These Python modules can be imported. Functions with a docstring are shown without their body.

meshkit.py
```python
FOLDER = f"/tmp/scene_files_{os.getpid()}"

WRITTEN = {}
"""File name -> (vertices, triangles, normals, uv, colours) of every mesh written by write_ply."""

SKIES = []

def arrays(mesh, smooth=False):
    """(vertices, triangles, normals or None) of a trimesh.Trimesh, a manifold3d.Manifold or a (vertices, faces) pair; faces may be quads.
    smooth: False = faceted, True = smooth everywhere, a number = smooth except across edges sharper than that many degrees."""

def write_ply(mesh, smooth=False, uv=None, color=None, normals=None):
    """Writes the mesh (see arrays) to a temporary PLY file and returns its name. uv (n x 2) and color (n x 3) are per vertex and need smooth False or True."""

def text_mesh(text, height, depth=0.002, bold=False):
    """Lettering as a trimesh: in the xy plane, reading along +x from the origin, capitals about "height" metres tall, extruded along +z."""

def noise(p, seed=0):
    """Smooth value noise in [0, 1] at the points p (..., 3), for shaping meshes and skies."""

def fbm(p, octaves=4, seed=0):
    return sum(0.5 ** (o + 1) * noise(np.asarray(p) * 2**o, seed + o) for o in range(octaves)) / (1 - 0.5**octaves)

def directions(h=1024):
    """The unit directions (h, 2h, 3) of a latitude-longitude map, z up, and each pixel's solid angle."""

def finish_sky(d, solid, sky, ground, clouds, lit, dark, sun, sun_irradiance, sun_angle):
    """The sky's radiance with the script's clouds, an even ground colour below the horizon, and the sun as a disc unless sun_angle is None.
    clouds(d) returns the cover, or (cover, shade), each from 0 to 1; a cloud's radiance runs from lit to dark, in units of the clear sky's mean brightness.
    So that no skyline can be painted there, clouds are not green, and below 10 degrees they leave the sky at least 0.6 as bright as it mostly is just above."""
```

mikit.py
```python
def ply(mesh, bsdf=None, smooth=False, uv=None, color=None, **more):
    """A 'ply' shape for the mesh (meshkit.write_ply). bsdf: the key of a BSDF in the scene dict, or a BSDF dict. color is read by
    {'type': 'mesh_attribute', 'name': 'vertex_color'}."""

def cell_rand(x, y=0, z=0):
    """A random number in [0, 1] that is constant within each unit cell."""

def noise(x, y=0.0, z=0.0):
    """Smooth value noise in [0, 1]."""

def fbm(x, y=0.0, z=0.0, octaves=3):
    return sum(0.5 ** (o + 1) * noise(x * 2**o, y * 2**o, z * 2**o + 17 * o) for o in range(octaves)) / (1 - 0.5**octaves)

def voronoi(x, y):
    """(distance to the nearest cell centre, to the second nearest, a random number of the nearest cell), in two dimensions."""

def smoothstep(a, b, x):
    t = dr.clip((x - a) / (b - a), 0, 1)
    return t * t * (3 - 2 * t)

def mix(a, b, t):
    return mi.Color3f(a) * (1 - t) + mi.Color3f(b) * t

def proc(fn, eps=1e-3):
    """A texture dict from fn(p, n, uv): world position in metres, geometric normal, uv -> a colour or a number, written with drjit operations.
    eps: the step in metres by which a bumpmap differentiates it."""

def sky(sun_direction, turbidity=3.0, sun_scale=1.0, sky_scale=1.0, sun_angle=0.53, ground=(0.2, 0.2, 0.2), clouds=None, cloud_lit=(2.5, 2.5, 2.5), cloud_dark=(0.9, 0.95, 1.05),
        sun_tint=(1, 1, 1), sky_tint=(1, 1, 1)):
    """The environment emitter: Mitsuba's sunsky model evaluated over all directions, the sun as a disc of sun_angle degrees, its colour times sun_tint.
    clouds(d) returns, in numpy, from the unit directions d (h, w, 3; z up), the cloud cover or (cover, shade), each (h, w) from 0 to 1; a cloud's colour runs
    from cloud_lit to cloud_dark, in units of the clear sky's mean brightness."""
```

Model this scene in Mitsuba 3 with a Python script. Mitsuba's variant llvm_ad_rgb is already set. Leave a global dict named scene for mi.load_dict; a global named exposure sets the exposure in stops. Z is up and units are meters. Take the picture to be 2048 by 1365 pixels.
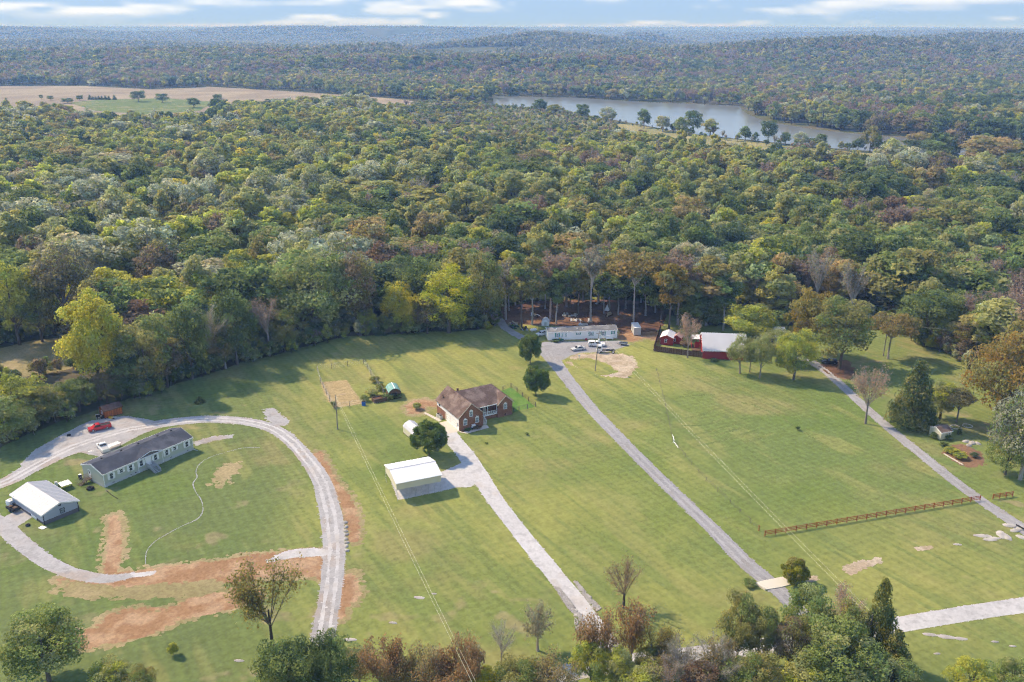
import math
import mapbox_earcut
import numpy as np
import trimesh
import shapely
from shapely.geometry import Polygon, LineString, Point
from shapely.ops import unary_union
import drjit as dr
import mitsuba as mi
import mikit
import meshkit

T = mi.ScalarTransform4f
scene, labels = {}, {}

# ------------------------------------------------------------------ camera, sky, exposure
PITCH = math.atan(627.5 / 1785.0)
scene['camera'] = {'type': 'perspective', 'fov': math.degrees(2 * math.atan(1024 / 1785.0)), 'fov_axis': 'x',
                   'near_clip': 1.0, 'far_clip': 60000.0,
                   'to_world': T().look_at(origin=[0, 0, 100], target=[0, 100 * math.cos(PITCH), 100 - 100 * math.sin(PITCH)], up=[0, 0, 1])}
SUN_AZ, SUN_EL = math.radians(151.0), math.radians(44.0)
SUN = [math.cos(SUN_AZ) * math.cos(SUN_EL), math.sin(SUN_AZ) * math.cos(SUN_EL), math.sin(SUN_EL)]


def clouds(d):
    """a pale blue sky low down with flat banks of cloud; the open sky higher up carries scattered cloud"""
    az = np.arctan2(d[..., 0], d[..., 1])
    el = np.degrees(np.arcsin(np.clip(d[..., 2], -1, 1)))
    q = np.stack([az * 7, el * 1.5, az * 0 + 3.7], -1)
    q2 = np.stack([az * 24, el * 3.4, az * 0 + 1.1], -1)
    m = 0.68 * meshkit.fbm(q, 5, 11) + 0.32 * meshkit.fbm(q2, 4, 5)
    bank = np.clip((m - 0.505) / 0.085, 0, 1)
    under = np.clip((meshkit.fbm(q + [0, 0.45, 0], 4, 11) - 0.50) / 0.16, 0, 1) * 0.8
    veil = np.exp(-(np.maximum(el, 0) / 7.0) ** 2)
    cover = np.maximum(veil * 0.9, bank * 0.92)
    shade = np.clip(1 - bank + bank * under, 0, 1)
    return cover, shade


scene['sky'] = mikit.sky(SUN, turbidity=3.0, sky_scale=1.6, clouds=clouds, cloud_lit=(1.9, 1.9, 1.9), cloud_dark=(0.72, 1.05, 1.55),
                         sun_tint=(1.0, 0.985, 0.945), sky_tint=(0.95, 1.0, 1.07))
exposure = 1.92

# ------------------------------------------------------------------ helpers


def numbered(k):
    if k not in used:
        used.add(k)
        return k
    i = 1
    while f'{k}_{i:03d}' in used:
        i += 1
    used.add(f'{k}_{i:03d}')
    return f'{k}_{i:03d}'


used = set()
NB = {}


def M(name, rgb, rough=0.7, spec=0.3, metallic=0.0, **k):
    key = 'mat_' + name
    if key not in scene:
        scene[key] = {'type': 'twosided', 'bsdf': {'type': 'principled', 'base_color': {'type': 'rgb', 'value': list(rgb)}, 'roughness': rough, 'specular': spec, 'metallic': metallic, **k}}
    return key


def MP(name, fn, bump=None, bscale=0.0, rough=0.9, spec=0.1):
    key = 'mat_' + name
    b = {'type': 'principled', 'base_color': mikit.proc(fn), 'roughness': rough, 'specular': spec}
    scene[key] = {'type': 'twosided', 'bsdf': b}
    return key


def thing(name, label, cat, group=None):
    k = numbered(name)
    labels[k] = {'label': label, 'category': cat}
    if group:
        labels[k]['group'] = group
    return k


class Frame:
    def __init__(s, o=(0, 0), ang=0.0, z=0.0):
        s.o, s.z = np.array([o[0], o[1]], float), z
        s.c, s.s = math.cos(ang), math.sin(ang)
        s.ang = ang

    def __call__(s, v):
        v = np.asarray(v, float)
        return np.stack([s.o[0] + v[..., 0] * s.c - v[..., 1] * s.s, s.o[1] + v[..., 0] * s.s + v[..., 1] * s.c, v[..., 2] + s.z], -1)


def between(a, b, z=0.0):
    return Frame(a, math.atan2(b[1] - a[1], b[0] - a[0]), z)


WORLD = Frame()


def cat(ms):
    """joins (v, f) meshes"""
    vs, fs, n = [], [], 0
    for v, f in ms:
        v, f = np.asarray(v, float), np.asarray(f, int)
        vs.append(v)
        fs.append(f + n)
        n += len(v)
    return np.vstack(vs), np.vstack(fs)


def box(x0, x1, y0, y1, z0, z1):
    v = np.array([[x, y, z] for x in (x0, x1) for y in (y0, y1) for z in (z0, z1)], float)
    f = np.array([[0, 1, 3], [0, 3, 2], [4, 6, 7], [4, 7, 5], [0, 4, 5], [0, 5, 1], [2, 3, 7], [2, 7, 6], [0, 2, 6], [0, 6, 4], [1, 5, 7], [1, 7, 3]])
    return v, f


def rbox(x0, x1, y0, y1, z0, z1, r=0.08, n=2):
    """box with rounded edges"""
    c = trimesh.creation.box((1, 1, 1)).subdivide().subdivide()
    v = np.array(c.vertices) * 2
    h = np.array([x1 - x0, y1 - y0, z1 - z0]) / 2
    r = min(r, *(h * 0.99))
    inner = np.clip(v * h, -(h - r), h - r)
    # push outer layer to rounded shell
    d = np.sign(v) * (np.abs(v) > 0.99)
    n_ = np.linalg.norm(d, axis=1, keepdims=True)
    p = inner + np.where(n_ > 0, d / np.maximum(n_, 1e-9), 0) * r
    return p + [(x0 + x1) / 2, (y0 + y1) / 2, (z0 + z1) / 2], np.array(c.faces)


def tube(pts, rad, sides=6, cap=True):
    p = np.asarray(pts, float)
    rad = np.broadcast_to(np.asarray(rad, float), (len(p),))
    t = np.gradient(p, axis=0)
    t /= np.linalg.norm(t, axis=1, keepdims=True) + 1e-12
    ref = np.where(np.abs(t[:, 2:]) < 0.9, [0, 0, 1.0], [1.0, 0, 0])
    a = np.cross(t, ref)
    a /= np.linalg.norm(a, axis=1, keepdims=True) + 1e-12
    b = np.cross(t, a)
    w = np.arange(sides) * 2 * np.pi / sides
    v = p[:, None] + rad[:, None, None] * (np.cos(w)[None, :, None] * a[:, None] + np.sin(w)[None, :, None] * b[:, None])
    i, j = np.meshgrid(np.arange(len(p) - 1), np.arange(sides), indexing='ij')
    q = np.stack([i * sides + j, i * sides + (j + 1) % sides, (i + 1) * sides + (j + 1) % sides, (i + 1) * sides + j], -1).reshape(-1, 4)
    v = v.reshape(-1, 3)
    f = np.vstack([q[:, [0, 1, 2]], q[:, [0, 2, 3]]])
    if cap:
        for k, flip in ((0, False), (len(p) - 1, True)):
            v = np.vstack([v, p[k]])
            c = len(v) - 1
            r = np.arange(sides)
            tri = np.stack([np.full(sides, c), k * sides + (r + 1) % sides, k * sides + r], 1)
            f = np.vstack([f, tri[:, ::-1] if flip else tri])
    return v, f


def cyl(p0, p1, r, sides=14):
    return tube([p0, p1], r, sides)


def prism(poly, x0, x1):
    """polygon in (y, z), extruded along x"""
    m = trimesh.creation.extrude_polygon(Polygon(poly), 1.0, engine='earcut')
    v = np.array(m.vertices)
    return np.stack([x0 + v[:, 2] * (x1 - x0), v[:, 0], v[:, 1]], 1), np.array(m.faces)


def prism_y(poly, y0, y1):
    """polygon in (x, z), extruded along y"""
    m = trimesh.creation.extrude_polygon(Polygon(poly), 1.0, engine='earcut')
    v = np.array(m.vertices)
    return np.stack([v[:, 0], y0 + v[:, 2] * (y1 - y0), v[:, 1]], 1), np.array(m.faces)


def add(key, mesh, mat, fr=WORLD, smooth=False, **k):
    v, f = mesh if isinstance(mesh, tuple) else cat(mesh)
    scene[key] = mikit.ply((fr(v), f), mat, smooth, **k)
    return key


def part(parent, name, mesh, mat, fr=WORLD, smooth=False, **k):
    return add(numbered(f'{parent}__{name}'), mesh, mat, fr, smooth, **k)


def single(name, label, cat_, mesh, mat, fr=WORLD, group=None, smooth=False):
    return add(thing(name, label, cat_, group), mesh, mat, fr, smooth)


def structure(name, mesh, mat, fr=WORLD, label=None, kind='structure', **k):
    key = numbered(name)
    labels[key] = {'kind': kind}
    if label:
        labels[key]['label'] = label
    return add(key, mesh, mat, fr, **k)


def flat(poly, z, fr=WORLD):
    """a level sheet from a shapely polygon"""
    ms = []
    for g in getattr(poly, 'geoms', [poly]):
        if g.is_empty or g.area < 0.02 or g.geom_type != 'Polygon':
            continue
        v, f = trimesh.creation.triangulate_polygon(g, engine='earcut')
        a = np.cross(v[f[:, 1]] - v[f[:, 0]], v[f[:, 2]] - v[f[:, 0]])
        f = np.where(a[:, None] < 0, f[:, ::-1], f)
        ms.append((np.c_[v, np.full(len(v), z)], f))
    return cat(ms)


def ragged(poly, amp=0.5, step=0.6, seed=0, freq=0.35, islands=0):
    """the polygon with an uneven natural edge (and stray patches along it)"""
    rng = np.random.default_rng(seed)
    out = []
    for g in getattr(poly, 'geoms', [poly]):
        rings = []
        for r in [g.exterior, *g.interiors]:
            n = max(8, int(r.length / step))
            s = np.linspace(0, r.length, n, endpoint=False)
            p = np.array([r.interpolate(x).coords[0] for x in s])
            t = np.roll(p, -1, 0) - np.roll(p, 1, 0)
            nn = np.stack([t[:, 1], -t[:, 0]], 1) / (np.linalg.norm(t, axis=1, keepdims=True) + 1e-9)
            q = np.c_[p * freq, np.full(n, seed * 3.1)]
            d = (meshkit.fbm(q, 4, seed) - 0.5) * 2.6 * amp + rng.normal(0, amp * 0.16, n)
            rings.append(p + nn * d[:, None])
            for k in range(int(islands * n)):
                i = rng.integers(n)
                c = p[i] + nn[i] * rng.uniform(-0.5, 2.2) * amp
                w = np.linspace(0, 2 * np.pi, 7, endpoint=False)
                rad = rng.uniform(0.12, 0.42) * (0.6 + amp * 0.6) * rng.uniform(0.6, 1.4, 7)
                out.append(Polygon(np.stack([c[0] + 1.4 * rad * np.cos(w), c[1] + rad * np.sin(w)], 1)).buffer(0))
        out.append(Polygon(rings[0], rings[1:]).buffer(0))
    return unary_union([o for o in out if not o.is_empty])


def smooth_line(pts, w, n=12):
    """Catmull-Rom through pts with a width for each, as a polygon"""
    p = np.asarray(pts, float)
    w = np.broadcast_to(np.asarray(w, float), (len(p),))
    q = np.vstack([2 * p[0] - p[1], p, 2 * p[-1] - p[-2]])
    ww = np.r_[w[0], w, w[-1]]
    t = np.linspace(0, 1, n, endpoint=False)[:, None]
    c, cw = [], []
    for i in range(1, len(q) - 2):
        a, b, d, e = q[i - 1], q[i], q[i + 1], q[i + 2]
        c.append(0.5 * (2 * b + (d - a) * t + (2 * a - 5 * b + 4 * d - e) * t ** 2 + (3 * b - a - 3 * d + e) * t ** 3))
        cw.append(ww[i] + (ww[i + 1] - ww[i]) * t[:, 0])
    c = np.vstack(c + [p[-1:]])
    cw = np.concatenate(cw + [w[-1:]])
    parts = []
    for i in range(len(c) - 1):
        l = LineString([c[i], c[i + 1]])
        parts.append(l.buffer((cw[i] + cw[i + 1]) / 4, 6))
    return unary_union(parts), c


def col(r, g, b):
    return mi.Color3f(r, g, b)


N, FB, MIX, SS = mikit.noise, mikit.fbm, mikit.mix, mikit.smoothstep

# ------------------------------------------------------------------ ground materials


def lawn_fn(p, n, uv):
    x, y = p.x, p.y
    big = FB(x * 0.014 + 3.0, y * 0.014, 0.0, 3)
    mid = FB(x * 0.07, y * 0.07 + 9.0, 0.0, 3)
    fine = FB(x * 0.9, y * 0.9, 0.0, 3)
    tuft = N(x * 2.6, y * 2.6)
    # mowing passes follow the long side of the lots
    u = x * 0.855 + y * 0.52 + 1.6 * (FB(x * 0.03, y * 0.03, 4.0, 2) - 0.5)
    v = x * 0.42 - y * 0.907
    stripe = 0.5 + 0.5 * dr.sin(u * 3.2)
    stripe2 = 0.5 + 0.5 * dr.sin(v * 3.6 + 3 * FB(x * 0.02, y * 0.02, 8.0, 2))
    c = MIX((0.148, 0.194, 0.054), (0.268, 0.278, 0.080), SS(0.30, 0.68, big * 0.62 + mid * 0.38))
    # left lot was sown later and is greener, middle lots are drier
    left = SS(-38, -62, x + 0.16 * (y - 190))
    c = MIX(c, (0.108, 0.148, 0.055), left * (0.62 + 0.35 * mid))
    east = SS(30, 62, x - 0.10 * (y - 200))
    c = MIX(c, (0.122, 0.168, 0.055), east * (0.30 + 0.5 * big))
    dry = SS(0.56, 0.76, FB(x * 0.045 + 20, y * 0.06, 2.0, 3))
    c = MIX(c, (0.270, 0.225, 0.105), dry * 0.5)
    lush = SS(0.60, 0.74, FB(x * 0.035, y * 0.05 + 40, 5.0, 3))
    c = MIX(c, (0.115, 0.170, 0.040), lush * 0.6)
    worn = SS(0.66, 0.80, FB(x * 0.16, y * 0.2, 7.0, 3)) * SS(0.45, 0.7, FB(x * 0.03, y * 0.03, 17.0, 2))
    c = MIX(c, (0.30, 0.24, 0.145), worn * 0.6)
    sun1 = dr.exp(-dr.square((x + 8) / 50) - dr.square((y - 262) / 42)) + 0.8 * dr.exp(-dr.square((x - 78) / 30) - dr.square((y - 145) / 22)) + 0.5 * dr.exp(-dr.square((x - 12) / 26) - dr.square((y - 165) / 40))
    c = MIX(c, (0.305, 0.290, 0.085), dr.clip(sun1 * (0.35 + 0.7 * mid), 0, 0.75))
    streak = FB(u * 0.55, (x * 0.52 - y * 0.855) * 0.045, 31.0, 3)
    c = MIX(c, (0.140, 0.182, 0.056), SS(0.50, 0.72, streak) * 0.55)
    c = MIX(c, (0.300, 0.275, 0.105), SS(0.56, 0.76, FB(u * 0.25 + 9, v * 0.06, 13.0, 3)) * 0.35)
    k = 0.70 + 0.34 * fine + 0.22 * tuft + 0.09 * stripe + 0.07 * stripe2
    return c * k


def floor_fn(p, n, uv):
    x, y = p.x, p.y
    a = FB(x * 0.05, y * 0.05, 0.0, 4)
    b = FB(x * 0.6, y * 0.6, 3.0, 3)
    c = MIX((0.100, 0.105, 0.045), (0.120, 0.100, 0.058), SS(0.35, 0.65, a))
    far = SS(900, 2200, y)
    f2 = MIX((0.050, 0.064, 0.030), (0.085, 0.085, 0.042), SS(0.35, 0.65, FB(x * 0.006, y * 0.004, 1.0, 4)))
    c = MIX(c, f2, far)
    # open farmland far off
    fld = SS(0.60, 0.64, FB(x * 0.0011 + 5, y * 0.0008, 2.0, 3)) * SS(2600, 3600, y)
    c = MIX(c, (0.19, 0.185, 0.085), fld * 0.8)
    return c * (0.7 + 0.6 * b)


def gravel_fn(base, dirt, amt, seed):
    def fn(p, n, uv):
        x, y = p.x, p.y
        g = FB(x * 2.1, y * 2.1, seed, 3)
        s = FB(x * 0.25, y * 0.25, seed + 5.0, 4)
        st = N(x * 5.3, y * 5.3, seed)
        c = MIX(base, dirt, SS(0.52, 0.80, s) * amt)
        c = MIX(c, [b * 0.72 for b in base], SS(0.55, 0.75, FB(x * 0.8, y * 0.8, seed + 9.0, 3)) * 0.5)
        return c * (0.78 + 0.24 * g + 0.10 * st + 0.26 * (FB(x * 0.07, y * 0.07, seed + 20.0, 3) - 0.4))
    return fn


def dirt_fn(a, b, seed, sc=0.35):
    def fn(p, n, uv):
        x, y = p.x, p.y
        s = FB(x * sc, y * sc, seed, 4)
        g = FB(x * 2.4, y * 2.4, seed + 3.0, 3)
        return MIX(a, b, SS(0.35, 0.7, s)) * (0.72 + 0.56 * g)
    return fn


def shingle_fn(a, b, seed):
    def fn(p, n, uv):
        s = FB(p.x * 0.5, p.y * 0.5, p.z * 0.5 + seed, 4)
        row = mikit.cell_rand(dr.floor(p.z * 9.0), dr.floor((p.x + p.y) * 2.2), seed)
        return MIX(a, b, SS(0.4, 0.75, s)) * (0.84 + 0.20 * row)
    return fn


def brick_fn(p, n, uv):
    u = p.x * 0.87 + p.y * 0.5 + 3.0 * (p.y * 0.87 - p.x * 0.5)
    row = dr.floor(p.z / 0.075)
    r = mikit.cell_rand(dr.floor(u / 0.23 + 0.5 * row), row, 3)
    s = FB(u * 0.4, p.z * 0.5, 2.0, 3)
    return MIX((0.20, 0.088, 0.055), (0.34, 0.175, 0.115), r * 0.7 + 0.3 * s) * (0.82 + 0.36 * s)


def metal_fn(rgb, seed):
    def fn(p, n, uv):
        s = FB(p.x * 0.35, p.y * 0.35, p.z * 0.35 + seed, 3)
        return col(*rgb) * (0.90 + 0.16 * s)
    return fn


def wood_fn(a, b, ux, uy, pitch):
    def fn(p, n, uv):
        u = p.x * ux + p.y * uy
        r = mikit.cell_rand(dr.floor(u / pitch), 0, 5)
        s = FB(u * 2.0, p.z * 0.8, 1.0, 3)
        return MIX(a, b, 0.6 * r + 0.4 * s) * (0.78 + 0.4 * r)
    return fn


def straw_fn(p, n, uv):
    x, y = p.x, p.y
    u = x * 0.95 + y * 0.3
    v = -x * 0.3 + y * 0.95
    s = FB(u * 0.7, v * 3.0, 2.0, 3)
    g = FB(x * 2.2, y * 2.2, 6.0, 2)
    return MIX((0.30, 0.215, 0.10), (0.50, 0.40, 0.22), s) * (0.72 + 0.5 * g)


def rock_fn(p, n, uv):
    s = FB(p.x * 0.9, p.y * 0.9, p.z * 1.5, 4)
    return MIX((0.28, 0.26, 0.24), (0.55, 0.52, 0.48), s)


def water_fn(p, n, uv):
    s = FB(p.x * 0.004, p.y * 0.015, 2.0, 3)
    return MIX((0.20, 0.22, 0.225), (0.27, 0.285, 0.285), s)


MP('lawn', lawn_fn)
MP('floor', floor_fn)
MP('gravel', gravel_fn((0.41, 0.40, 0.405), (0.38, 0.29, 0.225), 0.55, 1.0))
MP('gravel_grey', gravel_fn((0.325, 0.32, 0.335), (0.30, 0.26, 0.22), 0.35, 2.0))
MP('gravel_worn', gravel_fn((0.355, 0.35, 0.36), (0.33, 0.28, 0.23), 0.4, 7.0))
MP('gravel_white', gravel_fn((0.53, 0.52, 0.525), (0.42, 0.36, 0.30), 0.4, 3.0))
MP('clay', dirt_fn((0.315, 0.185, 0.100), (0.415, 0.280, 0.175), 1.0))
MP('dirt', dirt_fn((0.135, 0.075, 0.050), (0.225, 0.135, 0.085), 5.0, 0.16))
MP('drygrass', dirt_fn((0.275, 0.235, 0.115), (0.355, 0.285, 0.160), 8.0, 0.12))
MP('crop', dirt_fn((0.27, 0.215, 0.15), (0.34, 0.275, 0.18), 3.0, 0.02))
MP('bankgrass', dirt_fn((0.20, 0.20, 0.085), (0.29, 0.255, 0.12), 9.0, 0.05))
MP('sand', dirt_fn((0.38, 0.30, 0.21), (0.50, 0.42, 0.32), 4.0))
MP('straw', straw_fn)
MP('rock', rock_fn)
MP('brick', brick_fn)
MP('shingle_dark', shingle_fn((0.072, 0.080, 0.104), (0.115, 0.122, 0.150), 1.0))
MP('shingle_brown', shingle_fn((0.160, 0.110, 0.092), (0.285, 0.215, 0.185), 2.0))
MP('shingle_grey', shingle_fn((0.20, 0.20, 0.21), (0.34, 0.335, 0.34), 3.0))
MP('shingle_old', shingle_fn((0.085, 0.050, 0.042), (0.150, 0.100, 0.088), 4.0))
MP('metal_white', metal_fn((0.56, 0.57, 0.61), 1.0), rough=0.45, spec=0.4)
MP('metal_grey', metal_fn((0.40, 0.415, 0.46), 5.0), rough=0.45, spec=0.4)
MP('metal_bright', metal_fn((0.78, 0.79, 0.82), 2.0), rough=0.5, spec=0.4)
MP('orange_wood', wood_fn((0.30, 0.085, 0.022), (0.44, 0.15, 0.045), 0.69, 0.72, 0.2))
MP('fence_wood', wood_fn((0.095, 0.052, 0.040), (0.165, 0.095, 0.070), 0.95, 0.3, 0.14))
scene['mat_water'] = {'type': 'twosided', 'bsdf': {'type': 'roughplastic', 'diffuse_reflectance': mikit.proc(water_fn), 'alpha': 0.06, 'int_ior': 1.4}}

# ------------------------------------------------------------------ terrain

HILLS = [(-3900, 6300, 1300, 800, 108), (-1900, 7400, 900, 600, 84), (-1050, 7000, 700, 500, 86), (-200, 7600, 700, 600, 74),
         (240, 3500, 330, 420, 46), (20, 3300, 260, 400, 22), (720, 5200, 190, 260, 58), (820, 2450, 330, 330, 36), (1180, 2700, 360, 360, 38),
         (1700, 3400, 420, 420, 54), (2100, 2700, 400, 500, 38), (-1900, 3700, 900, 500, 34), (-480, 2900, 420, 420, 26), (-600, 2250, 620, 300, 22),
         (-1200, 2300, 500, 350, 18), (420, 2300, 420, 330, 22), (2600, 7000, 1700, 700, 50), (4000, 8000, 1200, 800, 60), (600, 8600, 2000, 700, 58), (-3200, 5000, 1100, 500, 30),
         (-250, 1960, 330, 120, 20), (150, 1950, 260, 130, 16), (-700, 12500, 6000, 700, 66), (5000, 13000, 5000, 700, 70), (-6000, 13000, 3000, 700, 70)]


def hgt(x, y):
    x, y = np.asarray(x, float), np.asarray(y, float)
    z = np.zeros(np.broadcast(x, y).shape)
    for hx, hy, sx, sy, a in HILLS:
        z = z + a * np.exp(-((x - hx) / sx) ** 2 - ((y - hy) / sy) ** 2)
    q = np.stack([x / 900, y / 700, 0 * x], -1)
    roll = np.clip((y - 1900) / 900, 0, 1)
    z = z + roll * 24 * (meshkit.fbm(q, 4, 3) - 0.36)
    far = np.clip((y - 4500) / 5000, 0, 1)
    z = z + far * 40 * np.clip(meshkit.fbm(q * 0.35, 4, 8) - 0.38, 0, 1)
    k = np.clip((y - 1640) / 300, 0, 1)
    z = z * k * k * (3 - 2 * k)
    return np.where(z > 82, 82 + 17 * np.tanh((z - 82) / 17), z)


def axis(*segs):
    return np.unique(np.concatenate([np.arange(a, b + 1e-6, s) for a, b, s in segs]))


gx = axis((-24000, -6000, 900), (-6000, -2400, 150), (-2400, 2400, 50), (2400, 6000, 150), (6000, 24000, 900))
gy = axis((-3000, 1500, 250), (1500, 4000, 40), (4000, 8000, 100), (8000, 17000, 200), (17000, 24000, 1000))
XX, YY = np.meshgrid(gx, gy, indexing='ij')
ZZ = hgt(XX, YY)
i, j = np.meshgrid(np.arange(len(gx) - 1), np.arange(len(gy) - 1), indexing='ij')
q = np.stack([i * len(gy) + j, (i + 1) * len(gy) + j, (i + 1) * len(gy) + j + 1, i * len(gy) + j + 1], -1).reshape(-1, 4)
structure('ground', (np.stack([XX, YY, ZZ], -1).reshape(-1, 3), np.vstack([q[:, [0, 1, 2]], q[:, [0, 2, 3]]])), 'mat_floor', smooth=True)

CLEARING = Polygon([(-131.32,194.06),(-128.76,202.76),(-125.69,211.54),(-120.72,220.34),(-115.26,226.33),(-109.41,234.05),(-101.75,242.24),(-94.90,252.59),(-87.26,262.85),(-75.32,271.98),(-67.44,280.69),(-57.38,289.90),(-45.65,292.02),(-28.54,294.17),(-11.21,296.35),(-2.52,304.78),(-2.64,321.08),(3.09,330.16),(30.34,332.84),(55.02,328.84),(56.61,314.86),(67.21,303.06),(94.69,299.11),(102.96,303.06),(120.03,300.79),(128.88,303.06),(135.51,295.26),(137.88,280.69),(142.95,270.11),(143.79,255.51),(142.47,245.35),(140.29,234.05),(134.13,217.12),(123.88,188.93),(141.63,174.86),(108.27,103.64),(58.22,90.59),(-68.05,90.59),(-111.79,103.64),(-145.43,172.68)])
LEFTFIELD = Polygon([(-228.11,263.74),(-186.27,272.92),(-169.33,277.73),(-162.97,284.72),(-151.01,289.90),(-138.93,274.83),(-137.97,258.49),(-146.60,252.59),(-170.07,246.14),(-205.45,234.05)])
YARD_DIRT = Polygon([(-4.53,322.35),(6.95,330.16),(30.45,334.20),(55.22,330.16),(56.94,311.23),(51.34,295.26),(47.42,289.90),(37.35,292.02),(37.14,296.35),(13.49,300.79),(2.85,301.92),(-2.50,303.06)])
BACKGRASS = Polygon([(3.11,332.84),(5.28,349.06),(17.90,349.80),(18.35,334.20)])
FIELD = Polygon([(-1209.85,1693.80),(-927.72,1679.03),(-782.76,1679.03),(-618.90,1582.26),(-538.01,1650.22),(-387.27,1544.05),(-270.10,1450.47),(-173.45,1367.36),(-122.14,1293.05),(-173.81,1210.56),(-243.73,1165.80),(-325.78,1097.95),(-424.00,1072.91),(-558.38,1060.80),(-758.61,1048.95)])
FARGRASS = Polygon([(-620.55,1293.05),(-602.37,1348.01),(-518.05,1377.23),(-422.57,1310.88),(-396.07,1165.80),(-438.53,1110.90),(-529.36,1165.80)])
RIVER = Polygon([(-29.74,1407.72),(27.45,1407.72),(94.72,1387.25),(195.04,1301.91),(258.80,1267.18),(306.52,1242.29),(289.77,1151.59),(285.30,1031.65),(311.21,952.82),(354.63,889.08),(392.62,864.21),(426.76,836.84),(504.68,776.83),(453.29,694.15),(381.93,745.23),(310.30,773.55),(275.33,797.04),(234.22,840.65),(185.38,897.68),(135.11,1004.01),(78.10,1137.71),(23.70,1210.56),(-26.67,1258.78)])
MEADOW = Polygon([(106.00,1014.89),(133.72,993.35),(183.67,889.08),(232.19,833.07),(273.07,790.19),(353.06,727.43),(427.80,683.70),(376.51,597.52),(302.46,618.13),(228.81,656.43),(147.07,704.92),(89.13,783.45)])
LOWTREES = unary_union([Polygon([(-216.00,1226.22),(-169.04,1275.69),(-59.76,1310.88),(106.00,1014.89),(80.17,694.15),(-9.42,707.66),(-73.97,818.29),(-139.80,1048.95)]), Polygon([(-523.48,1085.29),(-357.67,1085.29),(-309.29,933.73),(-452.67,933.73)])])
GAP = Polygon([(36.75,410.53),(45.50,415.54),(49.24,396.16),(38.32,388.86)])

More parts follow.
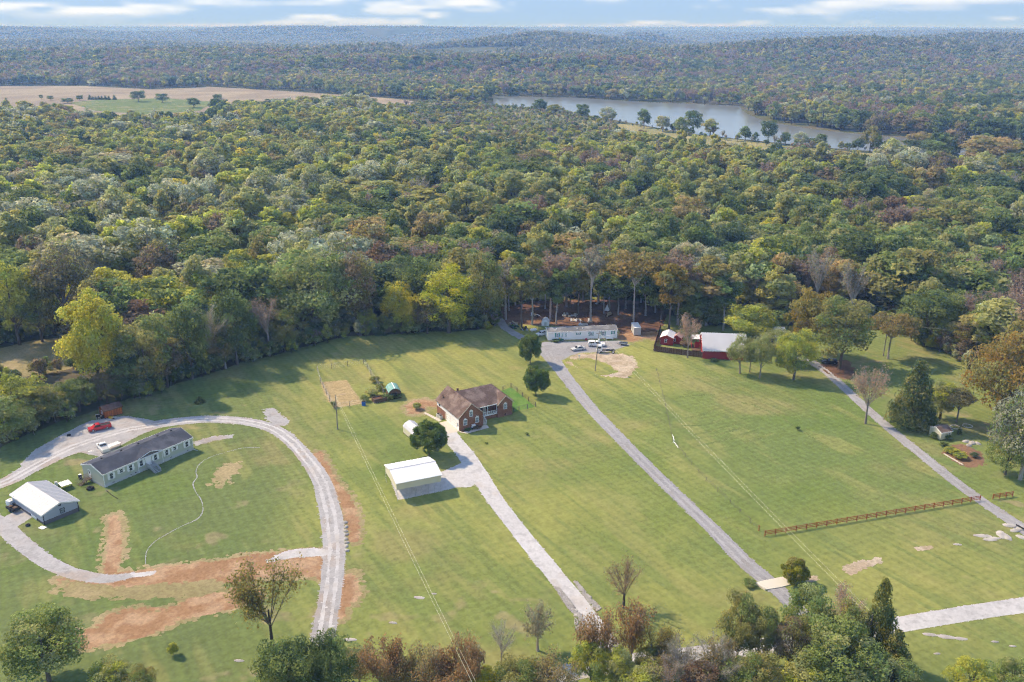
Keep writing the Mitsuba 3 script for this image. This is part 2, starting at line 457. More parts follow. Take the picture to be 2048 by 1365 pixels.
structure('lawn', flat(ragged(CLEARING, 1.5, 2.0, 1, 0.1), 0.004), 'mat_lawn')
structure('field', flat(ragged(LEFTFIELD, 1.5, 2.0, 2, 0.1), 0.008), 'mat_drygrass', label='dry brown grass field left among the trees')
structure('field', flat(FIELD, 0.05), 'mat_crop', label='wide tan harvested crop field in the distance')
structure('meadow', flat(ragged(FARGRASS, 3, 8, 3, 0.02), 0.10), 'mat_lawn', label='pale green grass in front of the tan field')
structure('meadow', flat(MEADOW, 0.05), 'mat_bankgrass', label='overgrown meadow on the near river bank')
structure('meadow', flat(ragged(Polygon([(-26.00,1226.22),(23.41,1195.27),(76.32,1110.90),(113.14,1004.01),(80.87,707.66),(-9.60,721.67),(-61.13,897.68),(-55.36,1079.06)]), 4, 8, 6, 0.02), 0.04), 'mat_bankgrass', label='scrubby flat ground left of the bank meadow')
structure('river', flat(ragged(RIVER, 3, 6, 4, 0.02), 0.12), 'mat_water')
structure('bare_soil', flat(ragged(YARD_DIRT, 1.5, 1.2, 5, 0.2), 0.012), 'mat_dirt', label='reddish brown bare soil under the tall trees')

# drives: (centre line, widths)


def drive(name, pts, w, mat, z, seed, label, amp=0.32, islands=0.6, extra=None, cut=None, tracks=None):
    g, c = smooth_line(pts, np.asarray(w, float) * 0.74)
    if extra is not None:
        g = unary_union([g, *extra])
    if cut is not None:
        g = g.difference(cut)
    g = g.simplify(0.05)
    if tracks:
        for sgn in (-1, 1):
            lc = LineString(c).simplify(0.2).offset_curve(sgn * 0.82)
            if not lc.is_empty:
                gg = lc.buffer(0.34, 3)
                structure('wheel_track', flat(ragged(gg if cut is None else gg.difference(cut), 0.22, 0.7, seed + 50, 0.25, 0.5), z + 0.006), tracks, label='worn paler wheel line on the ' + label)
    structure(name, flat(ragged(g, amp * 0.42, 0.7, seed, 0.25, islands * 1.0), z), mat, label=label)
    return g, c


loop_pts = [(-32.44,127.24),(-33.02,131.01),(-33.57,137.00),(-34.53,146.35),(-36.11,156.77),(-38.55,167.43),(-41.39,177.08),(-45.23,187.69),(-50.78,198.05),(-57.05,207.95),(-63.31,214.92),(-70.31,218.72),(-76.83,220.34),(-83.01,220.66),(-89.32,219.36),(-95.20,217.12),(-100.59,214.61),(-104.17,211.54),(-109.06,206.48),(-112.73,200.80),(-115.72,191.98),(-118.11,185.24),(-123.55,180.50)]
loop_w = [5.6, 5.6, 5.6, 5.8, 6.2, 6.4, 6.2, 5.6, 5.2, 5.2, 5.4, 5.8, 6.0, 6.2, 6.6, 7.0, 8.5, 11, 12, 10, 7, 6.5, 6.5]
yard_left = Polygon([(-117.29,210.33),(-113.68,219.69),(-105.59,222.97),(-97.76,220.34),(-92.30,216.49),(-96.76,210.93),(-99.56,203.61),(-100.95,198.05),(-107.74,200.80),(-111.75,196.17),(-114.81,190.19),(-119.20,194.06),(-119.67,202.19)])
drive('gravel_drive', loop_pts, loop_w, 'mat_gravel', 0.020, 11, 'pale gravel drive curving round the green house', 0.5, 1.2, [yard_left], tracks='mat_gravel_white')
drive('gravel_drive', [(-120.32,174.86),(-109.31,166.82),(-103.30,161.47),(-96.03,155.31),(-88.48,150.03),(-83.00,147.67),(-77.75,146.68),(-73.82,147.67)], [5, 5, 4.8, 4.6, 4.4, 4.2, 3.8, 2.6], 'mat_gravel', 0.024, 12, 'gravel track with clay edges below the grey garage', 0.4, 1.0,
      [Polygon([(-110.20,168.46),(-109.17,171.61),(-106.44,173.76),(-103.50,170.55),(-104.83,166.41),(-105.89,164.41)])])
drive('gravel_drive', [(-38.12,155.67),(-41.29,155.85),(-45.11,154.95),(-48.08,152.81)], [3.6, 4.4, 4.0, 1.6], 'mat_gravel_white', 0.024, 13, 'short pale gravel spur at the end of the clay track', 0.6, 2.0)
isl = Polygon([(-19.70,200.80),(-16.77,201.63),(-14.38,199.42),(-13.69,196.17),(-14.95,193.01),(-16.77,191.47),(-18.03,195.37)])
apron = Polygon([(-16.91,190.19),(-14.33,192.75),(-12.06,195.37),(-9.10,191.47),(-8.04,185.24),(-9.68,182.85),(-12.56,182.85),(-15.78,181.20),(-25.13,177.08),(-25.69,177.08),(-28.07,185.24),(-27.41,186.46)])
drive('gravel_drive', [(-17.21,213.37),(-14.87,207.36),(-11.97,200.80),(-9.57,194.06),(-6.52,185.24),(-3.81,177.08),(-0.21,168.05),(3.69,158.62),(7.88,148.85),(11.66,140.01),(14.34,133.38),(16.39,127.24)], [6.2, 6.0, 6.0, 6.0, 5.6, 5.2, 5.0, 5.0, 5.0, 5.0, 4.8, 5.4], 'mat_gravel_white', 0.020, 14, 'straight pale gravel drive up to the brick house', 0.3, 0.8,
      [apron], isl)
white_yard = Polygon([(6.34,280.69),(11.12,283.70),(36.52,284.72),(39.73,280.69),(35.66,277.24),(30.66,273.40),(22.14,272.92),(18.72,270.11),(16.58,266.44),(13.67,265.53),(9.09,271.98)])
drive('gravel_drive', [(11.56,272.92),(13.86,262.85),(17.32,247.32),(21.76,228.74),(26.40,213.37),(30.57,199.97),(34.75,186.95),(39.31,173.76),(43.01,162.83),(46.16,152.28),(48.63,146.68),(50.95,140.78),(52.32,135.24)], [7.5, 6.2, 5.2, 5.0, 4.8, 4.6, 4.6, 4.6, 4.6, 5.2, 5.2, 4.6, 5.0], 'mat_gravel_grey', 0.020, 15, 'long grey gravel drive running up to the white home', 0.4, 0.9, [white_yard], tracks='mat_gravel_worn')
drive('gravel_drive', [(91.32,270.11),(94.94,263.74),(96.75,256.36),(97.53,246.14),(98.15,234.78),(99.06,222.30),(100.31,209.43),(101.81,198.05),(103.19,186.46),(104.99,177.08),(107.18,168.46),(108.99,160.13)], [6.5, 5.2, 4.6, 4.2, 4.0, 4.0, 4.0, 4.2, 4.2, 4.2, 4.4, 5.0], 'mat_gravel_grey', 0.020, 16, 'narrow grey gravel drive along the right edge of the lawn', 0.3, 0.7, tracks='mat_gravel_worn')
drive('road', [(121.52,145.04),(105.16,141.55),(93.98,138.49),(82.92,136.12),(70.84,133.24),(59.17,130.46),(46.08,127.51),(31.81,124.91),(18.85,122.64),(4.55,118.53),(-13.32,109.65)], 5.4, 'mat_gravel_white', 0.016, 17, 'pale country road crossing behind the near trees', 0.22, 0.3)
drive('dirt_track', [(-4.35,307.68),(-2.47,299.11),(1.04,292.02),(6.39,283.19)], [4, 4.2, 4.4, 5], 'mat_gravel_grey', 0.018, 18, 'dark gravel track leading into the woods', 0.6, 0.8)
# tyre-worn wheel lines on the drives lie in the gravel as paler bands: left to the gravel material

PATCHES = [
    ("dirt_patch", [(-86.72,146.35),(-78.17,147.67),(-70.73,149.69),(-59.78,152.11),(-48.72,155.31),(-42.80,155.85),(-38.29,153.52),(-36.20,148.01),(-44.92,148.01),(-52.18,146.35),(-59.59,145.53),(-65.86,144.40),(-73.06,143.44),(-79.81,143.76)], 'mat_clay', 0.012, 1.0, 'bare clay track across the bottom of the lot'),
    ("dirt_patch", [(-78.11,129.24),(-72.60,131.56),(-72.86,135.24),(-69.06,137.00),(-63.04,136.70),(-59.62,140.01),(-54.64,141.86),(-49.81,144.72),(-47.07,141.55),(-49.93,138.49),(-54.72,136.26),(-60.29,134.09),(-62.26,131.01),(-66.97,128.57),(-73.00,126.59)], 'mat_clay', 0.012, 1.0, 'long scraped clay patch on the lower lawn'),
    ("dirt_patch", [(-87.20,145.37),(-77.92,143.76),(-68.58,144.08),(-56.77,145.69),(-55.03,143.12),(-64.59,140.93),(-72.71,140.31),(-81.48,141.24)], 'mat_drygrass', 0.0115, 1.6, 'thin worn grass below the clay track'),
    ("dirt_patch", [(-86.96,169.50),(-86.10,170.55),(-82.69,164.41),(-79.52,156.77),(-77.02,148.85),(-78.94,148.34),(-81.28,154.95),(-83.96,162.44)], 'mat_clay', 0.012, 0.5, 'narrow clay strip running down the green lot'),
    ("dirt_patch", [(-41.00,185.24),(-38.07,180.50),(-35.30,174.86),(-32.65,165.41),(-32.11,159.56),(-33.16,160.90),(-35.30,168.46),(-37.74,174.86),(-41.48,182.85),(-49.47,199.42),(-47.89,200.80)], 'mat_clay', 0.012, 0.7, 'red clay verge beside the curved drive'),
    ("dirt_patch", [(-33.11,148.01),(-31.03,148.34),(-28.76,141.55),(-29.31,139.25),(-30.60,138.19),(-31.13,134.09),(-31.75,135.53),(-32.50,141.55)], 'mat_clay', 0.013, 0.7, 'red clay strip beside the lower gravel drive'),
    ("dirt_patch", [(-70.51,190.19),(-68.93,194.06),(-66.52,195.37),(-65.98,190.19),(-66.85,185.97),(-67.52,182.85)], 'mat_drygrass', 0.012, 1.4, 'bare oval patch in the green lawn'),
    ("dirt_patch", [(-37.43,156.77),(-40.98,156.77),(-42.60,154.95),(-36.84,146.35),(-35.72,148.01)], 'mat_clay', 0.013, 0.8, None),
    ("gravel_patch", [(-81.51,206.19),(-78.17,209.73),(-72.70,210.93),(-72.56,209.13),(-76.78,207.36),(-80.04,204.46)], 'mat_gravel', 0.014, 0.5, 'short pale gravel path beside the green house'),
    ("gravel_patch", [(-68.73,227.01),(-66.72,228.39),(-60.07,219.69),(-60.38,216.49),(-63.87,217.12),(-66.78,221.64)], 'mat_gravel', 0.014, 0.5, 'pale gravel spill beside the curved drive'),
    ("gravel_patch", [(-73.61,148.34),(-69.56,149.18),(-69.60,148.01),(-72.66,147.17)], 'mat_gravel_white', 0.022, 0.3, 'small pale gravel patch on the clay track'),
    ("sand_patch", [(20.39,271.04),(31.91,272.92),(38.40,270.11),(38.66,259.79),(34.22,251.36),(27.53,252.59),(21.11,258.49),(17.48,262.85)], 'mat_sand', 0.012, 1.2, 'bare sandy ground in front of the white home'),
    ("sand_patch", [(37.35,292.02),(49.78,294.17),(48.84,285.74),(45.40,287.81),(40.11,283.70),(36.07,286.77)], 'mat_clay', 0.014, 0.6, 'orange bare clay round the cargo box'),
    ("sand_patch", [(65.37,150.55),(69.14,152.81),(73.73,153.87),(72.84,152.11),(69.23,150.38),(65.63,148.01),(64.77,148.85)], 'mat_sand', 0.012, 0.5, 'long bare patch in the mown grass by the rail fence'),
    ("sand_patch", [(82.07,157.51),(85.66,158.25),(85.29,156.95),(82.21,156.40)], 'mat_sand', 0.012, 0.3, 'small bare patch right of the long bare patch'),
    ("sand_patch", [(56.76,147.50),(58.75,147.67),(58.90,146.35),(57.05,145.37),(56.30,146.02)], 'mat_sand', 0.012, 0.3, 'bare patch beside the round bush'),
    ("sand_patch", [(-29.69,229.79),(-27.81,233.33),(-24.76,234.05),(-21.45,231.90),(-20.95,229.09),(-24.36,229.79),(-24.39,227.01),(-25.51,224.30),(-27.97,224.30)], 'mat_clay', 0.012, 0.3, 'pinkish bare path round the flower bed'),
    ("sand_patch", [(106.95,264.19),(106.16,266.44),(99.38,262.85),(96.73,261.97),(96.17,255.51),(100.14,249.33),(104.93,253.42)], 'mat_dirt', 0.012, 0.8, 'bare ground beneath the large olive tree'),
    ("sand_patch", [(107.37,200.80),(111.57,204.46),(115.01,205.04),(116.72,200.80),(114.36,194.06),(109.73,192.75),(107.96,196.71)], 'mat_dirt', 0.012, 0.8, 'bare garden bed by the cream shed'),
    ("garden_straw", [(-57.03,247.32),(-49.85,248.92),(-44.12,235.87),(-42.23,231.19),(-49.59,228.39),(-53.94,237.72)], 'mat_straw', 0.012, 0.25, 'straw mulched garden plot inside the wire fence'),
    ("wild_grass", [(18.49,266.44),(24.21,268.26),(30.08,262.85),(32.41,255.51),(26.77,252.59),(20.98,256.78)], 'mat_lawn', 0.016, 0.8, None),
]
for k, (nm, pl, mt, z, amp, lb) in enumerate(PATCHES):
    if mt == 'mat_clay':
        structure('worn_grass', flat(ragged(Polygon(pl).buffer(0).buffer(1.1), 1.3, 0.6, 240 + k, 0.4, 3.5), z - 0.003), 'mat_drygrass', label='thin worn grass fringing the bare clay')
    structure(nm, flat(ragged(Polygon(pl).buffer(0), amp, 0.5, 40 + k, 0.45, 4.5 if mt == 'mat_clay' else 2.2), z + 0.0005 * k), mt, label=lb)
MP('tallgrass', dirt_fn((0.130, 0.172, 0.052), (0.178, 0.205, 0.066), 11.0, 0.3))
for k, (pl, w) in enumerate((([(45.76,220.99),(50.61,222.97),(56.26,227.01)], 0.9), ([(44.69,216.49),(51.47,217.12),(58.57,221.97)], 0.7), ([(44.63,210.33),(51.89,212.76),(62.09,219.69)], 0.8), ([(45.10,207.95),(54.24,211.54),(63.47,217.12)], 0.6), ([(46.98,204.46),(54.73,207.95),(63.84,213.37)], 0.8),
                             ([(59.58,206.77),(62.44,207.95),(67.93,211.54)], 1.1), ([(64.64,231.90),(68.05,229.79),(72.93,222.30),(75.37,214.61),(77.33,210.33),(79.31,200.80)], 0.35), ([(44.25,234.05),(51.20,236.98),(58.55,237.72)], 0.35))):
    g, c = smooth_line(pl, w)
    structure('grass_strip', flat(ragged(g, 0.35, 0.7, 120 + k, 0.3, 1.0), 0.010), 'mat_tallgrass', label='faint darker grass line on the right lawn')
structure('lawn', flat(ragged(BACKGRASS, 1.0, 1.0, 81, 0.2), 0.016), 'mat_lawn', label='sunlit grass behind the tall trees')
structure('lawn', flat(ragged(Polygon([(26.11,333.52),(28.36,345.41),(43.21,346.86),(40.45,332.84)]), 1.0, 1.0, 82, 0.2), 0.016), 'mat_lawn', label='strip of grass far behind the white home')
MP('lush', dirt_fn((0.095, 0.200, 0.040), (0.140, 0.240, 0.055), 6.0))
structure('lawn', flat(ragged(Polygon([(-3.06,240.72),(-0.29,243.40),(6.56,229.09),(1.93,226.33),(0.27,224.97),(-1.40,230.49)]), 0.1, 0.5, 71), 0.016), 'mat_lush', label='bright green fenced yard behind the brick house')
structure('lawn', flat(ragged(Polygon([(-18.19,200.52),(-16.75,201.35),(-14.61,199.14),(-13.94,196.17),(-15.21,193.27),(-16.67,191.72),(-18.03,195.37)]), 0.15, 0.5, 72), 0.010), 'mat_lawn', label='grass island inside the drive of the brick house')
# stone edging line snaking over the green lot
g, c = smooth_line([(-63.52,203.32),(-67.31,203.32),(-71.04,201.08),(-74.45,198.05),(-75.83,194.06),(-75.27,190.19),(-74.20,187.69),(-74.07,184.52),(-72.03,180.50),(-69.77,177.08),(-67.88,172.68),(-67.83,168.87),(-70.06,166.01),(-72.10,162.83),(-73.68,159.56),(-73.80,155.85),(-72.28,151.41)], 0.19, 14)
structure('gravel_line', flat(ragged(g, 0.10, 0.5, 73), 0.018), 'mat_gravel_grey', label='thin pale gravel line winding across the lawn')

# ------------------------------------------------------------------ buildings
M('white', (0.82, 0.82, 0.81), 0.6)
M('trim', (0.84, 0.84, 0.83), 0.5)
M('glass', (0.035, 0.045, 0.055), 0.12, 0.6)
M('glass_pale', (0.22, 0.26, 0.30), 0.2, 0.6)
M('sage', (0.46, 0.48, 0.385), 0.7)
M('skirting', (0.50, 0.50, 0.47), 0.8)
M('grey_siding', (0.36, 0.385, 0.44), 0.6)
M('dark_band', (0.145, 0.13, 0.135), 0.7)
M('cream', (0.63, 0.595, 0.46), 0.6)
M('red_siding', (0.32, 0.032, 0.032), 0.65)
M('red_bright', (0.48, 0.07, 0.04), 0.65)
M('teal', (0.05, 0.26, 0.24), 0.6)
M('green_roof', (0.25, 0.46, 0.42), 0.45)
M('brown_wood', (0.13, 0.085, 0.055), 0.85)
M('pale_wood', (0.42, 0.33, 0.23), 0.85)
M('red_rail', (0.30, 0.085, 0.035), 0.75)
M('concrete', (0.58, 0.52, 0.44), 0.9)
M('dark', (0.03, 0.03, 0.032), 0.8)
M('steel', (0.42, 0.43, 0.44), 0.5, 0.4)
M('post', (0.16, 0.14, 0.115), 0.85)
M('pole_wood', (0.27, 0.235, 0.20), 0.9)
M('pink_roof', (0.50, 0.30, 0.26), 0.6)
M('box_grey', (0.50, 0.51, 0.49), 0.6)
M('blue_plastic', (0.03, 0.12, 0.42), 0.4)
M('tyre', (0.025, 0.025, 0.026), 0.85)
M('tan', (0.50, 0.40, 0.28), 0.75)
M('beige', (0.60, 0.55, 0.46), 0.7)
M('yellow', (0.60, 0.40, 0.04), 0.6)
M('tarp', (0.45, 0.46, 0.42), 0.8)
M('machine_green', (0.02, 0.12, 0.05), 0.5)


def mat(n):
    return 'mat_' + n


class House:
    """a gabled building: x along the ridge, y across; prof = roof line from y=0 to y=W as (y, z)"""

    def __init__(s, key, fr, Ln, W, prof, wall, roof, ov=0.35, ovx=0.3, th=0.14, base=0.0, ribs=0, trim=None, open_=False):
        s.key, s.fr, s.L, s.W, s.prof = key, fr, Ln, W, prof
        if not open_:
            part(key, 'wall', prism([(0, base), *prof, (W, base)], 0, Ln), mat(wall), fr)
        p = np.array(prof, float)
        a = p[0] - (p[1] - p[0]) / np.linalg.norm(p[1] - p[0]) * ov
        b = p[-1] + (p[-1] - p[-2]) / np.linalg.norm(p[-1] - p[-2]) * ov
        line = np.vstack([a, p[1:-1], b])
        up = line + [0, th]
        s.roof = part(key, 'roof', prism([*map(tuple, line + [0, 0.012]), *map(tuple, up[::-1])], -ovx, Ln + ovx), mat(roof), fr)
        if ribs:
            ms = []
            for x in np.arange(-ovx + 0.02, Ln + ovx, ribs):
                ms.append(prism([*map(tuple, up + [0, -0.02]), *map(tuple, (up + [0, 0.045])[::-1])], x, x + 0.05))
            part(s.roof, 'seams', cat(ms), mat(roof), fr)
            labels[s.roof + '__seams'] = {'kind': 'stuff'}
        if trim:
            ms = []
            for x0, x1 in ((-ovx - 0.04, -ovx - 0.003), (Ln + ovx + 0.003, Ln + ovx + 0.04)):
                ms.append(prism([*map(tuple, line + [0, -0.12]), *map(tuple, (up + [0, 0.01])[::-1])], x0, x1))
            for q, sg in ((line[0], -1), (line[-1], 1)):
                y0, y1 = sorted((q[0] + sg * 0.003, q[0] + sg * 0.06))
                ms.append(box(-ovx - 0.04, Ln + ovx + 0.04, y0, y1, q[1] - 0.14, q[1] + th))
            part(key, 'fascia', cat(ms), mat(trim), fr)

    def face(s, f, u0, u1, z0, z1, d0, d1):
        if f == 'front':
            return box(u0, u1, -d1, -d0, z0, z1)
        if f == 'back':
            return box(u0, u1, s.W + d0, s.W + d1, z0, z1)
        if f == 'left':
            return box(-d1, -d0, u0, u1, z0, z1)
        return box(s.L + d0, s.L + d1, u0, u1, z0, z1)

    def att(s, name, f, u0, u1, z0, z1, m, d0=0.0, d1=0.06, parent=None, **k):
        return part(parent or s.key, name, s.face(f, u0, u1, z0, z1, d0 - 0.02, d1), mat(m), s.fr)

    def window(s, f, u, z, w, h, frame='trim', glass='glass', shutter=None, sw=0.45, cross=True):
        t = 0.11
        ms = [s.face(f, u - w / 2 - t, u + w / 2 + t, z - h / 2 - t, z - h / 2, -0.02, 0.07), s.face(f, u - w / 2 - t, u + w / 2 + t, z + h / 2, z + h / 2 + t, -0.02, 0.07),
              s.face(f, u - w / 2 - t, u - w / 2, z - h / 2, z + h / 2, -0.02, 0.066), s.face(f, u + w / 2, u + w / 2 + t, z - h / 2, z + h / 2, -0.02, 0.066)]
        if cross:
            ms.append(s.face(f, u - w / 2, u + w / 2, z - 0.035, z + 0.035, 0.012, 0.05))
        win = part(s.key, 'window', cat(ms), mat(frame), s.fr)
        if cross:
            part(win, 'pane', s.face(f, u - w / 2, u + w / 2, z - h / 2, z - 0.035, -0.02, 0.02), mat(glass), s.fr)
            part(win, 'pane', s.face(f, u - w / 2, u + w / 2, z + 0.035, z + h / 2, -0.02, 0.024), mat(glass), s.fr)
        else:
            part(win, 'pane', s.face(f, u - w / 2, u + w / 2, z - h / 2, z + h / 2, -0.02, 0.02), mat(glass), s.fr)
        if shutter:
            for a in (u - w / 2 - t - 0.01 - sw, u + w / 2 + t + 0.01):
                part(s.key, 'shutter', s.face(f, a, a + sw, z - h / 2 - t, z + h / 2 + t, -0.02, 0.055), mat(shutter), s.fr)
        return win

    def door(s, f, u, z0, w, h, m='white', glass=None):
        d = part(s.key, 'door', s.face(f, u - w / 2, u + w / 2, z0, z0 + h, -0.02, 0.05), mat(m), s.fr)
        if glass:
            part(d, 'pane', s.face(f, u - w * 0.22, u + w * 0.22, z0 + h * 0.52, z0 + h * 0.88, 0.03, 0.06), mat(glass), s.fr)
        return d


def steps(key, fr, x0, x1, y0, y1, z0, z1, n, m, rail=None, axis_y=True, name='step'):
    """stairs falling from z1 at y0 to z0 at y1 (y1 may be smaller)"""
    for k in range(n):
        a, b = y0 + (y1 - y0) * k / n, y0 + (y1 - y0) * (k + 1) / n
        z = z1 - (z1 - z0) * (k + 0.5) / n
        part(key, name, box(x0, x1, min(a, b), max(a, b) - 0.004, z - 0.05, z), mat(m), fr)


# --- grey metal garage
gar = thing('garage', 'grey metal garage with a pale gabled roof and dark wainscot at the left edge', 'garage')
fr = Frame((-110.98, 174.97), math.radians(-38.2))
h = House(gar, fr, 14.46, 8.0, [(0.3, 2.55), (4.0, 3.75), (7.7, 2.55)], 'grey_siding', 'metal_grey', ov=0.45, ovx=0.15, base=0.9, ribs=0.9, trim='trim')
part(gar, 'wainscot', cat([box(-0.02, 14.48, 0.28, 7.72, 0, 0.93)]), mat('dark_band'), fr)
for f_, u_, w_ in (('front', 7.7, 2.9),):
    h.W = 7.7
    d = part(gar, 'roller_door', box(8.6, 11.2, 0.2, 0.32, 0, 2.4), mat('white'), fr)
    labels[d] = {'label': 'white roller door'}
part(gar, 'door_post', box(8.38, 8.55, 0.15, 0.32, 0, 2.5), mat('dark'), fr)
part(gar, 'door_post', box(11.25, 11.42, 0.15, 0.32, 0, 2.5), mat('dark'), fr)
part(gar, 'corner_trim', box(14.40, 14.52, 0.2, 0.34, 0, 2.5), mat('dark'), fr)
part(gar, 'corner_trim', box(14.40, 14.52, 7.66, 7.8, 0, 2.5), mat('dark'), fr)
h.window('right', 4.3, 1.75, 0.8, 0.9, 'dark', 'glass_pale')
part(gar, 'roof_vent', box(14.45, 14.53, 3.7, 4.3, 3.05, 3.3), mat('dark'), fr)

# --- green double-wide home
hom = thing('manufactured_home', 'long sage green home with charcoal shingle roof and white shutters', 'house')
fr = Frame((-93.74,182.61), math.radians(54.9))
Lh, Wh = 24.0, 8.6
h = House(hom, fr, Lh, Wh, [(0, 3.45), (4.3, 4.75), (8.6, 3.45)], 'sage', 'shingle_dark', ov=0.3, ovx=0.15, base=0.75, trim='trim')
part(hom, 'skirting', box(-0.02, Lh + 0.02, -0.03, Wh + 0.03, 0, 0.78), mat('skirting'), fr)
for i, fx in enumerate((.083, .188, .289, .404, .563, .693, .788, .931)):
    big = i not in (1, 6)
    h.window('front', fx * Lh, 2.2 if big else 2.45, 0.75, 1.35 if big else 0.85, 'trim', 'glass', 'white', 0.42)
for fx in (0.06, 0.25, 0.30, 0.70, 0.90):
    part(hom, 'foundation_vent', box(fx * Lh + 0.6, fx * Lh + 1.0, -0.06, -0.02, 0.45, 0.62), mat('dark'), fr)
for u in (0.02, 0.365 * Lh, 0.638 * Lh, Lh - 0.12):
    part(hom, 'downspout', box(u, u + 0.11, -0.12, -0.02, 0.15, 3.4), mat('trim'), fr)
part(hom, 'downspout', tube([(Lh - 0.06, -0.1, 0.2), (Lh + 0.1, -0.9, 0.08), (Lh + 0.2, -1.3, 0.06)], 0.06, 6), mat('trim'), fr)
d = h.door('front', 0.483 * Lh, 0.95, 1.3, 2.1, 'white', None)
part(d, 'frame', cat([box(10.83, 10.92, -0.07, 0, 0.95, 3.15), box(12.26, 12.35, -0.07, 0, 0.95, 3.15)]), mat('trim'), fr)
# low porch gable in the middle of the long side
a, b, pz = 0.362 * Lh, 0.642 * Lh, 4.32
mid = (a + b) / 2
porch = part(hom, 'porch_gable', prism_y([(a, 3.30), (mid, pz), (b, 3.30)], -0.34, 0.1), mat('dark_band'), fr)
rv = [(a - 0.1, -0.5, 3.60), (mid, -0.5, pz + 0.24), (b + 0.1, -0.5, 3.60), (a - 0.1, 0.2, 3.62), (mid, 3.0, pz + 0.26), (b + 0.1, 0.2, 3.62)]
part(porch, 'roof', (np.array(rv), np.array([[0, 1, 4], [0, 4, 3], [1, 2, 5], [1, 5, 4]])), mat('shingle_dark'), fr)
part(porch, 'fascia', cat([tube([(a - 0.1, -0.5, 3.55), (mid, -0.5, pz + 0.18)], 0.08, 4), tube([(mid, -0.5, pz + 0.18), (b + 0.1, -0.5, 3.55)], 0.08, 4), tube([(a - 0.1, -0.42, 3.40), (b + 0.1, -0.42, 3.40)], 0.08, 4)]), mat('trim'), fr)
for fx in (0.12, 0.33, 0.52, 0.74, 0.9):
    part(h.roof, 'roof_vent', box(fx * Lh, fx * Lh + 0.35, 4.9, 5.2, 4.62, 4.95), mat('dark'), fr)
stl = part(hom, 'stairs', cat([box(10.75, 12.45, -1.3, -0.06, 0.78, 0.92)]), mat('steel'), fr)
for k in range(5):
    part(stl, 'step', box(10.85, 12.35, -1.3 - 0.42 * (k + 1), -1.3 - 0.42 * k - 0.01, 0.78 - 0.16 * (k + 1), 0.84 - 0.16 * (k + 1)), mat('steel'), fr)
for x in (10.75, 12.40):
    part(stl, 'railing', cat([prism([(-3.4, 0.0), (-3.4, 0.9), (-1.3, 1.85), (-0.06, 1.85), (-0.06, 0.9), (-1.3, 0.9)], x, x + 0.06), box(x - 0.02, x + 0.08, -3.45, -3.37, 0, 1.0)]), mat('steel'), fr)
h.door('left', 5.6, 0.95, 0.95, 2.05, 'white', 'glass')
dk = part(hom, 'deck_stairs', cat([box(-1.5, -0.06, 4.9, 6.4, 0.82, 0.95), *[box(-1.45 + 1.3 * i, -1.3 + 1.3 * i, y, y + 0.12, 0, 0.82) for i in (0, 1) for y in (4.95, 6.2)]]), mat('brown_wood'), fr)
for k in range(5):
    part(dk, 'step', box(-1.5 - 0.34 * (k + 1), -1.5 - 0.34 * k - 0.01, 4.95, 6.35, 0.78 - 0.17 * (k + 1), 0.84 - 0.17 * (k + 1)), mat('brown_wood'), fr)
for y in (4.86, 6.36):
    rl = part(dk, 'railing', cat([tube([(-0.1, y, 1.85), (-1.5, y, 1.85), (-3.2, y, 0.95)], 0.055, 4), tube([(-0.1, y, 1.1), (-1.5, y, 1.1), (-3.2, y, 0.2)], 0.045, 4)]), mat('pale_wood'), fr)
    for k in range(12):
        x = -0.2 - k * 0.27
        zz = max(0, -x - 1.5) * 0.53
        part(rl, 'baluster', box(x, x + 0.07, y - 0.02, y + 0.02, 1.1 - zz, 1.85 - zz), mat('pale_wood'), fr)

# --- cream carport
cp = thing('carport', 'open cream metal carport with white roof on thin posts', 'carport')
fr = Frame((-25.64,176.29), math.radians(23.0))
prof = [(0.25, 4.45), (4.9, 5.55), (9.55, 4.45)]
h = House(cp, fr, 10.5, 9.8, prof, 'cream', 'metal_bright', ov=0.35, ovx=0.2, th=0.12, ribs=0.9, open_=True)
part(cp, 'front_panel', box(0.05, 10.45, 0.22, 0.27, 2.75, 4.40), mat('cream'), fr)
part(cp, 'back_panel', box(0.05, 10.45, 9.53, 9.58, 2.75, 4.40), mat('cream'), fr)
part(cp, 'side_panel', prism([(0.28, 2.75), (0.28, 4.42), (4.9, 5.5), (9.52, 4.42), (9.52, 2.75)], 0.06, 0.10), mat('cream'), fr)
part(cp, 'ridge_cap', box(-0.22, 10.72, 4.72, 5.08, 5.645, 5.72), mat('metal_white'), fr)
for y in (0.26, 9.5):
    for x in (0.08, 3.0, 4.4, 5.9, 7.4, 8.9, 10.4):
        part(cp, 'post', box(x - 0.035, x + 0.035, y - 0.035, y + 0.035, 0, 4.4), mat('steel'), fr)
for x in (0.08, 3.5, 7.0, 10.4):
    part(cp, 'rafter', cat([tube([(x, 0.3, 4.38), (x, 4.9, 5.45)], 0.04, 4), tube([(x, 4.9, 5.45), (x, 9.5, 4.38)], 0.04, 4)]), mat('steel'), fr)

# --- brick house
bh = thing('brick_house', 'red brick house with brown shingle roof, front porch and white garage side', 'house')
fr = Frame((-13.79,213.12), math.radians(29.5))
W1, D1 = 7.0, 13.8
zr = 7.15
part(bh, 'wall', cat([prism_y([(0, 0), (0, 3.95), (3.5, zr - 0.05), (7, 3.95), (7, 0)], 0, D1)]), mat('brick'), fr)
th = 0.16
s_ = (zr - 3.95) / 3.5


def gable_roof_y(x0, x1, ze, zt, y0, y1, ov, th_=0.16):
    m = (x0 + x1) / 2
    sl = (zt - ze) / (m - x0)
    lo = [(x0 - ov, ze - ov * sl), (m, zt), (x1 + ov, ze - ov * sl)]
    return prism_y([*[(a_, b_ + 0.012) for a_, b_ in lo], *[(a_, b_ + th_) for a_, b_ in lo[::-1]]], y0, y1)


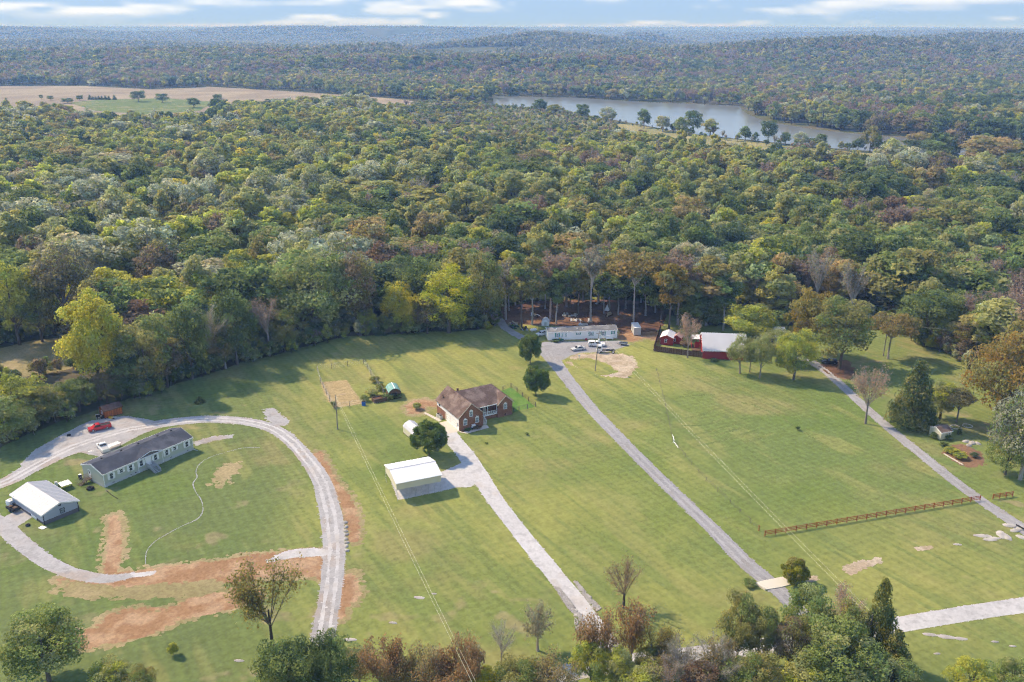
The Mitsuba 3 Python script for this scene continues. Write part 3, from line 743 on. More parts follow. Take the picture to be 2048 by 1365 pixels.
rf = part(bh, 'roof', gable_roof_y(0, 7, 3.95, zr, -0.35, D1 + 0.35, 0.4), mat('shingle_brown'), fr)
labels[rf] = {'label': 'brown shingle roof of the garage wing'}
# main block: hip at the right end
e = 0.42
Y0, Y1, X1, ZE, ZR, YM = 2.75, 16.1, 17.9, 3.95, 7.05, 9.42
rv = np.array([(3.0, Y0, ZE), (X1, Y0, ZE), (X1, Y1, ZE), (3.0, Y1, ZE), (3.0, YM, ZR), (14.6, YM, ZR)])
rv2 = rv + [0, 0, 0.16]
rfm = part(bh, 'roof', (np.vstack([rv2, rv]), np.array([[0, 1, 5], [0, 5, 4], [1, 2, 5], [2, 3, 4], [2, 4, 5], [0, 6, 7], [0, 7, 1], [1, 7, 8], [1, 8, 2], [2, 8, 9], [2, 9, 3], [6, 8, 7], [6, 9, 8]])), mat('shingle_brown'), fr)
labels[rfm] = {'label': 'darker streaked main roof between the two gables'}
part(bh, 'wall', cat([box(7.02, 17.4, 5.3, 15.6, 0, 3.93)]), mat('brick'), fr)
part(bh, 'gutter', cat([box(7.5, 12.75, Y0 - 0.1, Y0 - 0.003, 3.9, 4.12)]), mat('trim'), fr)
# right front wing
part(bh, 'wall', cat([prism_y([(12.95, 0), (12.95, 3.9), (15.15, 5.95), (17.35, 3.9), (17.35, 0)], 2.5, 5.28)]), mat('brick'), fr)
rw = part(bh, 'roof', gable_roof_y(12.95, 17.35, 3.95, 6.05, 2.15, 7.3, 0.35, 0.2), mat('shingle_brown'), fr)
labels[rw] = {'label': 'small front gable roof on the right wing'}
part(bh, 'fascia', cat([prism_y([(-0.42, 3.50), (-0.42, 3.72), (3.5, zr + 0.15), (7.42, 3.72), (7.42, 3.50), (3.5, zr - 0.06)], -0.40, -0.355),
                        prism_y([(12.58, 3.55), (12.58, 3.78), (15.15, 6.24), (17.72, 3.78), (17.72, 3.55), (15.15, 6.0)], 2.10, 2.145)]), mat('beige'), fr)
part(bh, 'porch_floor', cat([box(7.02, 12.93, 3.0, 5.28, 0.0, 1.25)]), mat('brick'), fr)
part(bh, 'porch_edge', box(7.02, 12.93, 2.94, 2.997, 1.05, 1.32), mat('trim'), fr)
for x in (7.2, 10.05, 12.8):
    part(bh, 'porch_post', box(x - 0.09, x + 0.09, 3.0, 3.16, 1.26, 3.93), mat('trim'), fr)
for x0, x1 in ((8.5, 9.95), (10.15, 12.7)):
    r_ = part(bh, 'porch_railing', cat([box(x0, x1, 3.03, 3.11, 2.15, 2.24), box(x0, x1, 3.03, 3.11, 1.38, 1.46)]), mat('trim'), fr)
    for x in np.arange(x0 + 0.12, x1, 0.2):
        part(r_, 'baluster', box(x, x + 0.06, 3.05, 3.09, 1.46, 2.15), mat('trim'), fr)
hb = House.__new__(House)
hb.key, hb.fr, hb.L, hb.W = bh, fr, 0.0, 5.3
for x in (9.0, 11.1):
    part(bh, 'porch_window', box(x - 0.45, x + 0.45, 5.22, 5.32, 1.9, 3.4), mat('glass'), fr)
part(bh, 'front_door', box(9.75, 10.65, 5.22, 5.32, 1.26, 3.4), mat('beige'), fr)
ps = part(bh, 'porch_stairs', box(7.3, 8.4, 2.6, 2.93, 0.95, 1.1), mat('concrete'), fr)
for k in range(5):
    part(ps, 'step', box(7.3, 8.4, 2.6 - 0.38 * (k + 1), 2.6 - 0.38 * k - 0.01, 0.0, 0.95 - 0.18 * (k + 1) + 0.1), mat('concrete'), fr)
for x in (7.25, 8.42):
    rr = part(ps, 'railing', cat([tube([(x, 2.9, 2.2), (x, 0.75, 1.05)], 0.05, 4), tube([(x, 2.9, 1.4), (x, 0.75, 0.3)], 0.045, 4), box(x - 0.06, x + 0.06, 0.7, 0.82, 0, 1.15)]), mat('trim'), fr)
    for k in range(9):
        y = 2.75 - 0.22 * k
        part(rr, 'baluster', box(x - 0.025, x + 0.025, y - 0.03, y + 0.03, 1.35 - (2.9 - y) * 0.51, 2.15 - (2.9 - y) * 0.53), mat('trim'), fr)


def arch(key, x, z, r, y):
    a_ = np.linspace(0, np.pi, 9)
    part(key, 'arch', prism_y([(x + r * math.cos(t), z + r * math.sin(t)) for t in a_], y - 0.07, y + 0.02), mat('trim'), fr)


for x, z, y in ((3.5, 4.2, 0), (1.75, 2.1, 0), (5.25, 2.1, 0), (15.15, 2.9, 2.5)):
    hb.fr = Frame(fr(np.array([0, y, 0.0]))[:2], fr.ang)
    hb.window('front', x, z, 0.85, 1.35, 'trim', 'glass_pale')
    arch(bh, x, z + 0.8, 0.42, y)
part(bh, 'wall_unit', rbox(3.5, 4.5, -0.55, -0.03, 0.25, 1.15, 0.06), mat('white'), fr)
for x in (14.9,):
    part(bh, 'foundation_vent', box(x, x + 0.4, 2.44, 2.51, 0.5, 0.75), mat('dark'), fr)
# white garage side (faces left): siding over the brick, two garage doors
part(bh, 'siding', cat([box(-0.05, -0.003, 0.15, 13.7, 2.35, 3.72), box(-0.046, -0.003, 0.15, 8.1, 0.0, 2.347)]), mat('white'), fr)
for y0, y1 in ((1.5, 4.1), (4.9, 7.4)):
    g_ = part(bh, 'garage_door', box(-0.085, -0.03, y0, y1, 0, 2.15), mat('beige'), fr)
    for k in range(3):
        part(g_, 'panel', box(-0.10, -0.08, y0 + 0.08, y1 - 0.08, 0.1 + 0.7 * k, 0.68 + 0.7 * k), mat('trim'), fr)
part(bh, 'side_door', box(-0.09, -0.03, 7.75, 8.05 + 0.5, 0, 2.05), mat('tan'), fr)
part(bh, 'window', box(-0.09, -0.03, 0.5, 1.15, 1.0, 2.0), mat('glass_pale'), fr)
part(bh, 'window', box(-0.09, -0.03, 11.6, 12.3, 2.6, 3.4), mat('glass'), fr)
part(bh, 'chimney', cyl((0.9, 11.6, 4.6), (0.9, 11.6, 5.9), 0.12, 8), mat('dark'), fr)
part(bh, 'chimney', box(4.35, 4.85, 9.9, 10.3, 6.7, 7.6), mat('brown_wood'), fr)
for k, y in enumerate((9.2, 10.6)):
    u = thing('air_conditioner', ('air conditioning unit nearer the garage doors of the brick house', 'air conditioning unit farther back along the brick house side')[k], 'air conditioner')
    part(u, 'case', rbox(-1.35, -0.45, y, y + 0.9, 0.08, 0.95, 0.05), mat('box_grey'), fr)
    part(u, 'fan_grille', cyl((-0.9, y + 0.45, 0.95), (-0.9, y + 0.45, 1.0), 0.36), mat('dark'), fr)
    part(u, 'base', box(-1.45, -0.35, y - 0.1, y + 1.0, 0, 0.07), mat('concrete'), fr)
structure('concrete_pad', cat([box(-3.4, -0.06, 0.0, 7.4, -0.3, 0.05)]), mat('concrete'), fr, label='pale concrete pad before the garage doors')
structure('footpath', cat([box(-4.6, -3.42, 6.3, 7.3, -0.3, 0.045), box(-5.9, -4.62, 7.0, 12.6, -0.3, 0.042)][:1]), mat('concrete'), fr, label='concrete path end at the garage pad')
structure('footpath', flat(Polygon([(-24.30,224.64),(-23.82,225.31),(-18.88,220.01),(-19.61,219.04)]), 0.05), mat('concrete'), label='straight pale concrete path to the garage pad')
structure('footpath', flat(Polygon([(-14.03,212.91),(-13.47,212.30),(-11.73,211.54),(-5.96,215.23),(-6.94,217.44),(-7.85,216.65),(-7.96,215.86),(-13.46,212.14)]), 0.05), mat('concrete'), label='concrete path along the brick gable')
structure('flower_bed', flat(Polygon([(-13.38,213.06),(-8.24,216.33),(-8.02,215.54),(-13.08,212.30)]), 0.06), 'mat_dirt', label='dark bed at the foot of the brick gable')


# --- small barns and sheds
def gambrel(W, he, hr):
    return [(0, he), (W * 0.12, he + (hr - he) * 0.45), (W * 0.5, hr), (W * 0.88, he + (hr - he) * 0.45), (W, he)]


k_ = thing('storage_barn', 'cream gambrel storage barn with grey metal roof beside the round tree', 'shed')
fr = Frame((-25.11,206.05), 0)
fr = between((-25.38,206.77), (-28.39,211.84))
h = House(k_, Frame((-25.38,206.77), fr.ang), 5.6, 0, [(0, 1), (1, 1)], 'cream', 'metal_white', open_=True) if False else None
Lb = float(np.hypot(*np.subtract((-25.38,206.77), (-28.39,211.84))))
# x runs from the near end to the far end, the lane side lies to the left
fb = Frame((-28.39,211.84), math.atan2(*np.subtract((-25.38,206.77), (-28.39,211.84))[::-1]))
h = House(k_, fb, Lb, 3.7, gambrel(3.7, 2.1, 3.3), 'cream', 'metal_white', ov=0.12, ovx=0.08, th=0.08, base=0.3, ribs=0.9)
for x in np.linspace(0.3, Lb - 0.3, 4):
    part(k_, 'skid', box(x - 0.2, x + 0.2, 0.05, 3.65, 0, 0.3), mat('brown_wood'), fb)

k_ = thing('garden_shed', 'small brown wooden shed with curved pale green roof by the straw plot', 'shed')
fg = between((-35.02,234.23), (-31.66,235.32))
# ridge runs away from the camera: frame with x along the ridge
fg = Frame((-31.66,235.32), fg.ang + math.pi / 2)
Wg = float(np.hypot(*np.subtract((-35.02,234.23), (-31.66,235.32))))
h = House(k_, fg, 4.6, Wg, [(0, 2.0), (Wg * 0.10, 2.5), (Wg * 0.28, 2.95), (Wg * 0.5, 3.15), (Wg * 0.72, 2.95), (Wg * 0.9, 2.5), (Wg, 2.0)], 'brown_wood', 'green_roof', ov=0.1, ovx=0.15, th=0.07, ribs=0.8)
part(k_, 'ridge_cap', box(-0.2, 4.8, Wg * 0.5 - 0.12, Wg * 0.5 + 0.12, 3.2, 3.27), mat('trim'), fg)
h.door('left', Wg * 0.5, 0.0, 1.2, 1.9, 'dark')

k_ = thing('wooden_shed', 'orange stained wooden shed with dark shingle roof at the forest edge', 'shed')
fo = between((-110.06,220.82), (-106.75,224.13))
h = House(k_, fo, 4.75, 3.5, [(0, 2.35), (1.75, 3.15), (3.5, 2.35)], 'orange_wood', 'shingle_old', ov=0.25, ovx=0.2, base=0.2, trim='brown_wood')
h.door('front', 2.6, 0.25, 1.6, 1.9, 'brown_wood')
part(k_, 'door_panel', box(1.87, 2.57, -0.07, -0.052, 0.3, 2.1), 'mat_orange_wood', fo)
part(k_, 'door_panel', box(2.63, 3.33, -0.07, -0.052, 0.3, 2.1), 'mat_orange_wood', fo)
h.window('left', 1.7, 1.5, 0.6, 0.7, 'trim', 'glass')
part(k_, 'skid', cat([box(0, 4.75, 0.1, 0.4, 0, 0.2), box(0, 4.75, 3.1, 3.4, 0, 0.2)]), mat('dark'), fo)

# --- white single-wide home
wh = thing('mobile_home', 'long white mobile home with green shutters behind the grey drive', 'house')
fw = between((12.11,284.31), (35.75,286.98))
Lw = float(np.hypot(*np.subtract((35.75,286.98), (12.11,284.31))))
h = House(wh, fw, Lw, 5.2, [(0, 3.1), (2.6, 3.85), (5.2, 3.1)], 'white', 'shingle_grey', ov=0.15, ovx=0.12, base=0.0, trim='trim')
part(wh, 'skirting', box(-0.03, Lw + 0.03, -0.04, 5.24, 0, 0.35), mat('tan'), fw)
for fx, w_, h_, z_ in ((.135, .75, 1.25, 2.05), (.44, .75, .6, 2.25), (.62, .8, 1.2, 2.0), (.795, .9, 1.2, 2.0), (.94, .5, .9, 2.2)):
    h.window('front', fx * Lw, z_, w_, h_, 'trim', 'glass_pale', 'teal', 0.3)
d = h.door('front', 0.232 * Lw, 0.55, 0.95, 2.0, 'trim', None)
for u in (-0.75, 0.5):
    part(wh, 'shutter', box(0.232 * Lw + u, 0.232 * Lw + u + 0.27, -0.06, 0.01, 1.4, 2.6), mat('teal'), fw)
dkx = 0.875 * Lw
pd = part(wh, 'porch_deck', cat([box(dkx - 1.1, dkx + 1.3, -1.4, -0.05, 0.5, 0.65), *[box(x, x + .1, -1.4, -1.3, 0, .5) for x in (dkx - 1.1, dkx + 1.2)]]), mat('trim'), fw)
for x in np.arange(dkx - 1.1, dkx + 1.3, 0.24):
    part(pd, 'baluster', box(x, x + 0.09, -1.4, -1.34, 0.65, 1.5), mat('trim'), fw)
part(pd, 'rail', box(dkx - 1.1, dkx + 1.3, -1.42, -1.32, 1.5, 1.58), mat('trim'), fw)
for fx in (0.12, 0.42, 0.5):
    part(h.roof, 'roof_vent', box(fx * Lw, fx * Lw + 0.35, 1.2, 1.5, 3.5, 3.85), mat('trim'), fw)

# --- cargo box
cb = thing('cargo_container', 'grey cargo box standing on orange clay behind the white home', 'container')
fc = between((41.85,290.01), (44.27,290.11))
Wc = 2.45
part(cb, 'body', rbox(0, Wc, 0, 6.0, 0.2, 2.75, 0.05), mat('box_grey'), fc)
part(cb, 'roof', box(-0.03, Wc + 0.03, -0.03, 6.03, 2.752, 2.83), 'mat_metal_bright', fc)
for x in (0.08, Wc / 2 + 0.03):
    part(cb, 'door', box(x, x + Wc / 2 - 0.12, -0.05, 0.02, 0.3, 2.65), mat('steel'), fc)
part(cb, 'skid', cat([box(0.1, 0.35, 0.1, 5.9, 0, 0.2), box(Wc - 0.35, Wc - 0.1, 0.1, 5.9, 0, 0.2)]), mat('dark'), fc)

# --- red sheds and red house
k_ = thing('red_shed', 'small red shed with white gabled roof inside the privacy fence', 'shed')
f1 = between((49.45,280.94), (53.42,279.70))
Ws = float(np.hypot(*np.subtract((53.42,279.70), (49.45,280.94))))
fs = Frame((53.42,279.70), f1.ang + math.pi / 2)
h = House(k_, fs, 6.2, Ws, [(0, 2.5), (Ws / 2, 3.45), (Ws, 2.5)], 'red_siding', 'metal_bright', ov=0.2, ovx=0.2, base=0.0, trim='red_bright')
h.window('left', Ws * 0.56, 1.55, 0.6, 1.0, 'trim', 'glass')
k_ = thing('red_shed', 'smaller red shed with faded pink roof beside the pale pink tree', 'shed')
fs = Frame((56.30,280.94), f1.ang + math.pi / 2 - 0.12)
h = House(k_, fs, 3.2, 2.9, [(0, 2.2), (1.45, 3.0), (2.9, 2.2)], 'red_siding', 'pink_roof', ov=0.15, ovx=0.15)
h.window('left', 2.0, 1.35, 0.5, 0.8, 'trim', 'glass')

rh = thing('red_house', 'red house with broad white metal roof half hidden by trees', 'house')
fr = Frame((61.01,267.44), math.radians(-6.5))
h = House(rh, fr, 13.6, 14.0, [(0.6, 3.15), (7.0, 6.4), (13.4, 3.15)], 'red_siding', 'metal_white', ov=0.85, ovx=0.25, base=0.0, ribs=0.95, trim='trim')
h.W = 13.4
h.fr = Frame(fr(np.array([0, 0.6, 0.0]))[:2], fr.ang)
h.window('front', 2.1, 1.75, 0.6, 1.15, 'trim', 'glass')
h.window('front', 8.0, 1.75, 0.8, 1.15, 'trim', 'glass')
h.door('front', 10.6, 0.3, 1.0, 2.05, 'trim', 'glass')
part(rh, 'foundation', box(-0.04, 13.64, 0.55, 13.42, 0, 0.25), mat('beige'), fr)
pr = part(rh, 'side_porch_roof', box(-3.0, -0.3, 8.6, 13.0, 3.55, 3.68), 'mat_metal_bright', fr)
for x, y in ((-2.9, 8.7), (-1.5, 8.7), (-2.9, 12.9)):
    part(rh, 'porch_post', box(x - .07, x + .07, y - .07, y + .07, 0, 3.55), mat('red_siding'), fr)
part(rh, 'side_porch', cat([box(-2.95, -0.05, 6.2, 12.9, 0.3, 0.5)]), mat('brown_wood'), fr)
part(rh, 'porch_screen', cat([box(-2.95, -2.85, 8.8, 12.8, 0.52, 1.4), box(-2.0, -0.4, 8.66, 8.74, 0.52, 2.6)]), mat('red_siding'), fr)

gh = thing('white_roofed_house', 'pale house with white roof mostly hidden behind the bright green tree', 'house')
fr = Frame((81.50,280.19), math.radians(-3))
h = House(gh, fr, 9.5, 9.0, [(0, 3.2), (4.5, 5.0), (9.0, 3.2)], 'box_grey', 'metal_bright', ov=0.4, ovx=0.3, base=0.0, trim='trim')
for x in (2.0, 5.0, 7.6):
    h.window('front', x, 1.7, 0.9, 1.2, 'trim', 'glass')

sh = thing('cream_shed', 'cream garden shed with weathered brown roof beside the right drive', 'shed')
fr = Frame((109.87,207.51), math.radians(20.5))
h = House(sh, fr, 3.45, 3.9, [(0, 2.15), (1.95, 3.0), (3.9, 2.15)], 'cream', 'shingle_brown', ov=0.18, ovx=0.15, th=0.1, base=0.15, trim='trim')
h.door('left', 2.0, 0.2, 1.3, 1.85, 'cream')
h.window('front', 2.6, 1.35, 0.5, 0.6, 'trim', 'glass')
part(sh, 'skid', cat([box(0.05, 3.4, 0.1, 0.4, 0, 0.15), box(0.05, 3.4, 3.5, 3.8, 0, 0.15)]), mat('dark'), fr)

k_ = thing('small_white_shed', 'tiny white gabled shed among the junk behind the white home', 'shed')
f1 = between((10.56,300.51), (13.12,300.23))
fs = Frame((13.12,300.23), f1.ang + math.pi / 2)
h = House(k_, fs, 3.0, 2.7, [(0, 1.2), (0.5, 2.0), (1.35, 2.45), (2.2, 2.0), (2.7, 1.2)], 'white', 'metal_bright', ov=0.08, ovx=0.08, th=0.06)
h.door('left', 1.3, 0.0, 0.8, 1.5, 'box_grey')

# ------------------------------------------------------------------ trees
LEAF = 'mat_leaf'
scene[LEAF] = {'type': 'principledthin', 'base_color': {'type': 'mesh_attribute', 'name': 'vertex_color'}, 'roughness': 0.65, 'diff_trans': 1.15, 'spec_trans': 0.0, 'eta': 1.3}
scene['mat_bark'] = {'type': 'twosided', 'bsdf': {'type': 'diffuse', 'reflectance': {'type': 'mesh_attribute', 'name': 'vertex_color'}}}


def unit(v):
    return v / (np.linalg.norm(v, axis=-1, keepdims=True) + 1e-12)


def cards(rng, pos, nrm, size, colour, spread=0.55, long=1.0):
    """one irregular leaf-spray triangle at each position, facing roughly along nrm"""
    n = len(pos)
    nn = unit(nrm + rng.normal(0, spread, (n, 3)))
    a = unit(np.cross(nn, rng.normal(0, 1, (n, 3))))
    b = np.cross(nn, a)
    size = np.broadcast_to(size, (n,)) * rng.uniform(0.6, 1.35, n)
    w = rng.uniform(0, 2 * np.pi, (n, 1)) + np.array([0, 2.1, 4.2]) + rng.uniform(-0.45, 0.45, (n, 3))
    r = size[:, None] * rng.uniform(0.7, 1.25, (n, 3))
    v = pos[:, None] + (r * np.cos(w))[..., None] * a[:, None] * long + (r * np.sin(w))[..., None] * b[:, None]
    return v.reshape(-1, 3), np.arange(3 * n).reshape(-1, 3), np.repeat(colour, 3, 0)


def slivers(rng, pos, d, length, width, colour):
    n = len(pos)
    d = unit(d)
    a = unit(np.cross(d, rng.normal(0, 1, (n, 3)))) * np.broadcast_to(width, (n,))[:, None] / 2
    tip = pos + d * np.broadcast_to(length, (n,))[:, None]
    v = np.stack([pos - a, pos + a, tip], 1)
    return v.reshape(-1, 3), np.arange(3 * n).reshape(-1, 3), np.repeat(colour, 3, 0)


def joinc(ms):
    vs, fs, cs, n = [], [], [], 0
    for v, f, c in ms:
        vs.append(v)
        fs.append(f + n)
        cs.append(c)
        n += len(v)
    return np.vstack(vs), np.vstack(fs), np.vstack(cs)


def tint(rng, base, n, amp=0.16, hue=0.06):
    base = np.asarray(base, float)
    k = rng.uniform(1 - amp, 1 + amp, (n, 1))
    h = rng.normal(0, hue, (n, 1))
    c = base * k * np.concatenate([1 + h, 1 + 0 * h, 1 - 0.6 * h], 1)
    return np.clip(c, 0.004, 0.9)


def crown(rng, H, R, z0, n, size, base, style='round', second=None, nclump=None, bare=0.0, twig=(0.15, 0.13, 0.12)):
    """leaf sprays gathered in clumps through the volume of the crown; H tree height, R crown radius, z0 crown bottom"""
    zc, rz = (z0 + H) / 2, (H - z0) / 2
    nclump = nclump or 34
    d = unit(rng.normal(0, 1, (nclump * 3, 3)))
    if style in ('round', 'spread'):
        d = d[d[:, 2] > -0.8][:nclump]
        f = rng.uniform(0.45, 0.86, (len(d), 1))
        c = d * f * [R, R, rz] * [1, 1, 1.0]
        rc = R * rng.uniform(0.20, 0.40, len(d)) * (40.0 / max(nclump, 40)) ** 0.33
        if style == 'spread':
            c[:, 2] = np.abs(c[:, 2]) * rng.uniform(0.3, 1.0, len(d)) - 0.1 * rz
    elif style == 'dome':
        d = d[d[:, 2] > -0.75][:nclump]
        f = rng.uniform(0.60, 0.86, (len(d), 1))
        c = d * f * [R, R, rz]
        rc = R * rng.uniform(0.17, 0.27, len(d))
    elif style == 'tall':
        d = d[:nclump]
        f = rng.uniform(0.35, 0.86, (len(d), 1))
        c = d * f * [R, R, rz]
        k = np.clip(1.05 - 0.55 * (c[:, 2:] / rz) ** 2, 0.3, 1)
        c[:, :2] *= k
        rc = R * rng.uniform(0.22, 0.42, len(d))
    else:  # cone
        nclump = nclump * 2
        t = rng.uniform(0, 1, nclump) ** 1.5
        w = rng.uniform(0, 2 * np.pi, nclump)
        rr = R * (1 - t ** 1.25 * 0.95) * rng.uniform(0.45, 0.88, nclump)
        c = np.stack([rr * np.cos(w), rr * np.sin(w), (t * 2 - 1) * rz * 0.95], 1)
        rc = R * (0.33 - 0.17 * t) * rng.uniform(0.8, 1.25, nclump)
    c = c + [0, 0, zc]
    prob = rc ** 2 / (rc ** 2).sum()
    m = int(n * 1.5)
    k = rng.choice(len(c), m, p=prob)
    dd = unit(rng.normal(0, 1, (m, 3)) + [0, 0, 0.28])
    p = c[k] + dd * (rc[k] * rng.uniform(0.62, 1.08, m))[:, None] * [1, 1, 0.85]
    e = (p - [0, 0, zc]) / [R, R, rz]
    out = np.linalg.norm(e, axis=1)
    ok = (out > (0.40 if style != 'cone' else 0.0)) & (p[:, 2] > max(0.25, z0 * 0.6))
    p, dd, k, e = p[ok][:n], dd[ok][:n], k[ok][:n], e[ok][:n]
    nr = unit(dd + 0.35 * e)
    cb = tint(rng, base, len(c), 0.20, 0.055)
    if second is not None:
        pick = rng.uniform(0, 1, len(c)) < 0.35
        cb[pick] = tint(rng, second, pick.sum(), 0.15, 0.05)
    cl = cb[k] * rng.uniform(0.78, 1.22, (len(p), 1))
    ms = []
    if bare > 0:
        nb = int(len(p) * bare)
        o = p[:nb]
        ms.append(slivers(rng, o, unit(o - [0, 0, z0 + 0.15 * (H - z0)]) + rng.normal(0, 0.35, (nb, 3)) + [0, 0, 0.25], size * rng.uniform(2.0, 4.5, nb), size * 0.20, tint(rng, twig, nb, 0.25, 0.04)))
        p, nr, cl = p[nb:], nr[nb:], cl[nb:]
    if len(p):
        ms.append(cards(rng, p, nr, size, np.clip(cl, 0.004, 0.9)))
    return joinc(ms), c, rc


def trunk(rng, H, z0, R, c, r0, colour, limbs=7, sides=5, lean=0.03):
    top = z0 + (H - z0) * 0.72
    z = np.linspace(-0.3, top, 6)
    bend = np.cumsum(rng.normal(0, lean * H / 6, (6, 2)), 0)
    bend -= bend[0]
    p = np.c_[bend, z]
    rr = r0 * np.array([1.25, 1.0, 0.82, 0.62, 0.40, 0.16])
    ms = [tube(p, rr, sides + 1, False)]
    o = np.argsort(-np.linalg.norm(c[:, :2], axis=1) + rng.normal(0, R * 0.3, len(c)))[:limbs]
    for i in o:
        t = rng.uniform(0.45, 0.95)
        zi = np.clip(z0 * 0.75 + (c[i, 2] - z0) * 0.4, 0.15 * H, top)
        a = np.array([np.interp(zi, z, p[:, 0]), np.interp(zi, z, p[:, 1]), zi])
        q = c[i]
        mid = (a + q) / 2 + [0, 0, 0.10 * np.linalg.norm(q - a)]
        r1 = np.interp(zi, z, rr) * 0.55
        ms.append(tube([a, mid, q], [r1, r1 * 0.6, r1 * 0.2], sides, False))
    v, f = cat(ms)
    return v, f, tint(rng, colour, len(v), 0.12, 0.03)


def bare_crown(rng, H, R, z0, n, width, colour, leaves=0, leafcol=(0.2, 0.13, 0.06), size=0.4):
    """a fan of fine twigs on forking limbs"""
    ms, tips = [], []
    nl = 12
    w = rng.uniform(0, 2 * np.pi, nl)
    rr = R * rng.uniform(0.35, 0.95, nl)
    end = np.stack([rr * np.cos(w), rr * np.sin(w), z0 + (H - z0) * (1 - 0.45 * (rr / R) ** 2) * rng.uniform(0.75, 0.98, nl)], 1)
    base = np.stack([0 * w, 0 * w, z0 * rng.uniform(0.7, 1.1, nl) + (H - z0) * 0.10], 1)
    big = []
    for a, b in zip(base, end):
        mid = (a + b) / 2 + [0, 0, 0.12 * H * 0.3] + rng.normal(0, 0.05 * R, 3)
        big.append(tube([a, mid, b], [width * 2.0, width * 1.1, width * 0.4], 4, False))
        t = rng.uniform(0.25, 1.0, (int(n / nl), 1))
        q = np.where(t < 0.5, a + (mid - a) * t * 2, mid + (b - mid) * (t * 2 - 1))
        dr_ = unit(unit(b - a) + rng.normal(0, 0.55, (len(q), 3)) + [0, 0, 0.25])
        ln = R * rng.uniform(0.25, 0.6, len(q)) * (1.15 - 0.5 * t[:, 0])
        ms.append(slivers(rng, q, dr_, ln, width * rng.uniform(0.5, 1.1, len(q)), tint(rng, colour, len(q), 0.22, 0.03)))
        # second order twigs
        s2 = q + dr_ * (ln * rng.uniform(0.4, 0.9, len(q)))[:, None]
        d2 = unit(dr_ + rng.normal(0, 0.6, (len(q), 3)))
        ms.append(slivers(rng, s2, d2, ln * 0.6, width * 0.55, tint(rng, colour, len(q), 0.22, 0.03)))
        tips.append(s2 + d2 * (ln * 0.3)[:, None])
    if leaves:
        tp = np.vstack(tips)
        tp = tp[rng.integers(0, len(tp), leaves)] + rng.normal(0, 0.35, (leaves, 3))
        ms.append(cards(rng, tp, rng.normal(0, 1, (leaves, 3)) + [0, 0, 0.5], size, tint(rng, leafcol, leaves, 0.25, 0.12), 0.8))
    v, f = cat(big)
    return joinc(ms), (v, f, tint(rng, colour, len(v), 0.15, 0.03)), end


GREEN, DARK, PALE = (0.295, 0.365, 0.120), (0.160, 0.215, 0.080), (0.480, 0.500, 0.215)
LIME, SILVER = (0.540, 0.560, 0.115), (0.530, 0.555, 0.390)
OLIVE, BROWN, RUST = (0.390, 0.370, 0.130), (0.370, 0.300, 0.190), (0.345, 0.235, 0.145)
TAN, MAUVE, BLUEGREEN = (0.490, 0.410, 0.190), (0.450, 0.380, 0.345), (0.185, 0.250, 0.130)
BARK, PALEBARK = (0.150, 0.125, 0.100), (0.400, 0.370, 0.330)
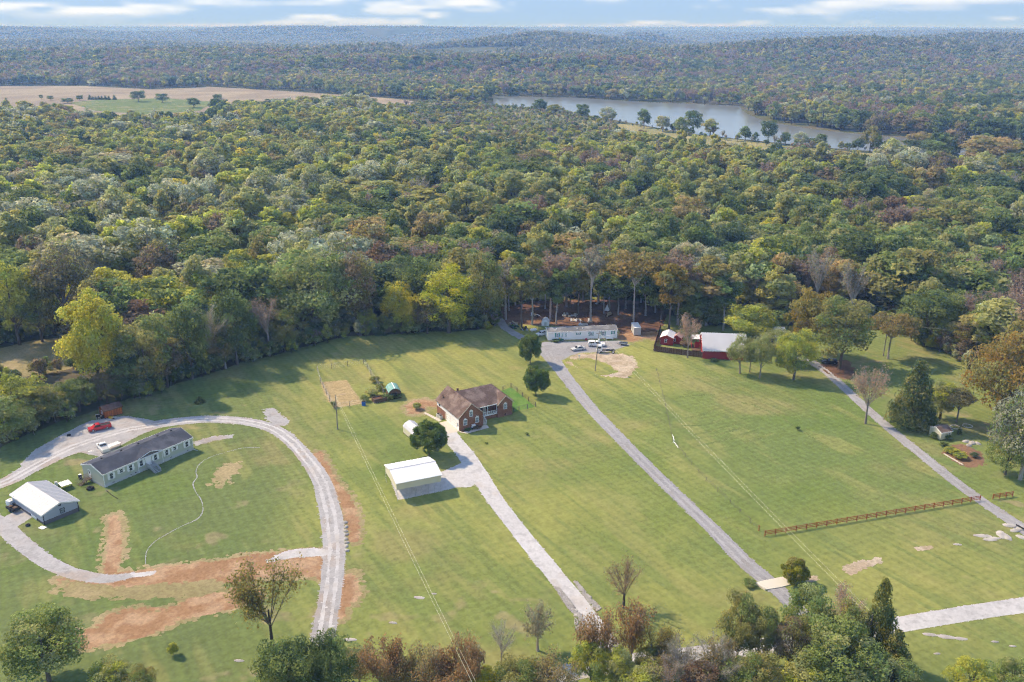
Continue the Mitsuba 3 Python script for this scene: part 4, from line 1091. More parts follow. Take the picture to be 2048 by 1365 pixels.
# kind: style, height, crown radius, crown bottom, colour, second colour, bare share, bark
KINDS = {
    'maple': ('round', 18, 6.6, 1.2, GREEN, PALE, 0.0, BARK),
    'oak': ('round', 20, 7.4, 1.6, DARK, GREEN, 0.0, BARK),
    'lime': ('round', 17, 6.2, 1.2, LIME, GREEN, 0.0, BARK),
    'gold': ('round', 17, 6.0, 1.2, (0.590, 0.550, 0.085), LIME, 0.0, BARK),
    'silver': ('round', 22, 6.8, 2.0, SILVER, PALE, 0.10, PALEBARK),
    'olive': ('round', 19, 6.6, 1.8, OLIVE, GREEN, 0.06, BARK),
    'brown': ('round', 18, 6.2, 2.0, BROWN, OLIVE, 0.30, BARK),
    'rust': ('round', 15, 5.4, 1.4, RUST, BROWN, 0.15, BARK),
    'tan': ('round', 19, 6.4, 2.0, TAN, OLIVE, 0.10, PALEBARK),
    'pale': ('tall', 21, 5.0, 2.0, PALE, LIME, 0.04, BARK),
    'poplar': ('tall', 23, 4.4, 2.5, (0.520, 0.505, 0.165), PALE, 0.0, BARK),
    'tallgreen': ('tall', 24, 4.8, 8.0, GREEN, DARK, 0.0, PALEBARK),
    'cedar': ('cone', 15, 5.0, 0.6, DARK, OLIVE, 0.0, BARK),
    'bluegreen': ('round', 19, 6.8, 3.0, BLUEGREEN, DARK, 0.0, BARK),
    'mauve': ('bare', 20, 5.8, 6.0, MAUVE, None, 1.0, MAUVE),
    'pinkbare': ('bare', 15, 5.0, 3.5, (0.52, 0.39, 0.32), None, 1.0, (0.26, 0.22, 0.19)),
    'weeping': ('bare', 10, 4.6, 2.4, (0.34, 0.26, 0.17), None, 1.0, (0.12, 0.10, 0.08)),
    'palestem': ('bare', 10, 3.6, 2.0, (0.46, 0.43, 0.38), None, 1.0, PALEBARK),
    'paleleaf': ('round', 16, 6.5, 2.0, (0.46, 0.47, 0.34), GREEN, 0.45, PALEBARK),
    'greygreen': ('spread', 18, 6.5, 4.0, (0.31, 0.30, 0.165), OLIVE, 0.45, (0.27, 0.235, 0.20)),
    'goldolive': ('round', 18, 6.2, 1.5, (0.37, 0.29, 0.07), OLIVE, 0.0, BARK),
    'flattop': ('spread', 14, 6.2, 6.5, (0.36, 0.29, 0.11), OLIVE, 0.12, PALEBARK),
    'orange': ('round', 13, 8.0, 1.0, (0.42, 0.30, 0.085), OLIVE, 0.05, BARK),
    'multi': ('bare', 16, 6.0, 3.0, (0.17, 0.14, 0.10), None, 1.0, (0.09, 0.07, 0.055)),
    'darkrust': ('round', 13, 5.0, 1.0, (0.27, 0.205, 0.165), RUST, 0.25, BARK),
    'goldlime': ('round', 20, 6.4, 2.0, (0.62, 0.62, 0.07), LIME, 0.0, BARK),
    'goldcedar': ('cone', 17, 5.0, 0.8, (0.27, 0.27, 0.06), DARK, 0.0, BARK),
    'goldbush': ('round', 6, 3.4, 0.2, (0.32, 0.33, 0.05), OLIVE, 0.0, BARK),
    'airy': ('round', 16, 6.0, 3.5, (0.340, 0.375, 0.130), PALE, 0.10, (0.27, 0.24, 0.20)),
    'brush': ('bare', 10, 5.2, 0.8, (0.36, 0.315, 0.225), None, 1.0, (0.2, 0.17, 0.14)),
    'redbrush': ('bare', 10, 5.2, 0.8, (0.35, 0.295, 0.20), None, 1.0, (0.2, 0.17, 0.14)),
    'dome': ('dome', 9, 4.6, 0.5, (0.165, 0.235, 0.062), (0.225, 0.285, 0.080), 0.0, BARK),
    'grey': ('bare', 20, 5.6, 6.0, (0.48, 0.45, 0.415), None, 1.0, PALEBARK),
}


LEAFCOL = {'brush': (0.40, 0.34, 0.16), 'redbrush': (0.41, 0.275, 0.135), 'mauve': (0.36, 0.27, 0.19), 'multi': (0.34, 0.30, 0.09), 'weeping': (0.33, 0.27, 0.13), 'pinkbare': (0.50, 0.38, 0.28), 'palestem': (0.36, 0.34, 0.20)}
LEAFN = {'brush': 1.3, 'redbrush': 1.7, 'multi': 1.3, 'weeping': 0.10, 'pinkbare': 0.5, 'mauve': 0.35, 'palestem': 0.6}


def build(kind, n, size, seed, limbs=7, nclump=None, over=None):
    """(crown, trunk) as (v, f, colour) for one tree of the kind"""
    st, H, R, z0, base, sec, bare, bark = KINDS[kind]
    H, R, z0 = over or (H, R, z0)
    rng = np.random.default_rng(seed)
    if st == 'bare':
        cr, big, end = bare_crown(rng, H, R, z0, int(n * 0.42), size * 0.20, base, leaves=int(n * LEAFN.get(kind, 0.22)), leafcol=LEAFCOL.get(kind, (0.32, 0.31, 0.20)), size=size * 0.8)
        v, f = tube([(0, 0, -0.3), (0.1, 0, z0 * 0.6), (0, 0.1, z0 + (H - z0) * 0.3)], [0.34, 0.26, 0.12], 6, False)
        tr = joinc([(v, f, tint(rng, bark, len(v), 0.1, 0.03)), big])
        return cr, tr
    cr, c, rc = crown(rng, H, R, z0, n, size, base, st, sec, nclump, bare)
    tr = trunk(rng, H, z0, R, c, (0.018 if H < 26 else 0.0095) * H, bark, limbs)
    return cr, tr


ARCH = {}


def archetype(key, kind, n, size, seed, joined=False, **k):
    """registers the shapegroups of one tree; joined: crown and trunk in one group"""
    if key in ARCH:
        return
    cr, tr = build(kind, n, size, seed, **k)
    if joined:
        v, f, c = joinc([cr, tr]) if tr is not None else cr
        scene['grp_' + key] = {'type': 'shapegroup', 'tree': mikit.ply((v, f), LEAF, False, color=c)}
    else:
        scene[f'grp_{key}_crown'] = {'type': 'shapegroup', 'crown': mikit.ply(cr[:2], LEAF, False, color=cr[2])}
        scene[f'grp_{key}_trunk'] = {'type': 'shapegroup', 'trunk': mikit.ply(tr[:2], 'mat_bark', False, color=tr[2])}
    ARCH[key] = KINDS[kind][1] if 'over' not in k else k['over'][0]


def inst(key, grp, x, y, z, rz, sx, sy, sz):
    scene[key] = {'type': 'instance', 'shapegroup': {'type': 'ref', 'id': grp}, 'to_world': T().translate([x, y, z]).rotate([0, 0, 1], rz).scale([sx, sy, sz])}


rt = np.random.default_rng(77)


def tree(name, label, arch, xy, h, w=None, group=None, rz=None, cat_='tree', z=None):
    """one tree as a thing of its own: height h, crown width w"""
    k = thing(name, label, cat_, group)
    st, H, R, z0 = KINDS.get(arch.split('_')[0], KINDS['oak'])[:4]
    H0, R0 = OVER.get(arch, (H, R))
    s = h / H0
    sw = (w / (1.8 * R0)) if w else s
    rz = rt.uniform(0, 360) if rz is None else rz
    zz = float(hgt(*xy)) if z is None else z
    inst(k + '__crown', f'grp_{arch}_crown', xy[0], xy[1], zz, rz, sw, sw, s)
    inst(k + '__trunk', f'grp_{arch}_trunk', xy[0], xy[1], zz, rz, sw, sw, s)
    return k


OVER = {}
# near and middle-distance trees: three of each common kind
COMMON = ['maple', 'oak', 'lime', 'gold', 'silver', 'olive', 'brown', 'rust', 'tan', 'pale', 'poplar', 'cedar', 'bluegreen', 'mauve', 'grey']
USED_N = {'brush': 2, 'redbrush': 2, 'dome': 2, 'airy': 2, 'pinkbare': 2, 'weeping': 1, 'palestem': 1, 'paleleaf': 1, 'greygreen': 1, 'goldolive': 1, 'flattop': 1, 'orange': 1, 'multi': 1, 'darkrust': 1, 'goldlime': 1, 'goldcedar': 1, 'goldbush': 1}
for kd, n_ in USED_N.items():
    for v_ in range(n_):
        archetype(f'{kd}_n{v_}', kd, 5500 if kd == 'airy' else 11000 if KINDS[kd][0] != 'bare' else 2600, 0.25 if kd != 'goldbush' else 0.22, 1500 + 17 * len(kd) + ord(kd[1]) + v_, limbs=10, nclump=84)
archetype('goldolive_m0', 'goldolive', 2300, 0.52, 2901)
for i_, kd in enumerate(COMMON):
    for v_ in range(2):
        archetype(f'{kd}_n{v_}', kd, 11000 if KINDS[kd][0] != 'bare' else 2800, 0.25, 1000 + 17 * i_ + v_, limbs=9, nclump=84)
        archetype(f'{kd}_m{v_}', kd, 4200 if KINDS[kd][0] != 'bare' else 2600, 0.48, 2000 + 17 * i_ + v_, limbs=6, nclump=52)
# tall forest-edge trees with long clear trunks
for nm, kd, ov in (('tallgreen_t', 'tallgreen', (28, 4.9, 9)), ('olive_t', 'olive', (27, 5.6, 8)), ('brown_t', 'tan', (27, 5.2, 8)), ('tan_t', 'tan', (28, 8.5, 13)), ('goldolive_t', 'goldolive', (27, 5.4, 9)), ('mauve_t', 'mauve', (27, 5.4, 10)), ('grey_t', 'grey', (28, 4.4, 13))):
    archetype(nm, kd, 3800, 0.48, 3000 + len(nm) * 7 + ord(nm[0]), over=ov)
    OVER[nm] = ov[:2]
archetype('fork_t', 'flattop', 2600, 0.55, 3777, over=(29, 9.5, 15), limbs=9)
OVER['fork_t'] = (29, 9.5)

PLACED, MAX_IND = [], 165


def tr(label, arch, u, name='tree', cat_='tree', group=None, rz=None, clear=True):
    xy, h, w = u
    if clear:
        PLACED.append((xy[0], xy[1], w / 2))
    return tree(name, label, arch, xy, h, w, group, rz, cat_)


# lawn trees
tr('round dense green tree beside the cream carport', 'dome_n0', ((-20.5,198.9),9.2,8.6))
tr('small loose green tree at the edge of the white home drive', 'dome_n1', ((5.7,263.3),10.0,7.2))
tr('small dense round green tree by the fenced yard of the brick house', 'dome_n1', ((6.9,237.0),9.4,7.1))
tr('half-bare pale pink tree in front of the privacy fence', 'pinkbare_n0', ((56.3,268.3),15.3,7.6))
tr('bright yellow-green tree behind the red house', 'lime_n0', ((80.5,281.7),14.9,17.6))
tr('thin yellow-green tree in front of the red house wall', 'airy_n1', ((69.7,254.3),12.9,8.8))
tr('slender green tree second from the left in front of the red house', 'airy_n0', ((73.0,255.5),11.9,6.1))
tr('slender green tree with dirt at its foot right of the red house', 'airy_n1', ((74.7,250.5),14.2,7.8))
tr('green tree with pale trunk at the top of the right drive', 'lime_n1', ((84.6,249.3),17.1,11.9))
tr('bright green tree behind the slender trees right of the red house', 'airy_n1', ((83.8,264.6),11.5,11.0))
tr('golden olive tree behind the dark parked car', 'goldolive_n0', ((95.4,270.1),23.8,15.2))
tr('large olive brown tree shading the dark parked car', 'olive_n0', ((101.5,258.5),24.7,18.6))
tr('flat-topped olive tree alone on the grass beyond the right drive', 'flattop_n0', ((120.2,267.3),15.3,14.6))
tr('half-bare pinkish tree leaning beside the right drive', 'pinkbare_n1', ((94.5,217.8),17.7,9.0))
tr('broad conical evergreen beside the right drive', 'cedar_n0', ((106.4,217.1),18.5,12.1))
tr('small thin green tree between the evergreen and the cream shed', 'pale_n0', ((115.9,221.0),11.7,7.5))
tr('small grey-green tree with pale trunk behind the cream shed', 'greygreen_n0', ((119.0,218.4),11.3,8.2))
tr('wide orange-topped bushy tree at the right edge', 'orange_n0', ((132.8,219.7),23.4,23.1))
tr('dark green tree leaning into the orange-topped one', 'oak_n1', ((138.6,224.3),18.0,12.2))
tr('pale grey half-bare tree at the right edge', 'paleleaf_n0', ((119.0,186.5),24.0,16.0))
tr('low green tree at the foot of the pale half-bare one', 'maple_n1', ((116.8,188.9),10.4,9.4))
tr('weeping leafless tree alone on the lower lawn', 'weeping_n0', ((20.4,137.4),9.7,8.3))
tr('multi-stemmed olive tree on the clay scrape', 'multi_n0', ((-41.0,127.0),17.1,12.6))
# near trees along the bottom
tr('big green tree in the lower left corner', 'maple_n0', ((-75.0,118.2),13.0,13.1))
tr('pale yellow-green bush at the bottom left', 'pale_n1', ((-64.0,116.4),5.5,6.0))
tr('small olive bush at the bottom between two green trees', 'olive_n1', ((-58.8,115.1),5.0,5.5))
tr('brown brush bush over the pale road', 'brush_n0', ((25.7,119.3),8.0,6.9))
tr('greenish bush over the pale road left of the grey thicket', 'olive_n0', ((21.9,117.6),7.0,5.6))
tr('brown brush bush at the right end of the grey thicket', 'brush_n1', ((33.0,117.7),8.0,6.8))
tr('leafy green bush low at the right end of the grey thicket', 'maple_n1', ((35.2,115.0),7.0,6.7))
tr('small bush in the brown row next to the dark green pair', 'brush_n1', ((-24.5,117.1),7.0,6.4))
tr('low half-bare bush in the middle of the brown row', 'brush_n0', ((-17.5,115.0),7.0,7.1))
tr('low half-bare bush at the right of the brown row', 'brush_n1', ((2.8,114.2),6.0,7.0))
tr('dark green broad tree at the bottom beside the curved drive', 'oak_n0', ((-33.5,109.9),15.7,10.2))
tr('dark green broad tree overlapping the end of the curved drive', 'oak_n1', ((-27.7,112.0),14.6,8.2))
tr('lighter green tree at the bottom edge below the dark pair', 'maple_n0', ((-34.7,109.9),10.1,8.9))
tr('reddish brown tree at the bottom left of the brown row', 'redbrush_n0', ((-19.9,114.0),11.2,7.4))
tr('purplish brown tree at the middle of the brown row', 'redbrush_n1', ((-7.3,114.9),11.2,6.3))
tr('dull brown tree at the bottom between two redder ones', 'brush_n0', ((-13.8,113.9),10.1,6.3))
tr('rust brown tree below the purplish one', 'redbrush_n0', ((-10.2,112.4),9.0,9.1))
tr('golden bush at the bottom edge of the brown row', 'gold_n0', ((-4.2,114.3),5.6,4.9))
tr('fine grey leafless tree right of the purplish tree', 'grey_n0', ((-1.7,120.9),10.1,5.1))
tr('small grey leafless tree in the gap of the brown row', 'grey_n1', ((-6.2,115.9),9.0,4.3))
tr('nearly bare pale-stemmed tree on the edge of the lower lawn', 'palestem_n0', ((4.4,125.7),9.4,6.0))
tr('olive bushy tree right below the pale-stemmed one', 'olive_n0', ((0.8,113.3),9.0,7.7))
tr('brown thicket tree at the bottom beside the olive one', 'brush_n1', ((6.6,113.0),9.0,7.7))
tr('rust tree covering the end of the straight drive', 'redbrush_n1', ((14.0,120.0),12.3,6.7))
tr('rust tree right below the weeping leafless tree', 'redbrush_n0', ((19.8,122.4),12.3,6.6))
tr('yellow-green tree under the rust tree by the drive end', 'lime_n0', ((12.7,116.9),9.0,6.4))
tr('slim green tree on the pale road verge', 'pale_n0', ((16.9,115.7),9.0,4.3))
tr('light green tree at the bottom by the road', 'pale_n1', ((20.4,112.7),7.8,7.0))
tr('thin olive tree right of the road gap', 'multi_n0', ((23.1,119.2),11.2,5.9))
tr('grey leafless tree at the left of the grey thicket', 'grey_n0', ((26.4,115.5),11.2,6.3))
tr('grey leafless tree in the middle of the grey thicket', 'grey_n1', ((31.7,117.9),10.1,6.5))
tr('mauve leafless tree low in the grey thicket', 'mauve_n0', ((24.3,113.6),9.0,6.3))
tr('grey leafless tree low at the right of the grey thicket', 'grey_n0', ((33.8,114.7),9.0,5.7))
tr('orange rust tree at the bottom below the grey thicket', 'rust_n0', ((29.3,113.3),7.8,6.3))
tr('olive tree with brown tips left of the concrete culvert', 'olive_n1', ((37.3,122.4),14.6,6.6))
tr('brownish green tree below the concrete culvert', 'olive_n0', ((40.6,121.4),13.4,5.9))
tr('brown tipped tree over the road right of the culvert', 'brown_n0', ((45.0,119.6),12.3,6.5))
tr('leafy green tree with pale stems right of the culvert', 'maple_n1', ((49.0,124.4),14.6,8.1))
tr('pinkish half-bare tree behind the green ones', 'pinkbare_n0', ((56.5,127.3),12.3,5.6))
tr('tall dark evergreen with yellow-green top beside the road', 'goldcedar_n0', ((60.1,122.2),17.0,6.7))
tr('dark evergreen behind the big green tree', 'cedar_n1', ((61.3,117.9),10.1,6.5))
tr('big green tree in front of the tall evergreen', 'maple_n0', ((51.2,115.0),13.4,13.4))
tr('green tree between the pink tree and the tall evergreen', 'olive_n1', ((55.1,122.3),12.3,6.6))
tr('small olive tree at the bottom left of the big green tree', 'olive_n1', ((38.3,114.1),9.0,7.8))
tr('light olive tree at the bottom edge of the picture beside the big green tree', 'pale_n0', ((46.3,113.3),7.8,8.4))
tr('mid green tree at the bottom under the tall evergreen', 'maple_n1', ((59.2,113.9),7.8,9.2))
tr('yellowish green tree in the lower right corner', 'lime_n1', ((71.3,112.2),9.0,7.7))
tr('green treetop at the far lower right', 'maple_n0', ((78.3,114.1),7.8,6.3))
tr('round yellow-green bush beside the concrete culvert', 'goldbush_n0', ((53.8,145.4),5.1,4.9), name='bush', cat_='bush')
# left forest edge
tr('tall yellow tree standing before the brown field', 'gold_n0', ((-118.1,237.7),32.2,17.2))
tr('olive tree right of the tall yellow one', 'olive_n0', ((-104.1,237.0),25.6,16.6))
tr('brown lower tree under the olive one at the forest edge', 'brown_n0', ((-101.4,243.4),17.1,11.6))
tr('dark green tree right of the brown one at the left forest edge', 'oak_n0', ((-96.3,250.1),25.2,13.0))
tr('pale leafless branching tree at the left forest edge', 'grey_n0', ((-92.4,256.8),22.9,13.7))
tr('dark green leaning tree beside the pale leafless one', 'oak_n1', ((-86.2,262.0),25.3,15.4))
tr('orange brown tree low at the forest edge', 'tan_n0', ((-88.8,258.5),16.0,9.2))
tr('grey-brown half-bare tree left of the huge green tree', 'mauve_n0', ((-78.1,270.1),21.3,12.7))
tr('small olive tree before the huge green tree', 'olive_n1', ((-74.2,273.9),15.2,11.3))
tr('huge broad green tree at the forest edge', 'maple_n1', ((-67.3,289.9),32.3,29.9))
tr('bright lime tree left of the huge green tree', 'lime_n0', ((-80.3,299.3),20.0,12.2))
tr('brown half-bare tree right of the huge green tree', 'brown_n1', ((-53.4,292.0),29.7,15.3))
tr('small bright green sapling in the shade of the huge tree', 'lime_n1', ((-50.0,292.0),9.6,6.9))
tr('dark green rounded tree behind the two yellow ones', 'oak_n0', ((-33.2,303.1),26.4,19.3))
tr('bright yellow tree at the forest edge', 'gold_n1', ((-38.2,292.0),20.0,12.6))
tr('brilliant yellow-green tall tree at the forest edge', 'goldlime_n0', ((-21.9,293.1),25.0,20.1))
tr('dark shrubby tree between the two yellow ones', 'brown_n1', ((-29.2,292.0),14.0,10.3))
tr('olive brown tree right of the brilliant yellow-green one', 'olive_n1', ((-9.9,299.1),28.4,15.6))
tr('dark trunked tree beside the woodland track', 'oak_n1', ((-16.6,299.1),15.6,12.2))
tr('yellow-green leafy tree left of the orange shed', 'lime_n0', ((-131.5,216.5),15.3,15.8))
tr('olive green tree behind the parked red pickup', 'olive_n1', ((-124.5,218.4),11.7,10.6))
tr('dark green bush tree next to the orange shed', 'oak_n0', ((-119.1,225.7),10.7,10.9))
tr('grey-brown bush tree behind the orange shed', 'brown_n0', ((-114.2,231.9),10.0,10.4))
tr('dark green tree in the hedge right of the orange shed', 'oak_n1', ((-108.0,235.9),14.5,14.2))
tr('low green tree at the far left edge below the yellow-green one', 'maple_n1', ((-128.9,206.5),13.1,13.9))
tr('wide fine-branched grey tree behind the brown field', 'greygreen_n0', ((-151.9,289.9),35.3,21.0))
tr('yellowish tree at the left edge behind the brown field', 'lime_n1', ((-164.3,280.7),31.6,18.0))
tr('dark olive tree beside the fine-branched grey one', 'olive_n0', ((-158.2,283.7),25.0,14.9))
# tall trees over the bare soil behind the white home
for lb, ar, u in (
        ('tall brown tree with bare trunk left above the white home', 'brown_t', ((7.1,301.9),26.5,12.3)),
        ('tall brownish tree nearest the woodland track', 'olive_t', ((3.4,299.1),24.5,10.8)),
        ('pale leafless tall tree over the woodland track', 'grey_t', ((-2.2,307.7),22.3,10.7)),
        ('mauve leafless tall tree behind the tiny white shed', 'mauve_t', ((13.8,307.7),26.9,13.9)),
        ('dark leafy tall tree left of the junk heap', 'tallgreen_t', ((15.7,303.1),21.7,9.2)),
        ('leafy green-brown tall tree above the junk heap', 'olive_t', ((24.3,313.6),22.7,12.7)),
        ('tall pale thin tree right above the middle of the white home', 'grey_t', ((28.2,304.8),29.9,10.2)),
        ('brown tall tree behind the stacked logs', 'brown_t', ((36.7,321.1),22.7,11.5)),
        ('great tan forked tree standing tallest behind the white home', 'fork_t', ((43.6,304.2),28.6,20.4)),
        ('dark narrow tree left of the great forked tree', 'tallgreen_t', ((39.1,313.6),16.2,7.7)),
        ('green narrow tree right of the great forked tree', 'tallgreen_t', ((49.0,312.4),21.1,10.5)),
        ('dark tree left behind the great forked tree', 'oak_m0', ((43.5,328.8),17.0,11.4)),
        ('olive yellow tall tree left behind the red sheds', 'goldolive_t', ((54.5,294.2),25.7,12.7)),
        ('mauve-brown tall tree behind the red sheds', 'mauve_t', ((59.1,301.9),27.7,15.1)),
        ('dark brown tall tree behind the red house', 'brown_t', ((68.9,300.8),26.7,17.5)),
        ('dark green tree under the brown ones behind the red house', 'oak_m1', ((64.0,297.4),16.0,12.2)),
        ('narrow dark tree left of the bare forked tree', 'tallgreen_t', ((73.7,295.3),22.0,10.3)),
        ('white leafless forked tree behind the bright yellow-green tree', 'grey_t', ((88.1,307.7),19.6,11.1)),
        ('pale green narrow tree right of the bare forked tree', 'poplar_m0', ((93.1,303.1),23.5,12.3)),
        ('grey-mauve wide leafless tree behind the golden olive tree', 'mauve_m0', ((111.9,326.2),20.5,16.0)),
        ('grey leafless tree right of the mauve one', 'grey_m0', ((122.5,307.7),20.5,12.5)),
        ('broad dark olive tree above the flat-topped one', 'olive_m0', ((140.6,307.7),27.8,26.7)),
        ('dark spreading tree on the far side of the right lawn', 'oak_n0', ((137.9,280.7),20.8,21.4)),
        ('brown-green tree at the end of the right lawn', 'brown_n1', ((143.7,268.3),12.8,11.8)),
        ('tan leafless tree at the right edge of the woods', 'pinkbare_n1', ((168.3,280.7),25.8,13.1)),
        ('dark green tree behind the right lawn corner', 'oak_n1', ((150.0,266.4),21.6,14.1))):
    tr(lb, ar, u)
for i_, (ar, u) in enumerate((
        ('tallgreen_t', ((1.1,324.9),21.8,11.3)), ('oak_m1', ((9.8,330.2),18.6,11.5)), ('brown_t', ((19.6,331.5),19.3,11.5)), ('tallgreen_t', ((27.2,330.2),17.6,10.7)), ('olive_t', ((33.3,331.5),18.7,11.5)), ('tallgreen_t', ((53.1,316.1),20.2,11.7)), ('oak_m0', ((54.0,307.7),18.7,11.5)),
        ('brown_t', ((49.6,328.8),18.9,11.4)), ('tallgreen_t', ((34.0,314.9),16.8,7.3)), ('brown_t', ((12.4,321.1),19.0,10.1)), ('olive_t', ((21.9,322.3),18.6,9.3)), ('oak_m1', ((52.5,324.9),18.0,11.3)), ('tallgreen_t', ((42.9,321.1),17.1,8.2)), ('brown_t', ((-1.1,318.6),21.5,11.1)))):
    tr('one of the many tall trees crowded over the bare soil', ar, u, group='tall trees crowded over the bare soil')
# crowns that stand out in the woodland
for lb, ar, u in (
        ('large silvery tree high in the left woods', 'silver_m0', ((-250.3,516.7),25.0,34.1)),
        ('silvery tree behind the large silvery one', 'silver_m1', ((-263.7,595.4),24.0,39.7)),
        ('small silvery tree below the large silvery one', 'silver_m0', ((-177.5,426.4),20.0,15.0)),
        ('pale silvery tree at the left edge of the woods', 'silver_m1', ((-287.7,527.6),24.0,20.6)),
        ('grey-green silvery tree in the centre left woods', 'silver_m1', ((-127.4,442.3),24.0,23.7)),
        ('second grey-green silvery tree in the centre left woods', 'silver_m0', ((-113.7,436.7),23.0,21.0)),
        ('slim silvery tree above the huge green tree', 'silver_m0', ((-84.2,383.2),22.0,9.6)),
        ('yellow-green bushy crown in the left woods', 'lime_m0', ((-193.9,446.6),22.0,22.7)),
        ('golden yellow crown in the left woods above the tall yellow tree', 'gold_m0', ((-140.6,305.4),22.0,16.0)),
        ('golden green crown at the middle of the left woods', 'gold_m1', ((-180.4,479.3),23.0,29.6)),
        ('olive gold crown above the small silvery tree', 'goldolive_m0', ((-170.9,499.3),22.0,30.8)),
        ('yellow crown at the upper left edge', 'gold_m0', ((-359.1,669.5),20.0,37.0)),
        ('bright lime crown in the left woods', 'lime_m1', ((-123.7,356.9),22.0,15.4)),
        ('tan crown left of the huge green tree', 'tan_m0', ((-99.6,357.7),21.0,12.3)),
        ('very dark round crown at the upper left woods', 'oak_m0', ((-184.9,598.3),22.0,29.9)),
        ('dark green crown above the yellow row of the centre', 'oak_m1', ((-71.4,457.2),24.0,24.5)),
        ('dark crown high in the centre woods', 'bluegreen_m0', ((-63.5,683.7),22.0,34.0)),
        ('brown broad crown in the centre woods', 'brown_m0', ((11.9,598.3),22.0,29.9)),
        ('dark dense crown right of the brown broad one', 'oak_m0', ((55.0,548.5),24.0,27.5)),
        ('very dark spreading crown above the mauve row', 'oak_m1', ((1.4,416.0),25.0,30.6)),
        ('tan pointed crown beside the very dark spreading one', 'tan_m1', ((31.0,431.0),24.0,12.2)),
        ('yellow rounded crown above the mauve row', 'gold_m1', ((-31.3,397.5),20.0,14.0)),
        ('bright green crown above the mauve row', 'lime_m0', ((-13.7,376.0),20.0,16.8)),
        ('straw yellow row crown left in the centre woods', 'poplar_m1', ((-92.4,512.0),22.0,25.8)),
        ('straw yellow row crown right in the centre woods', 'poplar_m0', ((-46.0,472.4),22.0,29.2)),
        ('straw yellow crown at the middle of the row', 'poplar_m1', ((-69.3,499.3),22.0,25.2)),
        ('golden tan crown in the right woods', 'tan_m1', ((87.9,433.8),24.0,19.6)),
        ('light green crown in the right centre woods', 'pale_m0', ((45.6,354.1),22.0,11.2)),
        ('bright green crown high in the right centre woods', 'lime_m1', ((84.9,490.0),24.0,19.2)),
        ('pale spiky crown in the right woods', 'pale_m1', ((160.0,508.1),24.0,14.2)),
        ('pale green large crown at the right edge woods', 'pale_m1', ((198.4,372.6),25.0,18.1)),
        ('orange brown crown in the right woods', 'goldolive_m0', ((153.7,387.5),22.0,17.7)),
        ('light green crown left of the orange brown one', 'maple_m0', ((127.6,381.0),22.0,13.1)),
        ('large mid green crown in the right woods', 'maple_m1', ((141.1,315.5),25.0,25.6)),
        ('dark rounded crown at the right woods', 'oak_m0', ((195.0,414.2),23.0,21.1)),
        ('tan brown crown at the upper right edge', 'tan_m0', ((365.4,688.9),24.0,41.8)),
        ('dark pointed crown by the right end of the river', 'oak_m1', ((333.6,708.7),18.0,23.5)),
        ('grey-green crown in the upper right woods', 'silver_m1', ((217.2,460.3),24.0,12.4)),
        ('mauve bare crown left of the dark round tree', 'mauve_m1', ((-66.1,346.8),21.0,16.0)),
        ('reddish brown crown beside the mauve one', 'rust_m0', ((-52.0,345.0),21.0,15.9)),
        ('mauve bare crown above the yellow-green tall tree', 'mauve_m0', ((-34.4,346.8),21.0,16.0)),
        ('pinkish bare crown above the woodland track', 'mauve_m1', ((-15.5,343.3),21.0,15.8)),
        ('mauve bare crown right above the white home', 'mauve_m0', ((20.6,324.1),22.0,15.0)),
        ('mauve bare crown right of the pale thin tree', 'mauve_m1', ((33.2,328.4),20.0,11.4))):
    tr(lb, ar, u)
# far trees that stand apart on the fields
for lb, u in (('dark round tree on the tan field left of the road', ((-531.4,1310.9),16.5,21.3)), ('dark tree right of the round one on the tan field', ((-490.7,1293.1),13.6,16.8)), ('dark tree far left on the tan field', ((-623.0,1329.2),8.4,10.1)),
              ('small dark tree at the left end of the tan field', ((-670.1,1338.5),7.0,8.7)), ('narrow dark tree beside it on the tan field', ((-692.7,1357.6),7.1,5.9)), ('shrubby tree standing at the edge of the tan field', ((-620.0,1284.3),7.4,16.7)),
              ('dark tree before the tan field by the pale pond', ((-418.7,1210.6),14.0,17.1)), ('dark upright tree before the tan field', ((-391.3,1226.2),18.0,12.0)), ('dark pair tree right of the upright one', ((-301.7,1195.3),13.8,13.0)),
              ('dark tree alone at the right end of the tan field', ((-217.7,1165.8),20.2,16.4))):
    tr(lb, 'oak_m0', u)
for i_, u in enumerate((((-617.0,1348.0),7.1,5.8), ((-612.6,1348.0),4.9,5.1), ((-608.2,1348.0),4.9,5.1), ((-603.8,1348.0),5.7,5.1), ((-599.4,1348.0),5.7,5.1), ((-594.3,1348.0),6.4,5.8), ((-589.2,1348.0),5.7,5.1), ((-581.2,1348.0),7.1,5.8))):
    tr('tiny dark tree in the even row on the tan field', 'cedar_m0', u, group='row of tiny trees on the tan field')
